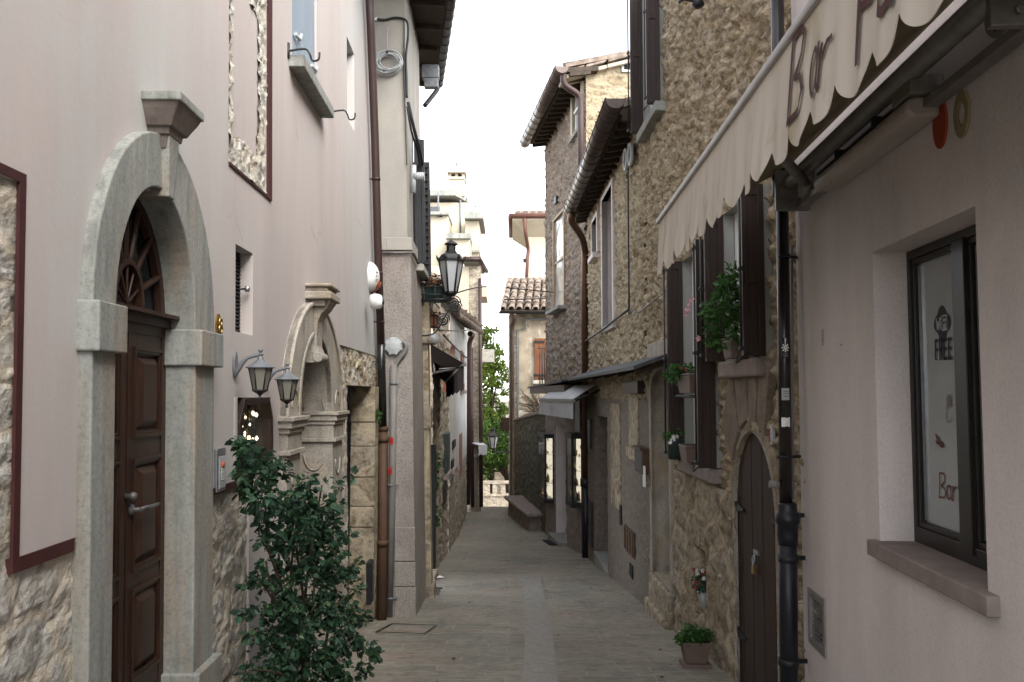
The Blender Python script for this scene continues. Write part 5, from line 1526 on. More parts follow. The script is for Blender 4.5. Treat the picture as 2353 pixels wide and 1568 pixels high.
for (W0, Wz, rl) in ((WA, WAz, (.62,)), (WB, WBz, (1.16,)), (WT, WTz, (1.2,))):
    h = (W0[0] + .05, W0[1], *Wz)
    wo = recess(RS, h, .16, PALEGL, rub, DKGL)
    f = MB(); a, b, c_, d_ = h[0] + .02, h[1] - .02, Wz[0], Wz[1]
    f.strip(RS, [(a, c_), (b, c_), (b, d_), (a, d_), (a, c_)], [(a + .07, c_ + .08), (b - .07, c_ + .08), (b - .07, d_ - .07), (a + .07, d_ - .07), (a + .07, c_ + .08)], -.14, -.09)
    f.box(RS, (a + b) / 2 - .04, (a + b) / 2 + .04, c_ + .05, d_ - .05, -.14, -.085)
    f.build('frame', WHITEP, wo, bevel=.004)
    f = MB(); f.box(RS, a + .06, b - .06, c_ + .06, d_ - .06, -.135, -.13); f.build('pane', PALEGL, wo)
    r_ = [Wz[0] + q for q in rl]
    fold_leaf(RS, W0[0], Wz[0] + .0, Wz[1], .025, .215, SHUTW, wo, th=.06, rails=r_)
    fold_leaf(RS, W0[1] - .03, Wz[0] + .0, Wz[1], .025, .215, SHUTW, wo, th=.06, rails=r_)
    if W0 is not WT:
        s_ = MB(); s_.box(RS, W0[0] + .02, W0[1] + .0, Wz[0] - .17, Wz[0] - .01, -.1, .1 if W0 is WA else .09); s_.build('sill', SILLST, wo, bevel=.025)
    else:
        s_ = MB(); s_.box(RS, W0[0] - .1, W0[1] + .1, Wz[0] - .14, Wz[0], -.1, .12); s_.build('sill', GREYST, wo, bevel=.015)
    s_ = MB()
    for u in (W0[0] - .02, W0[1] + .05):
        s_.tube([RS.P(u, Wz[0] + .05, .24), RS.P(u, Wz[1] - .05, .24)], .011, 6)
        for z in (Wz[0] + .06, (Wz[0] + Wz[1]) / 2, Wz[1] - .1): s_.tube([RS.P(u - .03, z, .24), RS.P(u + .03, z, .24)], .022, 6)
    s_.tube(curve([RS.P(W0[0] + .1, Wz[0] - .02, .02), RS.P(W0[0] + .12, Wz[0] + .02, .16), RS.P(W0[0] + .2, Wz[0] - .05, .22), RS.P(W0[0] + .25, Wz[0] + .02, .2)]), .008, 6)
    s_.build('shutter_bar', IRON, wo, split=True)
# arched plank door
us_ = (AD[0] + AD[1]) / 2; ur_ = (AD[1] - AD[0]) / 2
ado = recess(RS, (AD[0], AD[1], zlow, 0), .14, OCHRST, rub, DARK, 'door', arch=[(AD[0], ADs)] + arc(us_, ADs, ur_, ADz - ADs, 18)[1:-1] + [(AD[1], ADs)])
m_ = MB(); k = 8
for i in range(k):
    a = AD[0] + (AD[1] - AD[0]) * i / k + .004; b = AD[0] + (AD[1] - AD[0]) * (i + 1) / k - .004
    f = lambda u: ADs + (ADz - ADs) * math.sqrt(max(0, 1 - ((u - us_) / ur_) ** 2)) - .005
    m_.prism(RS, [(a, zlow), (b, zlow), (b, f(b)), ((a + b) / 2, f((a + b) / 2)), (a, f(a))], -.08, -.03 + .004 * (i % 2))
m_.build('plank_leaf', PLANKW, ado, bevel=.005)
m_ = MB()
for y in (1163, 1448):
    z = RS.Z(1690, y); m_.prism(RS, [(AD[1] + .03, z - .06), (AD[1] + .03, z + .05), (AD[1] - .26, z + .0), (AD[1] - .26, z - .015)], -.03, -.005)
    m_.prism(RS, [(AD[0] - .0, z - .0), (AD[0] + .0, z + .02), (AD[0] + .2, z + .02), (AD[0] + .2, z + .0)], -.03, -.005)
m_.build('strap_hinge', IRON, ado, split=True)
m_ = MB(); q = RS.pix(1741, 1274, -.03)
m_.box(RS, q[0] - .07, q[0] + .07, q[1] - .0, q[1] + .035, -.03, -.01)
m_.tube(curve([RS.P(q[0], q[1], -.0), RS.P(q[0] - .03, q[1] - .05, .01), RS.P(q[0], q[1] - .1, .01), RS.P(q[0] + .03, q[1] - .05, .01), RS.P(q[0], q[1], 0)]), .008, 6)
m_.box(RS, q[0] - .028, q[0] + .028, q[1] - .17, q[1] - .1, -.01, .02, 1)
m_.build('padlock', [SILVER, BRASS], ado)
# surround of ring fill: corners of the opening above the arch
m_ = MB()
A_ = arc(us_, ADs, ur_, ADz - ADs, 20)
m_.strip(RS, [(us_ + (u - us_) * 1.16, ADs + (z - ADs) * 1.16) for u, z in A_], A_, -.13, .004)
m_.build('door_arch', WORN, rub, bevel=.02)
m_ = MB()
for q0, q1 in ((62, 84), (87, 103), (106, 122), (30, 58)):
    r0, r1 = 1.15, 2.1
    poly = [(us_ + ur_ * r0 * math.cos(R(a)), ADs + (ADz - ADs) * r0 * math.sin(R(a))) for a in (q0, (q0 + q1) / 2, q1)]
    poly += [(us_ + ur_ * 1.75 * math.cos(R(a)), ADs + (ADz - ADs) * r1 * math.sin(R(a))) for a in (q1, q0)]
    m_.prism(RS, poly, -.05, .03)
m_.build('voussoir', VOUSS, rub, bevel=.012, split=True)
# arched stone niche doorway
nu_ = (ND[0] + ND[1]) / 2; nr_ = (ND[1] - ND[0]) / 2
ndz = NDz - .28
nd = recess(RS, (ND[0], ND[1], RS.Z(1520, 1332), 0), .32, OCHRST, rub, OCHRST, 'doorway', arch=[(ND[0], ndz)] + arc(nu_, ndz, nr_, .28, 14)[1:-1] + [(ND[1], ndz)])
m_ = MB(); A_ = arc(nu_, ndz, nr_, .28, 14)
m_.strip(RS, [(ND[0] - .1, zlow), (ND[0] - .1, ndz)] + [(nu_ + (u - nu_) * 1.18, ndz + (z - ndz) * 1.3) for u, z in A_][1:-1] + [(ND[1] + .14, ndz), (ND[1] + .14, zlow)],
         [(ND[0], zlow), (ND[0], ndz)] + A_[1:-1] + [(ND[1], ndz), (ND[1], zlow)], -.1, .035)
m_.box(RS, ND[0] - .12, ND[1] + .25, NDz + .06, NDz + .4, -.05, .03)
m_.build('doorway_surround', OCHRST, rub, bevel=.015)
m_ = MB(); m_.box(RS, ND[0] - .1, ND[1] + .1, zlow, RS.Z(1520, 1335), -.3, .07)
m_.box(RS, ND[0] - .12, ND[1] + .2, zlow, gz(12) + .14, -.3, .12)
m_.build('doorstep', WORN, rub, bevel=.03)
m_ = MB(); h = (NI[0], NI[1], *NIz); m_.reveal(RS, [(h[0], h[2]), (h[1], h[2]), (h[1], h[3]), (h[0], h[3])], .02, -.22)
m_.add([RS.P(u, z, -.22) for u, z in ((h[0], h[2]), (h[1], h[2]), (h[1], h[3]), (h[0], h[3]))], [(0, 1, 2, 3)])
m_.build('niche', RUBBLE, rub)
# plastered lower patches of the rubble house near the plank door
m_ = MB(); m_.relief(RS, 8.3, 11.1, zlow, WBz[0] - .2, .045, .035, .05, cs=(.5, .35), n=.02, seed=4.0, holes=[(NI[0], NI[1], *NIz)])
m_.build('worn_stonework', WORN, rub, fix=False)

# low part with eave and gutter
LH = EZ + 4.42
RE = 21.6
W1 = (RS.U(1409, 600), RS.U(1386, 600)); W1z = (RS.Z(1395, 748), LH - .3)
W2 = (RS.U(1373, 545), RS.U(1362, 545)); W2z = (RS.Z(1366, 590), RS.Z(1370, 502))
PZ = EZ - .12
lowh = tag(empty('lower_rubble_house', (2.1, 17, gz(17))), 'lower rubble house with long copper gutter and lean-to canopy', 'house')
m_ = MB()
h2 = [(W1[0], W1[1], *W1z), (W2[0], W2[1], *W2z)]
m_.relief(RS, TE - .12, RE, PZ - .15, LH + .1, .05, .035, .1, cs=(.2, .15), n=-.025, seed=1.0, holes=h2)
m_.build('wall', RUBBLE, lowh, fix=False)
for h in h2:
    wo = recess(RS, h, .3, PINKR, lowh, DARK)
    s_ = MB(); s_.box(RS, h[0] - .05, h[1] + .05, h[2] - .12, h[2], -.2, .03 if h is h2[0] else .12); s_.build('sill', PINKR, wo, bevel=.01)
    s_ = MB(); s_.strip(RS, [(h[0] - .14, h[2]), (h[0] - .14, h[3] + .1), (h[1] + .14, h[3] + .1), (h[1] + .14, h[2])], [(h[0], h[2]), (h[0], h[3]), (h[1], h[3]), (h[1], h[2])], -.1, .03); s_.build('surround', PINKR, wo)
D1 = (RS.U(1398, 1100), RS.U(1369, 1100)); D1z = RS.Z(1385, 957)
m_ = MB()
m_.relief(RS, 12.75, RE, zlow, PZ + .02, .06, .045, .02, cs=(.2, .14), n=.02, seed=8.0, holes=[(D1[0], D1[1], zlow, D1z)])
m_.build('roughcast_base', ROUGHC, lowh, fix=False)
do_ = recess(RS, (D1[0], D1[1], zlow, D1z), .3, ROUGHC, lowh, GREYWD, 'door')
m_ = MB(); m_.box(RS, D1[0] - .05, D1[1] + .05, zlow, RS.Z(1385, 1290), -.28, .05); m_.build('doorstep', GREYST, do_, bevel=.02)
m_ = MB(); m_.box(RS, RS.U(1429, 1050), RS.U(1408, 1050), RS.Z(1418, 1165), RS.Z(1418, 928), 0, .045); m_.build('blocked_window', WORN, lowh, bevel=.02)
m_ = MB(); a, b = RS.U(1471, 980), RS.U(1450, 980); m_.box(RS, a, b, RS.Z(1460, 1030), RS.Z(1460, 915), 0, .04); m_.box(RS, a - .1, b + .15, RS.Z(1460, 1058), RS.Z(1460, 1030), 0, .07); m_.build('blocked_opening', WORN, lowh, bevel=.02)
m_ = MB(); m_.box(RS, RS.U(1476, 890), RS.U(1440, 890), RS.Z(1458, 905), RS.Z(1458, 877), -.05, .08); m_.build('wood_lintel', DKWOOD, lowh, bevel=.01)
m_ = MB(); a, b = RS.U(1496, 1055), RS.U(1477, 1055); m_.box(RS, a, b, RS.Z(1486, 1086), RS.Z(1486, 1032), .02, .13); m_.box(RS, a - .04, b + .04, RS.Z(1486, 1032), RS.Z(1486, 1027), .0, .17)
m_.box(RS, a + .05, b - .05, RS.Z(1486, 1078), RS.Z(1486, 1040), .13, .135, 1); m_.box(RS, a - .1, a + .05, RS.Z(1486, 1112), RS.Z(1486, 1066), .1, .12, 2)
tag(m_.build('meter_box', [CLAYPIPE, IRON, WHITEP], bevel=.004), 'rusty letter box with a white paper on the roughcast wall', 'letter box')
m_ = MB(); a, b = RS.U(1463, 1245), RS.U(1440, 1245)
m_.box(RS, a, b, RS.Z(1452, 1272), RS.Z(1452, 1216), .03, .05)
for i in range(4): u = a + (b - a) * (i + .5) / 4; m_.box(RS, u - .06, u + .05, RS.Z(1452, 1270), RS.Z(1452, 1218), .05, .065)
m_.build('vent_cover', CLAYPIPE, lowh)
m_ = MB(); a, b = RS.U(1459, 1305), RS.U(1452, 1305)
for i in range(9): z = RS.Z(1455, 1326) + i * .025; m_.box(RS, a, b, z, z + .012, .03, .05)
m_.build('vent_slot', IRON, lowh)
m_ = MB(); m_.box(RS, RS.U(1432, 1180), RS.U(1428, 1180), RS.Z(1430, 1205), RS.Z(1430, 1160), .03, .045); m_.box(RS, RS.U(1362, 960), RS.U(1356, 960), RS.Z(1359, 1030), RS.Z(1359, 965), .03, .07)
m_.box(RS, RS.U(1365, 1180), RS.U(1357, 1180), RS.Z(1360, 1250), RS.Z(1360, 1150), .03, .06); m_.build('wall_slot', IRON, lowh, split=True)
# eave boards, gutter
def gutter_run(name, parent, fr, u0, u1, z, n, r, mat_, hooks=14):
    m = MB()
    k = 12
    for e in (0, 1):
        vs = []
        for u in (u0, u1):
            for i in range(k + 1):
                q = R(180 + 180 * i / k); rr = r - .006 * e
                vs.append(fr.P(u, z + rr * math.sin(q), n + rr * math.cos(q)))
        m.add(vs, [(i, i + 1, k + 2 + i, k + 1 + i) for i in range(k)], 0, True)
    for u in (u0, u1):
        m.add([fr.P(u, z + r * math.sin(R(180 + 180 * i / k)), n + r * math.cos(R(180 + 180 * i / k))) for i in range(k + 1)], [tuple(range(k + 1))])
    m.tube([fr.P(u0, z + .005, n + r), fr.P(u1, z + .005, n + r)], .014, 6)
    m.tube([fr.P(u0, z + .005, n - r), fr.P(u1, z + .005, n - r)], .012, 6)
    g = m.build(name, mat_, parent)
    h = MB()
    for i in range(hooks):
        u = u0 + (u1 - u0) * (i + .5) / hooks
        h.tube([fr.P(u, z + (r + .008) * math.sin(R(q)), n + (r + .008) * math.cos(R(q))) for q in range(180, 361, 20)], .006, 5)
        h.tube([fr.P(u, z, n + r), fr.P(u, z + .05, n + r + .02)], .009, 5)
    h.build('gutter_bracket', IRON, g, split=True)
    return g
gu0 = RS.U(1420, 240, .45)
gutter_run('gutter', lowh, RS, gu0 - .1, RE - 1.2, LH + .03, .5, .15, GUTTER, 16)
def eave(parent, fr, u0, u1, z, n, th, rise, depth, m1, m2):
    m = MB()
    m.hexa([fr.P(u, z_, n_) for u, n_, z_ in ((u0, n, z), (u1, n, z), (u1, -.3, z + .08), (u0, -.3, z + .08))] + [fr.P(u, z_, n_) for u, n_, z_ in ((u0, n, z + th), (u1, n, z + th), (u1, -.3, z + .08 + th), (u0, -.3, z + .08 + th))])
    k = int((u1 - u0) / .42)
    for i in range(k + 1):
        u = u0 + (u1 - u0 - .09) * i / k
        m.hexa([fr.P(a, z_ - .1, n_) for a, n_, z_ in ((u, n - .06, z), (u + .09, n - .06, z), (u + .09, -.1, z + .08), (u, -.1, z + .08))] + [fr.P(a, z_ + .01, n_) for a, n_, z_ in ((u, n - .06, z), (u + .09, n - .06, z), (u + .09, -.1, z + .08), (u, -.1, z + .08))])
    m.build('eave', m1, parent)
    r = MB()
    r.hexa([fr.P(u, z_, n_) for u, n_, z_ in ((u0, n + .05, z + th), (u1, n + .05, z + th), (u1, -depth, z + th + rise), (u0, -depth, z + th + rise))] + [fr.P(u, z_ + .09, n_) for u, n_, z_ in ((u0, n + .05, z + th), (u1, n + .05, z + th), (u1, -depth, z + th + rise), (u0, -depth, z + th + rise))])
    k = int((u1 - u0) / .3)
    for i in range(k):
        u = u0 + (u1 - u0) * (i + .5) / k
        r.tube([fr.P(u, z + th + .09, n + .07), fr.P(u, z + th + rise + .09, -depth)], .085, 8)
    r.build('roof', m2, parent)
eave(lowh, RS, TE + .02, RE, LH - .0, .36, .1, .75, 2.4, SOFFIT, TILE)
# downpipe with elbow at the far end of the gutter
m_ = MB()
def qp(x, y, n): u, z = RS.pix(x, y, n); return RS.P(u, z, n)
top_ = RS.P(RE - 1.45, LH - .1, .48)
bx_ = RS.P(21.3, 0, .06)
pts = [top_, top_ - Vector((0, 0, .15))]
pts = curve([top_, top_ - Vector((0, -.05, .2)), Vector((bx_.x - .12, 20.8, LH - .55)), Vector((bx_.x, 21.2, LH - .8)), Vector((bx_.x, 21.3, LH - 1.2))], 5)
m_.tube(pts + [Vector((bx_.x, 21.3, gz(21.3) + 1.9))], .085, 12)
dpo = m_.build('downpipe', COPPER, lowh)
m_ = MB(); m_.tube([Vector((bx_.x, 21.3, gz(21.3) - .05)), Vector((bx_.x, 21.3, gz(21.3) + 1.9))], .105, 12)
m_.tube([Vector((bx_.x, 21.3, gz(21.3) + 1.75)), Vector((bx_.x, 21.3, gz(21.3) + 1.95))], .135, 12)
m_.build('cast_iron_foot', CASTIR, dpo)
# canopy over roughcast part and shop
cy0, cy1 = RS.U(1482, 852, .35), RE
zca = RS.Z(1482, 850, .35)
m_ = MB()
m_.hexa([RS.P(cy0, zca, .5), RS.P(cy1, zca - .0, .5), RS.P(cy1, zca + .2, -.05), RS.P(cy0, zca + .2, -.05), RS.P(cy0, zca + .05, .5), RS.P(cy1, zca + .05, .5), RS.P(cy1, zca + .25, -.05), RS.P(cy0, zca + .25, -.05)])
m_.build('lean_to_canopy', pm('dark_lead_sheet', (.05, .052, .055), (.03, .031, .033), sc=5, rough=.6), lowh)
m_ = MB()
for i in range(7):
    u = cy0 + .2 + (cy1 - cy0 - .4) * i / 6; m_.hexa([RS.P(a, zca + z_ - .09, n_) for a, n_, z_ in ((u, .44, .03), (u + .07, .44, .03), (u + .07, 0, .17), (u, 0, .17))] + [RS.P(a, zca + z_ - .01, n_) for a, n_, z_ in ((u, .44, .03), (u + .07, .44, .03), (u + .07, 0, .17), (u, 0, .17))])
m_.build('canopy_rafter', SOFFIT, lowh, split=True)
# rings, rod and cables on the rubble
m_ = MB()
for x, y in ((1446, 367), (1457, 355)):
    q = RS.pix(x, y); m_.tube([RS.P(q[0] + .16 * math.cos(R(a)), q[1] + .17 * math.sin(R(a)), .06) for a in range(0, 361, 15)], .03, 8)
    m_.prism(RS, [(q[0] + .14 * math.cos(R(a)), q[1] + .15 * math.sin(R(a))) for a in range(0, 360, 20)], .02, .05, 1)
m_.build('round_vent', [LTGREY, DARK], lowh)
m_ = MB(); q = RS.pix(1451, 410); e_ = RS.pix(1453, 712)
m_.tube(curve([RS.P(q[0] + .14, q[1] + .03, .06), RS.P(q[0] + .1, q[1] + .12, .06), RS.P(q[0] - .02, q[1] + .1, .06), RS.P(q[0], q[1] - .05, .06), RS.P(q[0], e_[1], .06)], 5), .016, 6)
q = [RS.pix(*p) for p in ((1453, 712), (1420, 735), (1395, 755), (1349, 786), (1349, 845))]
m_.tube([RS.P(u, z, .06) for u, z in q], .02, 6)
q = [RS.pix(*p) for p in ((1453, 712), (1475, 718), (1500, 700), (1540, 668), (1562, 650))]
m_.tube(curve([RS.P(u, z, .05) for u, z in q]), .01, 6)
tag(m_.build('wall_cable', IRON), 'black cable with iron rod on the tan rubble wall', 'cable')
# big black rainwater pipe between bar and rubble house
pipe = tag(empty('rain_pipe', (2.1, 6.4, gz(6.4))), 'tall black rainwater pipe beside the plank door', 'drainpipe')
PY = 6.42
def rp(x, y): return at(x, y, PY)
m_ = MB(); m_.tube([rp(1786, -40), rp(1790, 400)], .05, 14); m_.tube([rp(1797, 440), rp(1802, 800), rp(1806, 1170)], .047, 16); m_.build('upper_pipe', DKPIPE, pipe)
m_ = MB(); c = rp(1802, 448); m_.lathe(c, [(.05, -.03), (.082, -.01), (.09, .0), (.09, .13), (.08, .16), (.055, .18)], 16); m_.build('hopper', CASTIR, pipe)
m_ = MB(); c = rp(1810, 1215); top_ = rp(1807, 1155).z - c.z
m_.tube([rp(1810, 1205), rp(1812, 1400), rp(1814, 1700)], .066, 16)
m_.lathe(c, [(.068, -.12), (.075, -.05), (.075, .03), (.086, .04), (.086, .1), (.07, .12), (.07, top_ - .02), (.064, top_)], 16)
m_.build('lower_pipe', CASTIR, pipe)
m_ = MB()
for y in (1283, 1521, 1185):
    c = rp(1812, y); m_.tube([c - Vector((0, 0, .025)), c + Vector((0, 0, .025))], .075, 14); m_.tube([c, c + Vector((.16, .02, 0))], .018, 6)
for y in (590, 1050):
    c = rp(1801, y); m_.tube([c - Vector((0, 0, .012)), c + Vector((0, 0, .012))], .053, 14); m_.tube([c, c + Vector((.14, .05, 0))], .012, 6)
m_.build('pipe_bracket', IRON, pipe, split=True)
m_ = MB(); m_.tube([rp(1825, 560) + Vector((0, .06, 0)), rp(1828, 1150) + Vector((0, .06, 0))], .012, 6); m_.tube([rp(1768, 1113), rp(1790, 1114)], .028, 10); m_.build('service_pipe', PLPIPE, pipe, split=True)
def pst(y, h, w, mats, fn, label):
    c = rp(1799 + (y - 800) * .012, y); m = roundst('s', c, w, h, None, extra=.0515, sq=True)
    fn(m, c + Vector((0, -.058, 0)))
    tag(m.build('sticker', mats, fix=False), label, 'sticker')
def sunburst(m, o):
    for i in range(8):
        q = R(i * 45); l = .034 if i != 2 else .07
        d1, d2 = Vector((math.cos(q) * .8, 0, math.sin(q))), Vector((-math.sin(q), 0, math.cos(q)))
        m.add([o + d1 * .004 + d2 * .003, o + d1 * l + d2 * .005, o + d1 * l - d2 * .005, o + d1 * .004 - d2 * .003], [(0, 1, 2, 3)], 1)
    for z in (-.05, -.06, -.068): m.add([o + Vector((-.016, 0, z)), o + Vector((.018, 0, z)), o + Vector((.018, 0, z + .005)), o + Vector((-.016, 0, z + .005))], [(0, 1, 2, 3)], 2)
pst(800, .075, .03, [IRON, WHITEP, ALUM], sunburst, 'black sticker with white star rays on the black rainwater pipe')
def bars(m, o):
    for z in (-.02, 0, .015): m.add([o + Vector((-.02, 0, z)), o + Vector((.02, 0, z)), o + Vector((.02, 0, z + .008)), o + Vector((-.02, 0, z + .008))], [(0, 1, 2, 3)], 1)
pst(906, .045, .03, [LTGREY, ALUM], bars, 'torn pale sticker, upper of two on the black rainwater pipe')
pst(970, .035, .034, [WHITEP], lambda m, o: None, 'blank white torn sticker on the black rainwater pipe')

# plants on the rubble house
pA = RS.P(RS.U(1688, 822, .12), WAz[0] + .0, .1)
mv = planter('planter', 'brown planter with pink flowered climbing plant on the upper stone sill', 'planter', pA, .2, .34, .19, TERRA, yaw=0)
bl = []
for x, y, r in ((1690, 640, 30), (1680, 680, 34), (1655, 700, 30), (1700, 700, 30), (1630, 715, 22), (1660, 735, 34), (1695, 740, 34), (1640, 760, 20), (1620, 700, 14), (1670, 655, 22), (1650, 785, 18), (1632, 782, 14), (1700, 765, 26), (1712, 790, 14), (1685, 620, 16)):
    Y = 7.62 + (1690 - x) / 80 * .25; p = at(x, y, Y + rnd.uniform(-.08, .08)); r_ = r / F * Y
    p.x = min(p.x, RS.P(Y, 0, .06).x); bl.append((p, (r_, r_ * .9, r_)))
foliage(mv, bl, 900, .062, LEAFG)
m_ = MB()
for q in (0, 4, 7, 11, 3, 9): m_.tube(curve([pA + Vector((0, 0, .17)), (pA + bl[q][0]) / 2 + Vector((0, 0, .12)), bl[q][0]], 5), .006, 5)
m_.tube(curve([at(1655, 700, 7.7), at(1632, 650, 7.75), at(1624, 600, 7.8)]), .003, 5)
m_.build('stem', LEAFG, mv, fix=False)
petals(mv, [at(1586, 700, 7.85), at(1580, 714, 7.85), at(1590, 690, 7.85), at(1606, 778, 7.8), at(1578, 722, 7.85)], .032, PINKFL)
pB = RS.P(RS.U(1585, 900, .15), RS.Z(1585, 905, .15), .13)
bB = planter('flower_box', 'brown flower box of bushy green plants hung across the long window', 'flower box', pB, .2, .72, .22, TERRA)
foliage(bB, [(at(x, y, 9.75), (.09, .16, .07)) for x, y in ((1548, 856), (1560, 848), (1575, 852), (1590, 858), (1556, 870), (1545, 862))], 500, .05, LEAFG, droop=-.2)
petals(bB, [at(1577, 851, 9.5), at(1565, 846, 9.5)], .02, REDFL)
m_ = MB(); m_.tube([RS.P(8.95, pB.z - .03, .14), RS.P(10.3, pB.z - .03, .14)], .02, 6); m_.tube([RS.P(10.1, pB.z - .03, .2), RS.P(10.1, pB.z + .2, .24)], .012, 6); m_.build('support_rail', IRON, bB)
pC = RS.P(RS.U(1588, 1058, .1), WBz[0], .1)
tag(planter('planter', 'empty brown planter on the lower stone sill', 'planter', pC, .2, .42, .19, TERRA), None)
pD = RS.P(RS.U(1556, 1055, .12), WBz[0] - .02, .14)
bD = tag(empty('flower_pot', pD), 'small dark pot of white flowers at the end of the lower sill', 'flower pot')
m_ = MB(); m_.lathe(pD, [(.085, 0), (.1, .23), (.106, .25), (.09, .25), (.085, .22)], 14); m_.build('pot', DKGREENP, bD)
foliage(bD, [(pD + Vector((-.03, 0, .3)), (.12, .14, .06))], 90, .05, LEAFG)
petals(bD, [at(1543, 1012, 9.9), at(1548, 1004, 9.9), at(1540, 1018, 9.85), at(1550, 1010, 9.95), at(1557, 1003, 9.9)], .028, WHITEFL)
# potted plants on the ground
p = Vector((1.9, 8.95, gz(8.95)))
tr = planter('planter', 'brown trough of green leaves on the paving at the wall foot', 'planter', (p.x, p.y + .1, p.z + .03), .29, .23, .22, TERRA, taper=.72)
m_ = MB(); m_.wbox(p.x - .14, p.x + .15, p.y - .03, p.y + .23, p.z - .01, p.z + .03); m_.build('saucer', TERRA, tr, bevel=.01)
foliage(tr, [((p.x - .06, p.y + .07, p.z + .29), (.12, .1, .05)), ((p.x + .08, p.y + .1, p.z + .3), (.11, .1, .06)), ((p.x - .15, p.y + .05, p.z + .26), (.06, .06, .03)), ((p.x, p.y + .13, p.z + .35), (.09, .08, .04))], 300, .07, LEAFG, droop=.2)
q = RS.P((NI[0] + NI[1]) / 2, NIz[0], -.05)
fp = tag(empty('flower_pot', q), 'pale pot of red and white flowers in the small wall niche', 'flower pot')
m_ = MB(); m_.lathe(q, [(.07, 0), (.1, .15), (.105, .18), (.085, .18)], 14); m_.build('pot', LTGREY, fp)
foliage(fp, [(q + Vector((-.02, -.05, .28)), (.13, .15, .11))], 200, .055, LEAFB)
petals(fp, [q + Vector((rnd.uniform(-.16, .02), rnd.uniform(-.2, .05), rnd.uniform(.22, .42))) for _ in range(12)], .024, REDFL)
petals(fp, [q + Vector((rnd.uniform(-.13, .02), rnd.uniform(-.2, .0), rnd.uniform(.34, .44))) for _ in range(5)], .028, WHITEFL)
pl = MB(); q = RS.pix(1777, 1000); pl.prism(RS, [(q[0] + .05 * math.cos(R(a)), q[1] + .085 * math.sin(R(a))) for a in range(0, 360, 20)], 0, .02)
pl.strip(RS, [(q[0] + .04 * math.cos(R(a)), q[1] + .07 * math.sin(R(a))) for a in range(-60, 61, 20)], [(q[0] + .025 * math.cos(R(a)), q[1] + .05 * math.sin(R(a))) for a in range(-60, 61, 20)], .02, .025, 1)
tag(pl.build('house_number', [LTGREY, REDPNT]), 'small oval house plaque on the rubble by the rainwater pipe', 'number plaque')

# ================================================================== right: grey rubble house with the shop
RT = Fr(1.88, 21.5, -0.128, 1.0, -1.0, -0.128)
gru = tag(empty('grey_rubble_house', (1.6, 24, gz(24))), 'grey rubble house with tilted copper gutter and plastic covered window', 'house')
GH = EZ + 8.2; GL_ = 6.15
zlo = gz(28) - .7
Q1 = (RT.U(1298, 600), RT.U(1273, 600)); Q1z = (RT.Z(1285, 710), RT.Z(1285, 492))
Q2 = (RT.U(1337, 240), RT.U(1317, 240)); Q2z = (RT.Z(1326, 305), RT.Z(1330, 190))
ZS = RT.Z(1300, 890)
hh = [(Q1[0], Q1[1], *Q1z), (Q2[0], Q2[1], *Q2z)]
m_ = MB()
m_.relief(RT, 0, GL_, ZS - .1, GH + .1, .06, .045, .11, cs=(.27, .2), n=-.02, seed=6.0, holes=hh, facet=.4)
m_.add([RT.P(GL_, zlo, 0), RT.P(GL_, GH, 0), RT.P(GL_, GH, -6), RT.P(GL_, zlo, -6)], [(0, 1, 2, 3)])
m_.build('wall', GRUBBLE, gru, fix=False)
# near gable above the lower roof, lit
GF = Fr(RT.P(0, 0).x, RT.P(0, 0).y, 0.99, .12, .12, -0.99)
m_ = MB(); m_.relief(GF, 0.02, 4.5, EZ + 3.8, GH + .9, .06, .04, .035, cs=(.42, .19), n=0, seed=3.0, facet=.6, soft=5, bulge=.5, keep=lambda u, z: z < GH + .02 + u * .3)
m_.build('gable_wall', YRUBBLE, gru, fix=False)
m_ = MB()
v_ = GF.pix(1445, 155); m_.box(GF, v_[0] - .2, v_[0] + .12, v_[1] - .14, v_[1] + .14, -.1, .05); m_.box(GF, v_[0] - .14, v_[0] + .06, v_[1] - .08, v_[1] + .08, .05, .055, 1)
m_.build('vent', [LTGREY, DARK], gru)
m_ = MB()
for i in range(9):
    u = -.6 + i * .58; z = GH - .02 + (u) * .3
    m_.hexa([GF.P(a, z_, n_) for a, n_, z_ in ((u, .16, z), (u + .56, .16, z + .16), (u + .56, -.5, z + .16), (u, -.5, z))] + [GF.P(a, z_ + .1, n_) for a, n_, z_ in ((u, .16, z), (u + .56, .16, z + .16), (u + .56, -.5, z + .16), (u, -.5, z))])
    m_.hexa([GF.P(a, z_ + .12, n_) for a, n_, z_ in ((u, .24, z), (u + .5, .24, z + .17), (u + .5, -.5, z + .17), (u, -.5, z))] + [GF.P(a, z_ + .2, n_) for a, n_, z_ in ((u, .24, z), (u + .56, .24, z + .17), (u + .56, -.5, z + .17), (u, -.5, z))], 1)
m_.build('verge', [CREAM, TILE], gru, bevel=.015)
eave(gru, RT, -.25, GL_ - .1, GH - .05, .5, .12, .75, 2.5, SOFFIT, TILE)
gutter_run('gutter', gru, RT, -.35, GL_ + .1, GH + .05, .66, .17, GUTTER, 12)
m_ = MB()
cx_ = RT.P(.1, 0, .1)
m_.tube(curve([RT.P(-.2, GH - .1, .6), RT.P(-.15, GH - .35, .55), RT.P(-.05, GH - .55, .2), RT.P(-.02, GH - .8, .12), RT.P(-.02, GH - 1.2, .12)], 5) + [RT.P(-.02, LH + .35, .12)], .085, 12)
m_.build('downpipe', BRNPIPE, gru)
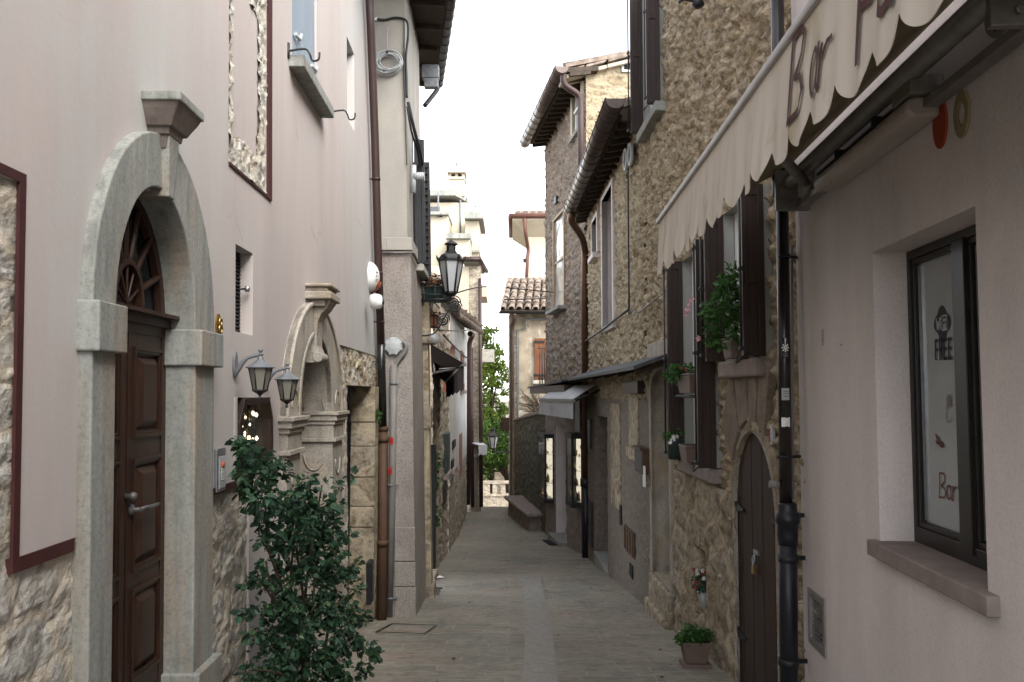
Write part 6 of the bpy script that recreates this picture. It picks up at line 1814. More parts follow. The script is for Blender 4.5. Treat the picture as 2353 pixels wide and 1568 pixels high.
for h, nm in ((hh[0], 0), (hh[1], 1)):
    wo = recess(RT, h, .2, PALEST, gru, PALEGL if nm == 0 else DKGL)
    f = MB(); a, b, c_, d_ = h
    f.strip(RT, [(a - .02, c_), (b + .02, c_), (b + .02, d_), (a - .02, d_), (a - .02, c_)], [(a + .07, c_ + .07), (b - .07, c_ + .07), (b - .07, d_ - .07), (a + .07, d_ - .07), (a + .07, c_ + .07)], -.12, .04 if nm == 0 else -.05)
    f.box(RT, a + .05, b - .05, c_ + (d_ - c_) * .5, c_ + (d_ - c_) * .5 + .07, -.1, .0)
    f.build('frame', woodm('pale_wood', (.3, .21, .13), (.2, .14, .09)) if nm == 0 else WHITEP, wo, bevel=.01)
    if nm == 0:
        s = MB(); vs = []
        for i in range(9):
            for j in range(25):
                u = a + .05 + (b - a - .1) * i / 8; z = c_ + .08 + (d_ - c_ - .16) * j / 24
                vs.append(RT.P(u, z, -.03 + .05 * noise.noise(Vector((u * 3, z * 2.2, 4))) + .02 * noise.noise(Vector((u * 9, z * 5, 2)))))
        s.add(vs, [(i * 25 + j, i * 25 + j + 1, i * 25 + j + 26, i * 25 + j + 25) for i in range(8) for j in range(24)], 0, True)
        s.build('plastic_sheet', PALEGL, wo, fix=False)
    s = MB(); s.box(RT, a - .16, b + .16, c_ - .1, c_, -.1, .25 if nm == 0 else .1); s.build('sill', GREYST, wo, bevel=.015)
    if nm == 1:
        s = MB(); s.strip(RT, [(a - .2, c_), (a - .2, d_ + .2), (b + .2, d_ + .2), (b + .2, c_)], [(a, c_), (a, d_), (b, d_), (b, c_)], -.1, .04); s.build('surround', CREAM, wo)
m_ = MB(); q = RT.pix(1280, 460); m_.box(RT, q[0] - .16, q[0] + .16, q[1] - .11, q[1] + .11, 0, .07); m_.build('flue_cover', IRON, gru)
m_ = MB(); q = RT.pix(1283, 258); m_.tube([RT.P(q[0], q[1], .0), RT.P(q[0], q[1], .45)], .045, 8); m_.build('eave_lamp', LTGREY, gru)
# ground floor of the shop
shp = tag(empty('jewellery_shop', RT.P(3, gz(24.5))), 'dark stone jewellery shop under the grey rubble house', 'shop')
m_ = MB(); Dr = (RT.U(1302, 1100), RT.U(1279, 1100)); Drz = RT.Z(1290, 975)
m_.relief(RT, 0, GL_, zlo, ZS + .05, .08, .06, .035, cs=(.35, .22), n=.02, seed=8.0, holes=[(Dr[0], Dr[1], zlo, Drz)])
m_.build('wall', SILLST, shp, fix=False)
dd_ = recess(RT, (Dr[0], Dr[1], zlo, Drz), .4, PINKR, shp, DKGL, 'door')
m_ = MB(); m_.box(RT, Dr[0] - .1, Dr[1] + .1, zlo, gz(24.3) + .12, -.3, .25); m_.build('doorstep', GREYST, shp, bevel=.02)
m_ = MB(); m_.box(RT, .1, GL_ - .2, RT.Z(1330, 905), RT.Z(1330, 885), -.02, .55); m_.box(RT, .3, .9, Drz - .1, RT.Z(1330, 905), 0, .12); m_.build('fascia', DKWOOD, shp, bevel=.01)
m_ = MB(); m_.hexa([RT.P(0, ZS + .1, .65), RT.P(GL_ - .0, ZS - .02, .6), RT.P(GL_, ZS + .12, -.05), RT.P(0, ZS + .25, -.05), RT.P(0, ZS + .15, .65), RT.P(GL_, ZS + .03, .6), RT.P(GL_, ZS + .17, -.05), RT.P(0, ZS + .3, -.05)])
m_.build('canopy', IRON, shp)
def display_case(u0, u1, z0, z1, label):
    o = tag(empty('display_case', RT.P((u0 + u1) / 2, z0)), label, 'display case', 'lit display cases of the shop')
    N = .3; m = MB(); t = .05
    for a, b in ((u0, .0), (u0, N - t), (u1 - t, N - t), (u1 - t, 0)): m.box(RT, a, a + t, z0, z1, b, b + t)
    m.box(RT, u0 - .01, u1 + .01, z1 - .1, z1 + .02, 0, N + .012); m.box(RT, u0 - .01, u1 + .01, z0 - .02, z0 + .1, 0, N + .012)
    m.build('frame', IRON, o, bevel=.006)
    m = MB(); m.box(RT, u0 + t, u1 - t, z0 + .1, z1 - .1, .0, .03); m.build('back_panel', SHOWLT, o)
    for i in range(4):
        s = MB(); z = z0 + .12 + (z1 - z0 - .3) * i / 4; s.box(RT, u0 + .04, u1 - .04, z, z + .015, .04, N - .04); s.build('shelf', CLEAR, o)
    g = MB()
    for i in range(26):
        z = z0 + .14 + (z1 - z0 - .3) * (i % 4) / 4; u = u0 + .1 + (u1 - u0 - .2) * rnd.random(); n = rnd.uniform(.08, N - .06); h = rnd.uniform(.06, .26)
        g.tube([RT.P(u, z, n), RT.P(u, z + h * .6, n), RT.P(u, z + h, n)], [.05 * rnd.random() + .02, .03, .012], 8, m=i % 3)
    g.build('jewellery', [GILT, IRON, TERRA], o)
    g = MB(); g.box(RT, u0 + .01, u0 + .016, z0 + .1, z1 - .1, .05, N - .05); g.box(RT, u0 + t, u1 - t, z0 + .1, z1 - .1, N - .012, N - .006); g.build('glass', CLEAR, o)
    m = MB()
    for i in range(9): m.tube([RT.P(u0 + .04, z0 + .2 + i * (z1 - z0 - .4) / 9, N - .03), RT.P(u0 + .04, z0 + .2 + (i + .5) * (z1 - z0 - .4) / 9, N - .03)], .012, 6)
    m.build('light_strip', GLINT, o)
    return o
display_case(RT.U(1340, 1080), RT.U(1300, 1080, .3), RT.Z(1340, 1165), RT.Z(1340, 1000), 'lit display case right of the shop door, by the copper downpipe')
display_case(RT.U(1274, 1080), min(GL_ - .05, RT.U(1236, 1080, .3)), RT.Z(1274, 1155), RT.Z(1274, 1000), 'lit display case left of the shop door, by the stone bench')
wa = tag(empty('shop_awning', RT.P(1.5, ZS)), 'small white shop awning with grey print over the display cases', 'awning')
f0, f1 = RT.U(1322, 915, .75), RT.U(1228, 925, .95)
zf, zh = RT.Z(1322, 918, .75), RT.Z(1330, 893, .1)
def awp(u, n, z): return RT.P(u, z, n)
m_ = MB()
N_ = .8
m_.hexa([awp(f0, N_, zf), awp(f1, N_, zf - .02), awp(f1 - .1, .3, zf + .32), awp(f0 - .02, .3, zf + .32), awp(f0, N_, zf + .012), awp(f1, N_, zf - .008), awp(f1 - .1, .3, zf + .335), awp(f0 - .02, .3, zf + .335)])
m_.build('canopy', WCANVAS, wa)
m_ = MB(); vs = []
for i in range(31):
    u = f0 + (f1 - f0) * i / 30
    for j in range(5):
        z = zf - .06 - .38 * j / 4; vs.append(awp(u, N_ + .02 * math.sin(i * .9) * j / 4 + .012 * math.sin(i * 2.3), z))
m_.add(vs, [(i * 5 + j, i * 5 + j + 1, i * 5 + j + 6, i * 5 + j + 5) for i in range(30) for j in range(4)], 0, True)
vo2 = m_.build('valance', WCANVAS, wa, fix=False)
m_ = MB(); m_.box(RT, f0, f1, zf - .07, zf, N_ - .03, N_ + .02); m_.build('front_bar', ALUM, wa)
m_ = MB(); uc = f0 + (f1 - f0) * .55
for k_, z in enumerate((zf - .2, zf - .255, zf - .31)):
    for i in range(7):
        u = uc - .28 + i * .085; h = .028 * (1 + .6 * ((i * 7 + k_) % 3 == 0))
        strokes(m_, RT, (u, z), .05, h, N_ + .05, .012, [ell(.3, .4, .35, .4)] if i % 2 else [[(0, 0), (0, 1)], [(0, .8), (.6, .8), (.6, 0)]])
m_.build('print', ALUM, vo2, fix=False)
m_ = MB(); m_.tube([RT.P(f0 - .03, zf - .02, N_ - .05), RT.P(f0 - .1, zf + .25, .1)], .03, 8); m_.tube([RT.P(f1 - .1, zf - .02, N_ - .05), RT.P(f1 - .2, zf + .25, .1)], .03, 8); m_.build('arm', IRON, wa, split=True)
dm = [gpix(1246, 1243), gpix(1288, 1243), gpix(1308, 1254), gpix(1262, 1254)]
m_ = MB(); m_.hexa([Vector((q.x, q.y, gz(q.y) + .012)) for q in dm] + [Vector((q.x, q.y, gz(q.y) + .03)) for q in dm])
tag(m_.build('doormat', DOORMAT), 'dark blue doormat on the paving before the shop door', 'doormat')

# stone bench
bn = tag(empty('stone_bench', (.3, 29.5, gz(29.5))), 'long stone slab bench against the mossy wall', 'bench')
z_s = at(1213, 1172, 29.3).z; zg_ = gz(29)
b0_, b1_, b2_, b3_ = at(1210, 1176, 28.6), at(1252, 1170, 28.8), at(1196, 1148, 33.5), at(1158, 1150, 33.3)
m_ = MB()
pl_ = [(b0_.x, 28.4), (b1_.x + .1, 28.6), (b2_.x + .25, 33.6), (b3_.x, 33.4)]
m_.hexa([(x, y, z_s - .14) for x, y in pl_] + [(x, y, z_s) for x, y in pl_]); m_.build('seat', SILLST, bn, bevel=.05)
m_ = MB(); ctr = (sum(p[0] for p in pl_) / 4, sum(p[1] for p in pl_) / 4)
pi = [(x + (ctr[0] - x) * .08 + .1, y + (ctr[1] - y) * .06) for x, y in pl_]
m_.hexa([(x, y, gz(30) - .4) for x, y in pi] + [(x, y, z_s - .13) for x, y in pi]); m_.build('base', GRUBBLE, bn, bevel=.03)
# mossy garden wall
IW = tag(empty('garden_wall', (.4, 32, gz(32))), 'mossy ivy-stained garden wall behind the stone bench', 'wall')
a_, b_ = at(1184, 965, 35.5), at(1249, 948, 28.2)
dx_, dy_ = (b_.x - a_.x) / (b_.y - a_.y), 1.0
WF = Fr(b_.x - dx_ * 28.2, 0, dx_, 1, -1, dx_)
m_ = MB(); m_.relief(WF, 27.0, 36.0, gz(36) - .5, b_.z + .15, .09, .06, .06, cs=(.3, .22), seed=12.0, keep=lambda u, z: z < b_.z + (u - 28.2) / 7.3 * (a_.z - b_.z) + .03)
m_.build('wall_face', IVYST, IW, fix=False)
m_ = MB(); m_.hexa([WF.P(u, b_.z + (u - 28.2) / 7.3 * (a_.z - b_.z) + dz, n) for dz in (-.03, .06) for u, n in ((27.0, .06), (36.0, .06), (36.0, -.4), (27.0, -.4))]); m_.build('coping', SILLST, IW, bevel=.02)

# ================================================================== far right: house with tiled roof, tower behind
FH = Fw(37.5, .0)
th = tag(empty('tiled_house', (.6, 38, gz(38))), 'patchy plaster house with barrel tiled roof at the end of the lane', 'house')
x0 = at(1170, 900, 37.5).x; x1 = x0 + 4
zt_ = at(1200, 727, 37.5).z; ze = at(1200, 716, 36.9).z
m_ = MB(); m_.add([(x0, 37.5, gz(40) - 1), (x1, 37.5, gz(40) - 1), (x1, 37.5, zt_ + .1), (x0, 37.5, zt_ + .1)], [(0, 1, 2, 3)]); m_.add([(x0, 37.5, gz(40) - 3), (x0, 37.5, zt_ + .1), (x0 + .3, 43, zt_ + .1), (x0 + .3, 43, gz(46) - 1)], [(0, 1, 2, 3)])
m_.build('wall', TANPL, th)
m_ = MB()
zz = gz(37.5); i = 0
while zz < at(1180, 740, 37.5).z:
    h = .34; w_ = (.34, .22)[i % 2]
    m_.wbox(x0 - .025, x0 + w_, 37.47, 37.9, zz, zz + h - .03); zz += h; i += 1
m_.build('corner_quoin', FARST, th, bevel=.02)
m_ = MB(); m_.relief(FH, x0 + .05, x1, gz(37) - .6, at(1220, 905, 37.5).z, .07, .05, .03, cs=(.35, .2), n=.01, seed=14.0, keep=lambda u, z: z < at(1220, 900, 37.5).z + .5 * noise.noise(Vector((u * 1.3, z, 0))) - .1)
m_.build('bare_stone', FARST, th, fix=False)
m_ = MB()
ex0 = at(1149, 714, 36.9).x; ex1 = x1 + .4
rz1 = at(1180, 648, 39.6).z
m_.hexa([(ex0, 36.9, ze - .1), (ex1, 36.9, ze - .1), (ex1, 38, ze), (ex0, 38, ze), (ex0, 36.9, ze + .04), (ex1, 36.9, ze + .04), (ex1, 39.6, rz1), (at(1166, 650, 39.6).x, 39.6, rz1)])
m_.build('eave', SOFFIT, th)
m_ = MB(); pitch_ = .355; k = int((ex1 - ex0) / pitch_) + 1
rl = rnd
for c_ in range(k):
    xb = ex0 + .12 + pitch_ * c_ ; sh_ = (at(1166, 650, 39.6).x - ex0) * (1 - c_ / k)
    for r_ in range(6):
        f0_, f1_ = r_ / 6 - .02, (r_ + 1) / 6 + .03
        jx = rnd.uniform(-.015, .015); jz = rnd.uniform(0, .02)
        def rpnt(f): return Vector((xb + sh_ * f + jx, 36.85 + 2.75 * f, ze + .07 + (rz1 - ze) * f + jz))
        A, B = rpnt(f0_), rpnt(f1_); A.z += .05
        for inner in (0, 1):
            vs = []
            for P_, rr in ((A, .15), (B, .115)):
                for q in range(0, 181, 30): vs.append(P_ + Vector(((rr - .02 * inner) * math.cos(R(q)), 0, (rr - .02 * inner) * .85 * math.sin(R(q)) + .0)))
            m_.add(vs, [(i, i + 1, 8 + i, 7 + i) for i in range(6)], 0, True)
        m_.add([A + Vector((.15 * math.cos(R(q)), 0, .15 * .85 * math.sin(R(q)))) for q in range(0, 181, 30)] + [A + Vector((.125 * math.cos(R(q)), 0, .125 * .85 * math.sin(R(q)))) for q in range(180, -1, -30)], [tuple(range(14))])
m_.build('roof', TILE, th, fix=False)
m_ = MB()
for i in range(16): m_.tube([(at(1166, 650, 39.6).x + .3 * i, 39.6, rz1 + .08), (at(1166, 650, 39.6).x + .3 * i + .32, 39.6, rz1 + .06)], [.14, .12], 8)
m_.build('ridge', TILE, th)
gutter_run('gutter', th, Fr(0, 36.9, 1, 0, 0, -1), ex0 - .05, ex1, ze - .02, .08, .1, IRON, 6)
m_ = MB(); dx0 = at(1177, 800, 37.4).x
m_.tube(curve([(dx0 + .1, 36.85, ze - .1), (dx0 + .08, 36.95, ze - .35), (dx0, 37.3, ze - .6), (dx0, 37.38, ze - 1)], 4) + [Vector((dx0, 37.38, gz(37)))], .1, 10); m_.build('downpipe', GUTTER, th)
m_ = MB()
cx1, cx2 = at(1207, 800, 37.4).x, at(1190, 900, 37.4).x
m_.tube([(at(1262, 733, 37.4).x, 37.4, at(1230, 733, 37.4).z), (cx1, 37.4, at(1207, 733, 37.4).z), (cx1, 37.4, at(1207, 756, 37.4).z), (cx2, 37.4, at(1190, 757, 37.4).z), (cx2, 37.4, gz(37) + .3)], .045, 8)
m_.build('conduit', GREYIR, th)
s0, s1 = at(1228, 800, 37.4).x, at(1256, 800, 37.4).x; sz0, sz1 = at(1240, 873, 37.4).z, at(1240, 778, 37.4).z
m_ = MB()
for i in range(4): a = s0 + (s1 + .3 - s0) * i / 4; m_.wbox(a + .008, a + (s1 + .3 - s0) / 4, 37.36, 37.44, sz0, sz1)
so_ = m_.build('shutter', ORWOOD, th, bevel=.01)
m_ = MB()
for z in (sz1 - .2, sz0 + .15): m_.wbox(s0 - .03, s1 - .1, 37.33, 37.37, z, z + .09)
m_.build('hinge', IRON, so_, split=True)
m_ = MB(); m_.wbox(s0 - .08, s1 + .6, 37.2, 37.5, sz0 - .18, sz0 - .02); m_.build('sill', PALEST, th, bevel=.015)
m_ = MB()
q = at(1247, 830, 36.6)
for dx_2 in (-.12, -.02, .1): m_.tube([(q.x + dx_2, 36.6, at(1247, 892, 36.6).z), (q.x + dx_2, 36.6, at(1247, 800 + 12 * abs(dx_2) * 10, 36.6).z)], .03, 6)
for z in (at(1247, 800, 36.6).z, at(1247, 870, 36.6).z): m_.tube([(q.x - .2, 36.6, z), (q.x + .4, 37.4, z)], .03, 6)
m_.build('iron_bracket', IRON, th)
vn = MB()
root_ = at(1240, 950, 37.3)
for i in range(16):
    e_ = at(rnd.uniform(1185, 1245), rnd.uniform(885, 960), 37.42)
    p_ = [root_ + Vector((rnd.uniform(-.1, .2), 0, rnd.uniform(-.2, .4)))]
    for j in range(1, 6): p_.append(p_[0] + (e_ - p_[0]) * j / 5 + Vector((rnd.uniform(-.05, .05), rnd.uniform(-.03, .03), rnd.uniform(-.06, .06))))
    vn.tube(p_, [.035, .03, .026, .022, .016, .008], 5)
vn.tube([root_ + Vector((.1, 0, .3)), root_ + Vector((.12, .0, -2.2))], .05, 6)
tag(vn.build('creeper', BARK), 'bare creeper stems climbing the patchy plaster house', 'climbing plant')
# tower house
tw = tag(empty('tower_house', (1.6, 47, gz(47))), 'tall cream house with red gutter rising above the tiled roof', 'house')
TY = 47
m_ = MB(); m_.wbox(at(1214, 600, TY).x, at(1214, 600, TY).x + 4, TY, TY + 4, gz(47), at(1230, 512, TY).z); m_.build('wall', CREAM, tw)
ex = at(1177, 497, TY - 1.0); ez = ex.z
m_ = MB(); wx0, wzt = at(1214, 600, TY).x, at(1230, 545, TY).z
E0 = [(ex.x, TY - 1.0), (ex.x + 5.5, TY - 1.0), (ex.x + 5.5, TY + 5), (ex.x, TY + 5)]; E1_ = [(wx0, TY), (wx0 + 4, TY), (wx0 + 4, TY + 4), (wx0, TY + 4)]
m_.hexa([(x, y, wzt) for x, y in E1_] + [(x, y, ez - .2) for x, y in E0]); m_.hexa([(x, y, ez - .2) for x, y in E0] + [(x, y, ez - .05) for x, y in E0])
m_.build('eave', CREAM, tw)
m_ = MB(); m_.tube([(ex.x - .1, TY - 1.1, ez), (ex.x + 5.5, TY - 1.1, ez)], .13, 10); m_.tube([(ex.x - .1, TY - 1.1, ez), (ex.x - .1, TY + 5, ez)], .13, 10)
px_ = at(1213, 600, TY).x - .1
m_.tube(curve([(px_ - .1, TY - 1.05, ez - .1), (px_ - .05, TY - 1.0, ez - .9), (px_ + .1, TY - .15, ez - 1.6), (px_ + .06, TY - .12, ez - 2.2)], 4) + [Vector((px_, TY - .12, at(1212, 660, TY).z))], .1, 8)
m_.build('gutter', pm('red_brown_metal', (0.13, .055, .042), (.09, .04, .03), sc=4, rough=.5), tw)
m_ = MB()
for c_ in range(14):
    for r_ in range(3):
        xb = ex.x + .3 + .42 * c_ + .35 * r_; A = Vector((xb, TY - 1.0 + .9 * r_, ez + .12 + .2 * r_)); B = A + Vector((.3, .95, .22))
        m_.tube([A, B], [.19, .14], 8)
m_.build('roof', TILE, tw)
m_ = MB(); q = at(1208, 598, TY); m_.wbox(q.x - .15, q.x + .1, TY, TY + .2, q.z - .12, q.z + .1); m_.build('bracket', IRON, tw)
# ================================================================== far left: white house, stone house, cream house
LW = Lw(-1.43, -0.0105)
wh = tag(empty('white_house', (-1.7, 25, gz(25))), 'chalky white house with faded shutters beyond the brown awning', 'house')
WS, WM, WE = 17.6, 22.5, 34.0
zw = at(1060, 735, 26).z
m_ = MB(); m_.relief(LW, WS, WM, gz(24) - .6, zw - .2, .09, .06, .06, cs=(.34, .22), seed=21.0); m_.build('stone_wall', FARST, wh, fix=False)
m_ = MB()
zst = EZ - 2.35
m_.add([LW.P(WM, zst, .02), LW.P(WE, zst, .02), LW.P(WE, zw + .3, .02), LW.P(WM, zw + .3, .02)], [(0, 1, 2, 3)])
m_.build('wall', WHITEPL, wh)
m_ = MB(); m_.relief(LW, WM, WE, gz(34) - .8, zst + .05, .1, .07, .05, cs=(.4, .25), seed=22.0, n=.02); m_.build('stone_base', FARST, wh, fix=False)
def lwin(x0_, x1_, y0_, y1_, mat_, nm, n=.06, par=wh, sill=True):
    a, b = sorted((LW.U(x0_, (y0_ + y1_) / 2), LW.U(x1_, (y0_ + y1_) / 2)))
    xc = (x0_ + x1_) / 2
    z0, z1 = LW.Z(xc, y1_), LW.Z(xc, y0_)
    m = MB(); m.box(LW, a, b, z0, z1, 0, n)
    o = m.build(nm, mat_, par, bevel=.015)
    if sill:
        m = MB(); m.box(LW, a - .1, b + .1, z0 - .12, z0, 0, .14); m.build('sill', SILLST, o)
    return o
REDSH = woodm('faded_red_shutter', (.3, .13, .085), (.2, .085, .06), rough=.8)
lwin(1033, 1041, 797, 820, REDSH, 'shutter'); lwin(1057, 1063, 808, 832, REDSH, 'shutter'); lwin(1056, 1064, 880, 897, REDSH, 'shutter')
lwin(1053, 1058, 997, 1089, REDSH, 'door', sill=False)
lwin(1019, 1027, 995, 1085, DKGREENP, 'shutter', n=.08); lwin(1037, 1043, 1012, 1030, DARK, 'window', sill=False); lwin(1034, 1039, 1057, 1075, DARK, 'window')
lwin(1017, 1021, 1110, 1155, IRON, 'door', sill=False)
m_ = MB()
P_ = [LW.P(19.0, zw + .6, 0), at(1047, 728, 24.5), at(1103, 764, 31.0)]
P_[0].z = P_[1].z + .1; P_[2].z = P_[1].z - .02
for a, b in zip(P_, P_[1:]):
    m_.hexa([a + Vector((-2.6, 0, 1.0)), a, b, b + Vector((-2.6, 0, 1.0)), a + Vector((-2.6, 0, 1.15)), a + Vector((0, 0, .14)), b + Vector((0, 0, .14)), b + Vector((-2.6, 0, 1.15))])
m_.build('eave', SOFFIT, wh)
m_ = MB()
for a, b in zip(P_, P_[1:]):
    L = (b - a).length; k = int(L / .3)
    for i in range(k):
        p = a + (b - a) * (i + .5) / k; m_.tube([p + Vector((.08, 0, .2)), p + Vector((-2.6, 0, 1.25))], .12, 7)
    m_.tube([a + Vector((.05, 0, .05)), b + Vector((.05, 0, .05))], .1, 8)
m_.build('roof', TILE, wh)
m_ = MB(); leaves(m_, [(P_[1] + (P_[2] - P_[1]) * f + Vector((-.2, 0, .3)), (.25, .5, .15)) for f in (.15, .3, .45, .6, .75, .9)], 300, .12); tag(m_.build('roof_plant', LEAFR, fix=False), 'reddish succulents growing along the white house eave', 'plant')
m_ = MB(); dxp = at(1078, 900, 33.4)
m_.tube(curve([P_[2] + Vector((-.35, -.4, -.05)), at(1086, 770, 33) , at(1079, 790, 33.4), at(1079, 830, 33.4)], 4) + [at(1075, 1160, 33.4)], .1, 8); m_.build('downpipe', BRNPIPE, wh)
m_ = MB(); q0 = LW.P(19, zw - .9, .1)
m_.tube(curve([LW.P(19, at(1010, 770, 19).z, .1), LW.P(24, at(1035, 800, 24).z, .1), LW.P(31, at(1070, 822, 31).z, .1), at(1078, 822, 33)]), .025, 5); m_.build('facade_cable', IRON, wh)
# stone house with two downpipes
SY = 34.2
sh_ = tag(empty('narrow_stone_house', (-1.5, 35, gz(35))), 'narrow pale stone house end with two dark downpipes', 'house')
xr = at(1105, 1000, SY).x; zt_ = at(1085, 612, SY).z
FS = Fw(SY)
m_ = MB(); m_.relief(FS, -4.5, xr, gz(35) - 1, zt_, .09, .07, .03, cs=(.6, .28), seed=31.0)
m_.add([(xr, SY, gz(35) - 1), (xr, SY, zt_), (xr - .2, 40, zt_), (xr - .2, 40, gz(40) - 1)], [(0, 1, 2, 3)])
m_.build('wall', FARST, sh_, fix=False)
m_ = MB(); a, b = at(1064, 600, SY - .4), at(1093, 600, SY - .4)
za = at(1080, 597, SY - .4).z
e1, e2 = at(1092, 598, SY - .4), at(1107, 632, SY + 2.6)
m_.hexa([(a.x, SY - .4, za - .1), (b.x + .1, SY - .4, za - .1), (e2.x + .12, SY + 3, za - .1), (a.x, SY + 3, za - .1), (a.x, SY - .4, za + .05), (b.x + .1, SY - .4, za + .05), (e2.x + .12, SY + 3, za + .05), (a.x + .5, SY + 3, za + .3)])
m_.build('eave', GREYST, sh_)
m_ = MB(); m_.box(FS, -4.5, xr - .5, at(1085, 770, SY).z, zt_ - .02, -.02, .06); m_.build('plaster_upper', CREAM, sh_, bevel=.02)
m_ = MB(); m_.tube([(a.x, SY - .45, za + .02), (b.x + .15, SY - .45, za + .02), (e2.x + .2, SY + 3, za + .02)], .1, 8)
for x, y0 in ((1105, 640), (1084.5, 800)):
    m_.tube([at(x - 2, y0, SY - .12), at(x + 1, 1165, SY - .12)], .075, 8)
m_.build('downpipe', BRNPIPE, sh_, split=True)
m_ = MB(); m_.wbox(at(1083, 1080, SY - .05).x, at(1098, 1080, SY - .05).x, SY - .06, SY + .1, gz(SY) - .3, at(1090, 1050, SY).z); m_.build('door', GREYWD, sh_)
m_ = MB(); m_.wbox(xr, xr + .5, SY + .6, SY + 1.6, at(1110, 832, SY + .6).z, at(1110, 803, SY + .6).z); m_.build('balcony', PALEST, sh_)
wa2 = tag(empty('shop_awning', at(1095, 1025, SY)), 'small tattered white awning on the narrow stone house', 'awning')
m_ = MB(); a, b = at(1078, 1017, SY - .1), at(1118, 1027, SY - .7)
m_.hexa([(a.x, SY, a.z - .02), (a.x + .4, SY - .7, b.z + .05), (b.x, SY - .7, b.z + .05), (b.x - .2, SY, a.z - .02), (a.x, SY, a.z + .0), (a.x + .4, SY - .7, b.z + .07), (b.x, SY - .7, b.z + .07), (b.x - .2, SY, a.z + .0)])
m_.build('canopy', WCANVAS, wa2)
m_ = MB()
for i in range(14):
    x = a.x + .4 + (b.x - a.x - .4) * i / 14; h = .22 + .12 * rnd.random(); m_.add([(x, SY - .71, b.z + .06), (x + .05, SY - .71, b.z + .06), (x + .04, SY - .72, b.z - h), (x + .012, SY - .72, b.z - h)], [(0, 1, 2, 3)])
m_.build('fringe', WCANVAS, wa2, fix=False)
# brown awning
ba = tag(empty('brown_awning', (-1.3, 16, EZ + .5)), 'dark brown drop awning hanging over the lane on the left', 'awning')
w0_, n0_, n1_, w1_ = at(989, 793, 15.4), at(1066, 838, 15.6), at(1024, 879, 19.6), at(992, 856, 19.6)
m_ = MB(); m_.hexa([w0_, n0_, n1_, w1_] + [q + Vector((0, 0, .02)) for q in (w0_, n0_, n1_, w1_)]); m_.build('canopy', BCANVAS, ba)
m_ = MB(); k = 26; vs = []
for i in range(k + 1):
    p = n0_ + (n1_ - n0_) * i / k; h = .46 + (.02 if i % 2 else -.02) - .1 * i / k; vs += [p, p - Vector((-.02 * math.sin(i), 0, h))]
m_.add(vs, [(2 * i, 2 * i + 1, 2 * i + 3, 2 * i + 2) for i in range(k)]); m_.build('valance', BCANVAS, ba, fix=False)
m_ = MB(); m_.tube([w0_ - Vector((0, -.4, .5)), n0_ + Vector((-.05, .3, -.04))], .022, 6); m_.tube([n0_ + Vector((0, 0, .01)), n1_ + Vector((0, 0, .01))], .03, 6); m_.tube([at(1010, 848, 17.5), at(1048, 845, 16.2)], .012, 6); m_.build('arm', ALUM, ba)
m_ = MB(); p = at(1002, 958, 19.0); m_.wbox(-1.62, p.x + .08, 18.9, 19.0, at(1002, 980, 19).z, at(1002, 936, 19).z); tag(m_.build('hanging_sign', BCANVAS, bevel=.01), 'small blank dark sign hanging below the brown awning', 'sign')
m_ = MB(); p = at(998, 778, 14.2); m_.lathe(p, [(.02, -.09), (.07, -.06), (.09, 0), (.07, .06), (.02, .09)], 14); tag(m_.build('globe_lamp', WHGL), 'round white globe lamp above the brown awning', 'lamp')
m_ = MB(); m_.tube([at(1003, 1040, 18.5), at(1003, 1110, 18.5), at(1001, 1180, 18.3), at(1003, 1205, 18.3)], .012, 5); leaves(m_, [(at(1004, 1060, 18.5), (.06, .1, .25)), (at(1001, 1180, 18.3), (.08, .1, .18)), (at(1003, 1200, 18.3), (.09, .1, .08)), (at(1003, 1110, 18.5), (.06, .1, .2))], 150, .08); tag(m_.build('wall_plant', LEAFG, fix=False), 'small green plant by the foot of the left houses', 'plant')
fb3 = planter('flower_pot', 'small terracotta pot on a ledge under the brown awning', 'flower pot', at(1018, 902, 20.5), .3, .3, .24, TERRAR)
foliage(fb3, [(at(1018, 880, 20.5), (.18, .15, .1))], 60, .08, LEAFG)
# cream house cluster above
cr = tag(empty('cream_house', (-3, 48, gz(48))), 'tall cream house with stepped blocks and chimney at the lane end', 'house')
def pbox(mb, Y, x0_, y0_, x1_, y1_, depth, m=0):
    a, b = at(x0_, y0_, Y), at(x1_, y1_, Y); mb.wbox(a.x, b.x, Y, Y + depth, b.z, a.z, m)
m_ = MB()
pbox(m_, 52, 960, 466, 1088, 1100, 4); pbox(m_, 49, 960, 492, 1027, 1100, 3); pbox(m_, 47.5, 1026, 545, 1078, 1100, 4); pbox(m_, 50, 1069, 508, 1099, 1100, 4)
m_.build('wall', CREAM, cr)
m_ = MB()
za = at(1045, 440, 51.3).z; a, b, c = at(960, 440, 51.3).x, at(1046, 440, 51.3).x, at(1096, 440, 53.5).x
zb2 = at(1096, 470, 53.5).z
m_.hexa([(a, 51.3, za - .25), (b, 51.3, za - .25), (c, 53.8, zb2 - .1), (a, 56, za - .25), (a, 51.3, za + .1), (b, 51.3, za + .1), (c, 53.8, zb2 + .08), (a, 56, za + .1)])
m_.build('roof', GREYST, cr)
m_ = MB(); pbox(m_, 52, 1031, 411, 1067, 450, 1.2); pbox(m_, 51.9, 1030, 406, 1068, 411, 1.4)
for x in (1031, 1046, 1061): pbox(m_, 52, x, 396, x + 6, 408, 1.2)
pbox(m_, 51.7, 1027, 391, 1070, 396, 1.8)
m_.build('chimney', CREAM, cr)
m_ = MB(); pbox(m_, 48.6, 960, 486, 1030, 493, 3.4); pbox(m_, 47.2, 1024, 536, 1080, 548, 4.4); pbox(m_, 49.4, 1067, 487, 1110, 502, 5); pbox(m_, 49.8, 1078, 575, 1101, 580, 3); m_.build('cornice', GREYST, cr, split=True)
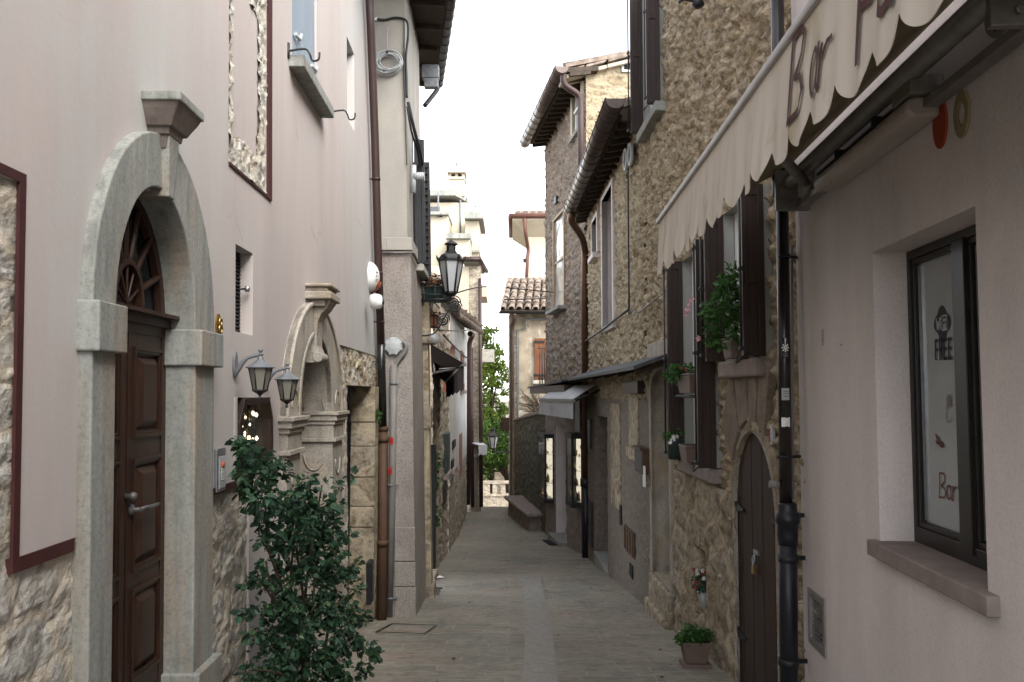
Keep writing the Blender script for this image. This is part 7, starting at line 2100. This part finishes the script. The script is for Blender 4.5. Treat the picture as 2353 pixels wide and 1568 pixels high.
m_ = MB(); pbox(m_, 54, 1095, 502, 1112, 534, .4); m_.build('bracket_soffit', SOFFIT, cr)
m_ = MB(); pbox(m_, 48.98, 1006, 492, 1016, 500, .05); pbox(m_, 51.96, 985, 475, 1010, 545, .03); m_.build('window', DKGL, cr, split=True)
m_ = MB()
for x, y0, y1 in ((1007, 443, 500), (1058, 460, 540)): m_.tube([at(x, y0, 48.9 if x < 1020 else 47.4 if False else 51.9), at(x, y1, 48.9 if x < 1020 else 51.9)], .05, 7)
m_.build('downpipe', GREYIR, cr, split=True)
m_ = MB(); m_.tube([at(1071, 463, 52.5), at(1072, 362, 52.5)], .04, 5)
for i, y in enumerate((372, 385, 398, 410)): m_.tube([at(1067 - i % 2, y, 52.5), at(1077, y - 2, 52.5)], .025, 4)
m_.tube([at(1064, 388, 52.5), at(1080, 396, 52.5)], .025, 4)
tag(m_.build('antenna', ALUM), 'thin television antenna mast on the cream house roof', 'antenna')
m_ = MB(); p = at(1049, 372, 52.2); dn = Vector((.9, -.35, .25)).normalized(); da = dn.orthogonal().normalized(); db_ = dn.cross(da)
m_.lathe(p, [(.02, 0), (.3, .05), (.5, .12), (.58, .18), (.56, .18), (.3, .07)], 20, ax=(da, db_, dn)); m_.tube([p, at(1047, 392, 52.2)], .05, 6); tag(m_.build('satellite_dish', LTGREY), 'pale satellite dish on the cream house chimney', 'satellite dish')
m_ = MB(); a = at(1103, 655, 40); m_.wbox(a.x - .2, a.x + .3, 40, 43, at(1103, 682, 40).z, a.z); m_.build('bay', CREAM, sh_)
# wires across the lane
m_ = MB(); m_.tube(curve([LS.P(15, EZ + 1.6, .1), at(1090, 662, 20), at(1150, 661, 24), RT.P(4.5, EZ + 3.1, .05)], 5), .016, 5); m_.tube(curve([at(1010, 760, 15), at(1060, 760, 24), at(1102, 756, 31)], 5), .016, 5)
m_.tube([at(1158, 689, 37), at(1262, 686, 37)], .03, 5)
tag(m_.build('overhead_wire', IRON), 'thin dark wires strung across the lane between houses', 'wire')
# small lantern at the lane end
tl = tag(empty('street_lamp', at(1131, 1030, 36.3)), 'small far lantern hanging before the green tree at the lane end', 'street lamp')
c = at(1132, 1010, 36.3)
m_ = MB(); m_.lathe(c, [(.26, .12), (.27, .16), (.13, .3), (.1, .33), (.1, .42), (.13, .43), (0, .52)], 6, smooth=False); m_.build('lamp_cap', IRON, tl)
m_ = MB(); m_.lathe(c, [(.13, -.36), (.23, .12)], 6, smooth=False); m_.build('lamp_glass', WHGL, tl)
m_ = MB()
for i in range(6): q = R(60 * i); m_.tube([c + Vector((.135 * math.cos(q), .135 * math.sin(q), -.37)), c + Vector((.235 * math.cos(q), .235 * math.sin(q), .12))], .02, 5)
m_.lathe(c, [(.05, -.45), (.15, -.39), (.15, -.36)], 6); m_.tube([c + Vector((0, 0, -.4)), c + Vector((0, 0, -.55)), (x0, 37.3, c.z - .6)], .03, 6); m_.build('lamp_frame', IRON, tl)
m_ = MB(); p = at(1163, 970, 36.9); m_.wbox(at(1153, 970, 36.9).x, x0 + .02, 36.85, 36.95, at(1160, 990, 36.9).z, at(1160, 960, 36.9).z); tag(m_.build('wall_sign', BCANVAS, bevel=.02), 'dark blank sign bracketed off the tiled house corner', 'sign')
# end of the lane: pale retaining wall, balustrade, sunlit wall behind
ew = tag(empty('retaining_wall', (-.4, 48, gz(48))), 'pale stone parapet wall with openings across the lane end', 'wall')
FB = Fw(47.0)
m_ = MB(); a, b = at(1095, 1140, 47), at(1195, 1140, 47)
m_.relief(FB, a.x - 1, b.x + 1, gz(47) - .5, a.z, .09, .06, .03, cs=(.6, .3), seed=41.0); m_.build('wall_face', FARST, ew, fix=False)
m_ = MB(); z0, z1 = at(1140, 1140, 47).z, at(1140, 1112, 47).z
for x in (1112, 1121.5, 1137.5, 1157): p = at(x, 1120, 47).x; m_.wbox(p - .14, p + .1, 47, 47.35, z0, z1)
m_.wbox(a.x - 1, b.x + 1, 46.92, 47.4, z1, z1 + .14); m_.wbox(a.x - 1, b.x + 1, 46.93, 47.4, z0 - .02, z0 + .1); m_.build('balustrade', FARST, ew, bevel=.01)
fw_ = tag(empty('far_wall', (-.4, 58, gz(58))), 'sunlit cream ashlar wall beyond the parapet', 'wall')
m_ = MB(); FB2 = Fw(57.0); a = at(1080, 1050, 57); m_.relief(FB2, a.x - 1, a.x + 6, gz(57) - .5, a.z, .15, .1, .02, cs=(.8, .4), seed=43.0); m_.build('wall_face', FARST, fw_, fix=False)
# trees
def tree(label, base, blobs, n, size, mat_, Y, lean=0):
    o = tag(empty('leafy_tree', base), label, 'tree', 'trees at the end of the lane')
    bl = [(at(x, y, Y + rnd.uniform(-1.2, 1.2)), (r / F * Y, r / F * Y * 1.2, r / F * Y)) for x, y, r in blobs]
    foliage(o, bl, n, size, mat_, 'crown', droop=.2)
    m = MB(); b = Vector(base); tops = [bl[i][0] for i in range(0, len(bl), 3)]
    mid = b + (tops[-1] - b) * .45
    m.tube(curve([b, b + (mid - b) * .5 + Vector((.15, 0, 0)), mid], 4), [.26 - .012 * i for i in range(9)], 9)
    for t_ in tops: m.tube(curve([mid, (mid + t_) / 2 + Vector((rnd.uniform(-.3, .3), 0, .3)), t_], 4), [.14 - .014 * i for i in range(9)], 6)
    m.build('trunk', BARK, o)
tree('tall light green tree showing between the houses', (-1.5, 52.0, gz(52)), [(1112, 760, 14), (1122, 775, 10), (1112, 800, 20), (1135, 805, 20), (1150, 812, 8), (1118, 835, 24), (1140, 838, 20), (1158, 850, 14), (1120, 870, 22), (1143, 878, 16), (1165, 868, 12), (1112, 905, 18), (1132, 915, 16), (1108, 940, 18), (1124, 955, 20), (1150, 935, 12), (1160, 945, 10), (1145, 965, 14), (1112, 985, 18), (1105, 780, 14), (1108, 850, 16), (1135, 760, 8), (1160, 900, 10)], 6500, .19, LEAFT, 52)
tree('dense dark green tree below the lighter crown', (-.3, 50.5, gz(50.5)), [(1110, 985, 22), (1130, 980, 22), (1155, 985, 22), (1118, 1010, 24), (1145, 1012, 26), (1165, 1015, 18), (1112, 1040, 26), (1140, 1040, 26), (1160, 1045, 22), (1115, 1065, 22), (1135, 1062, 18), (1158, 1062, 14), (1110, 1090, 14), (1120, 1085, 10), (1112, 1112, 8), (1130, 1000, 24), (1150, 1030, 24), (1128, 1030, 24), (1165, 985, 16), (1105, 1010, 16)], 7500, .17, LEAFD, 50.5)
m_ = MB(); m_.tube([GF.P(2.7, GF.Z(1460, 98), .06), GF.P(2.3, GF.Z(1440, 100), .06), GF.P(2.25, GF.Z(1440, 145), .06), GF.P(2.25, GF.Z(1442, 190), .06), GF.P(2.35, GF.Z(1448, 178), .06)], .015, 5); leaves(m_, [(GF.P(u, z, .1), (.25, .12, .16)) for u, z in ((2.3, GF.Z(1440, 100)), (2.7, GF.Z(1460, 98)), (2.2, GF.Z(1440, 190)), (2.35, GF.Z(1448, 178)))], 150, .12, droop=-.2); tag(m_.build('wall_plant', LEAFG, fix=False), 'green tufts growing on the yellow gable under the roof edge', 'plant')

# unseen dark sheets added behind the wall skins to block light leaks
for fr_c, par_c, u0_c, u1_c, z1_c, n_c in ((LP, house, -1.2, UE, TOP, -.42), (RP, bar, -8, BE, EZ + 5.2, -.5), (RS, rub, 6.1, TE, EZ + 6.4, -.5), (RS, lowh, TE, RE, LH, -.5), (RT, gru, 0, GL_, GH, -.5)):
    m_ = MB(); m_.quad(fr_c.P(u0_c, gz(20) - 2, n_c), fr_c.P(u1_c, gz(20) - 2, n_c), fr_c.P(u1_c, z1_c, n_c), fr_c.P(u0_c, z1_c, n_c))
    m_.build('light_blocker', DARK, par_c)

# small things
m_ = MB(); a, b = LP.U(850, 1340, .05), LP.U(857, 1340, .05); m_.box(LP, a, b, LP.Z(853, 1386, .05), LP.Z(853, 1290, .05), 0, .06); m_.box(LP, a + .05, b - .05, LP.Z(853, 1380, .05), LP.Z(853, 1296, .05), .06, .066, 1)
tag(m_.build('wall_panel', [IRON, NAVY], bevel=.005), 'narrow dark panel low on the bare stone by the clay pipe', 'panel')
m_ = MB(); p = RS.P(RS.U(1615, 6, .1), RS.Z(1615, 6, .1), .1); m_.tube([p, p + Vector((-.2, 0, .04))], .02, 6); m_.lathe(p + Vector((-.05, 0, -.06)), [(.03, 0), (.07, .03), (.05, .1), (.02, .12)], 10); m_.tube([p + Vector((-.2, 0, .04)), p + Vector((-.26, 0, .0))], .014, 6)
tag(m_.build('wall_fitting', IRON), 'small black bracket fitting high on the tan rubble wall', 'fitting')
m_ = MB()
q = RP.pix(1891, 778)
for i in range(7): m_.add([RP.P(q[0] + a, q[1] + .055 - i * .016 + b, .0015) for a, b in ((-.03, .0), (.03, -.008), (.03, -.0), (-.03, .007))], [(0, 1, 2, 3)])
strokes(m_, RP, RP.pix(1930, 792), .05, .05, .0015, .006, [[(0, .1), (.3, -.1), (.5, .0), (.8, -.1), (.9, .2)]])
tag(m_.build('scuff_mark', VOUSS, fix=False), 'dark striped scuff on the bar wall left of the window', 'scuff')
m_ = MB(); leaves(m_, [(pp(866, 955, .05), (.05, .07, .11))], 110, .05); tag(m_.build('weed', LEAFG, fix=False), 'green weed sprouting from the wall by the brown downpipe', 'weed')
for x, y, lb in ((1274, 1249, 'curled dry leaf lying on the paving near the doormat'), (1010, 1330, 'pale scrap of paper on the paving by the grey house')):
    p = gpix(x, y); m_ = MB(); m_.add([p + Vector(q) for q in ((-.09, -.05, .02), (.02, -.07, .035), (.1, .02, .02), (.0, .06, .05))], [(0, 1, 2, 3)])
    tag(m_.build('dry_leaf' if x > 1100 else 'paper_scrap', BARK if x > 1100 else WHITEP, fix=False), lb, 'leaf' if x > 1100 else 'paper')
m_ = MB()
for i in range(60):
    Y = rnd.uniform(8, 30); sd0 = rnd.random() < .6
    x = (RS.P(min(Y, 21), 0, 0).x - rnd.uniform(.12, .7)) if sd0 else rnd.uniform(-1.2, 1.0)
    z = gz(Y) + .018; l = rnd.uniform(.012, .035); a = rnd.uniform(0, 6.3)
    m_.add([(x + l * math.cos(a + q) * (1 if q % 3 < 1.5 else .5), Y + l * math.sin(a + q), z + .004 * rnd.random()) for q in (0, 1.57, 3.14, 4.71)], [(0, 1, 2, 3)])
tag(m_.build('leaf_litter', BARK, fix=False), 'tiny dry leaf crumbs scattered over the paving', 'litter', kind='stuff')
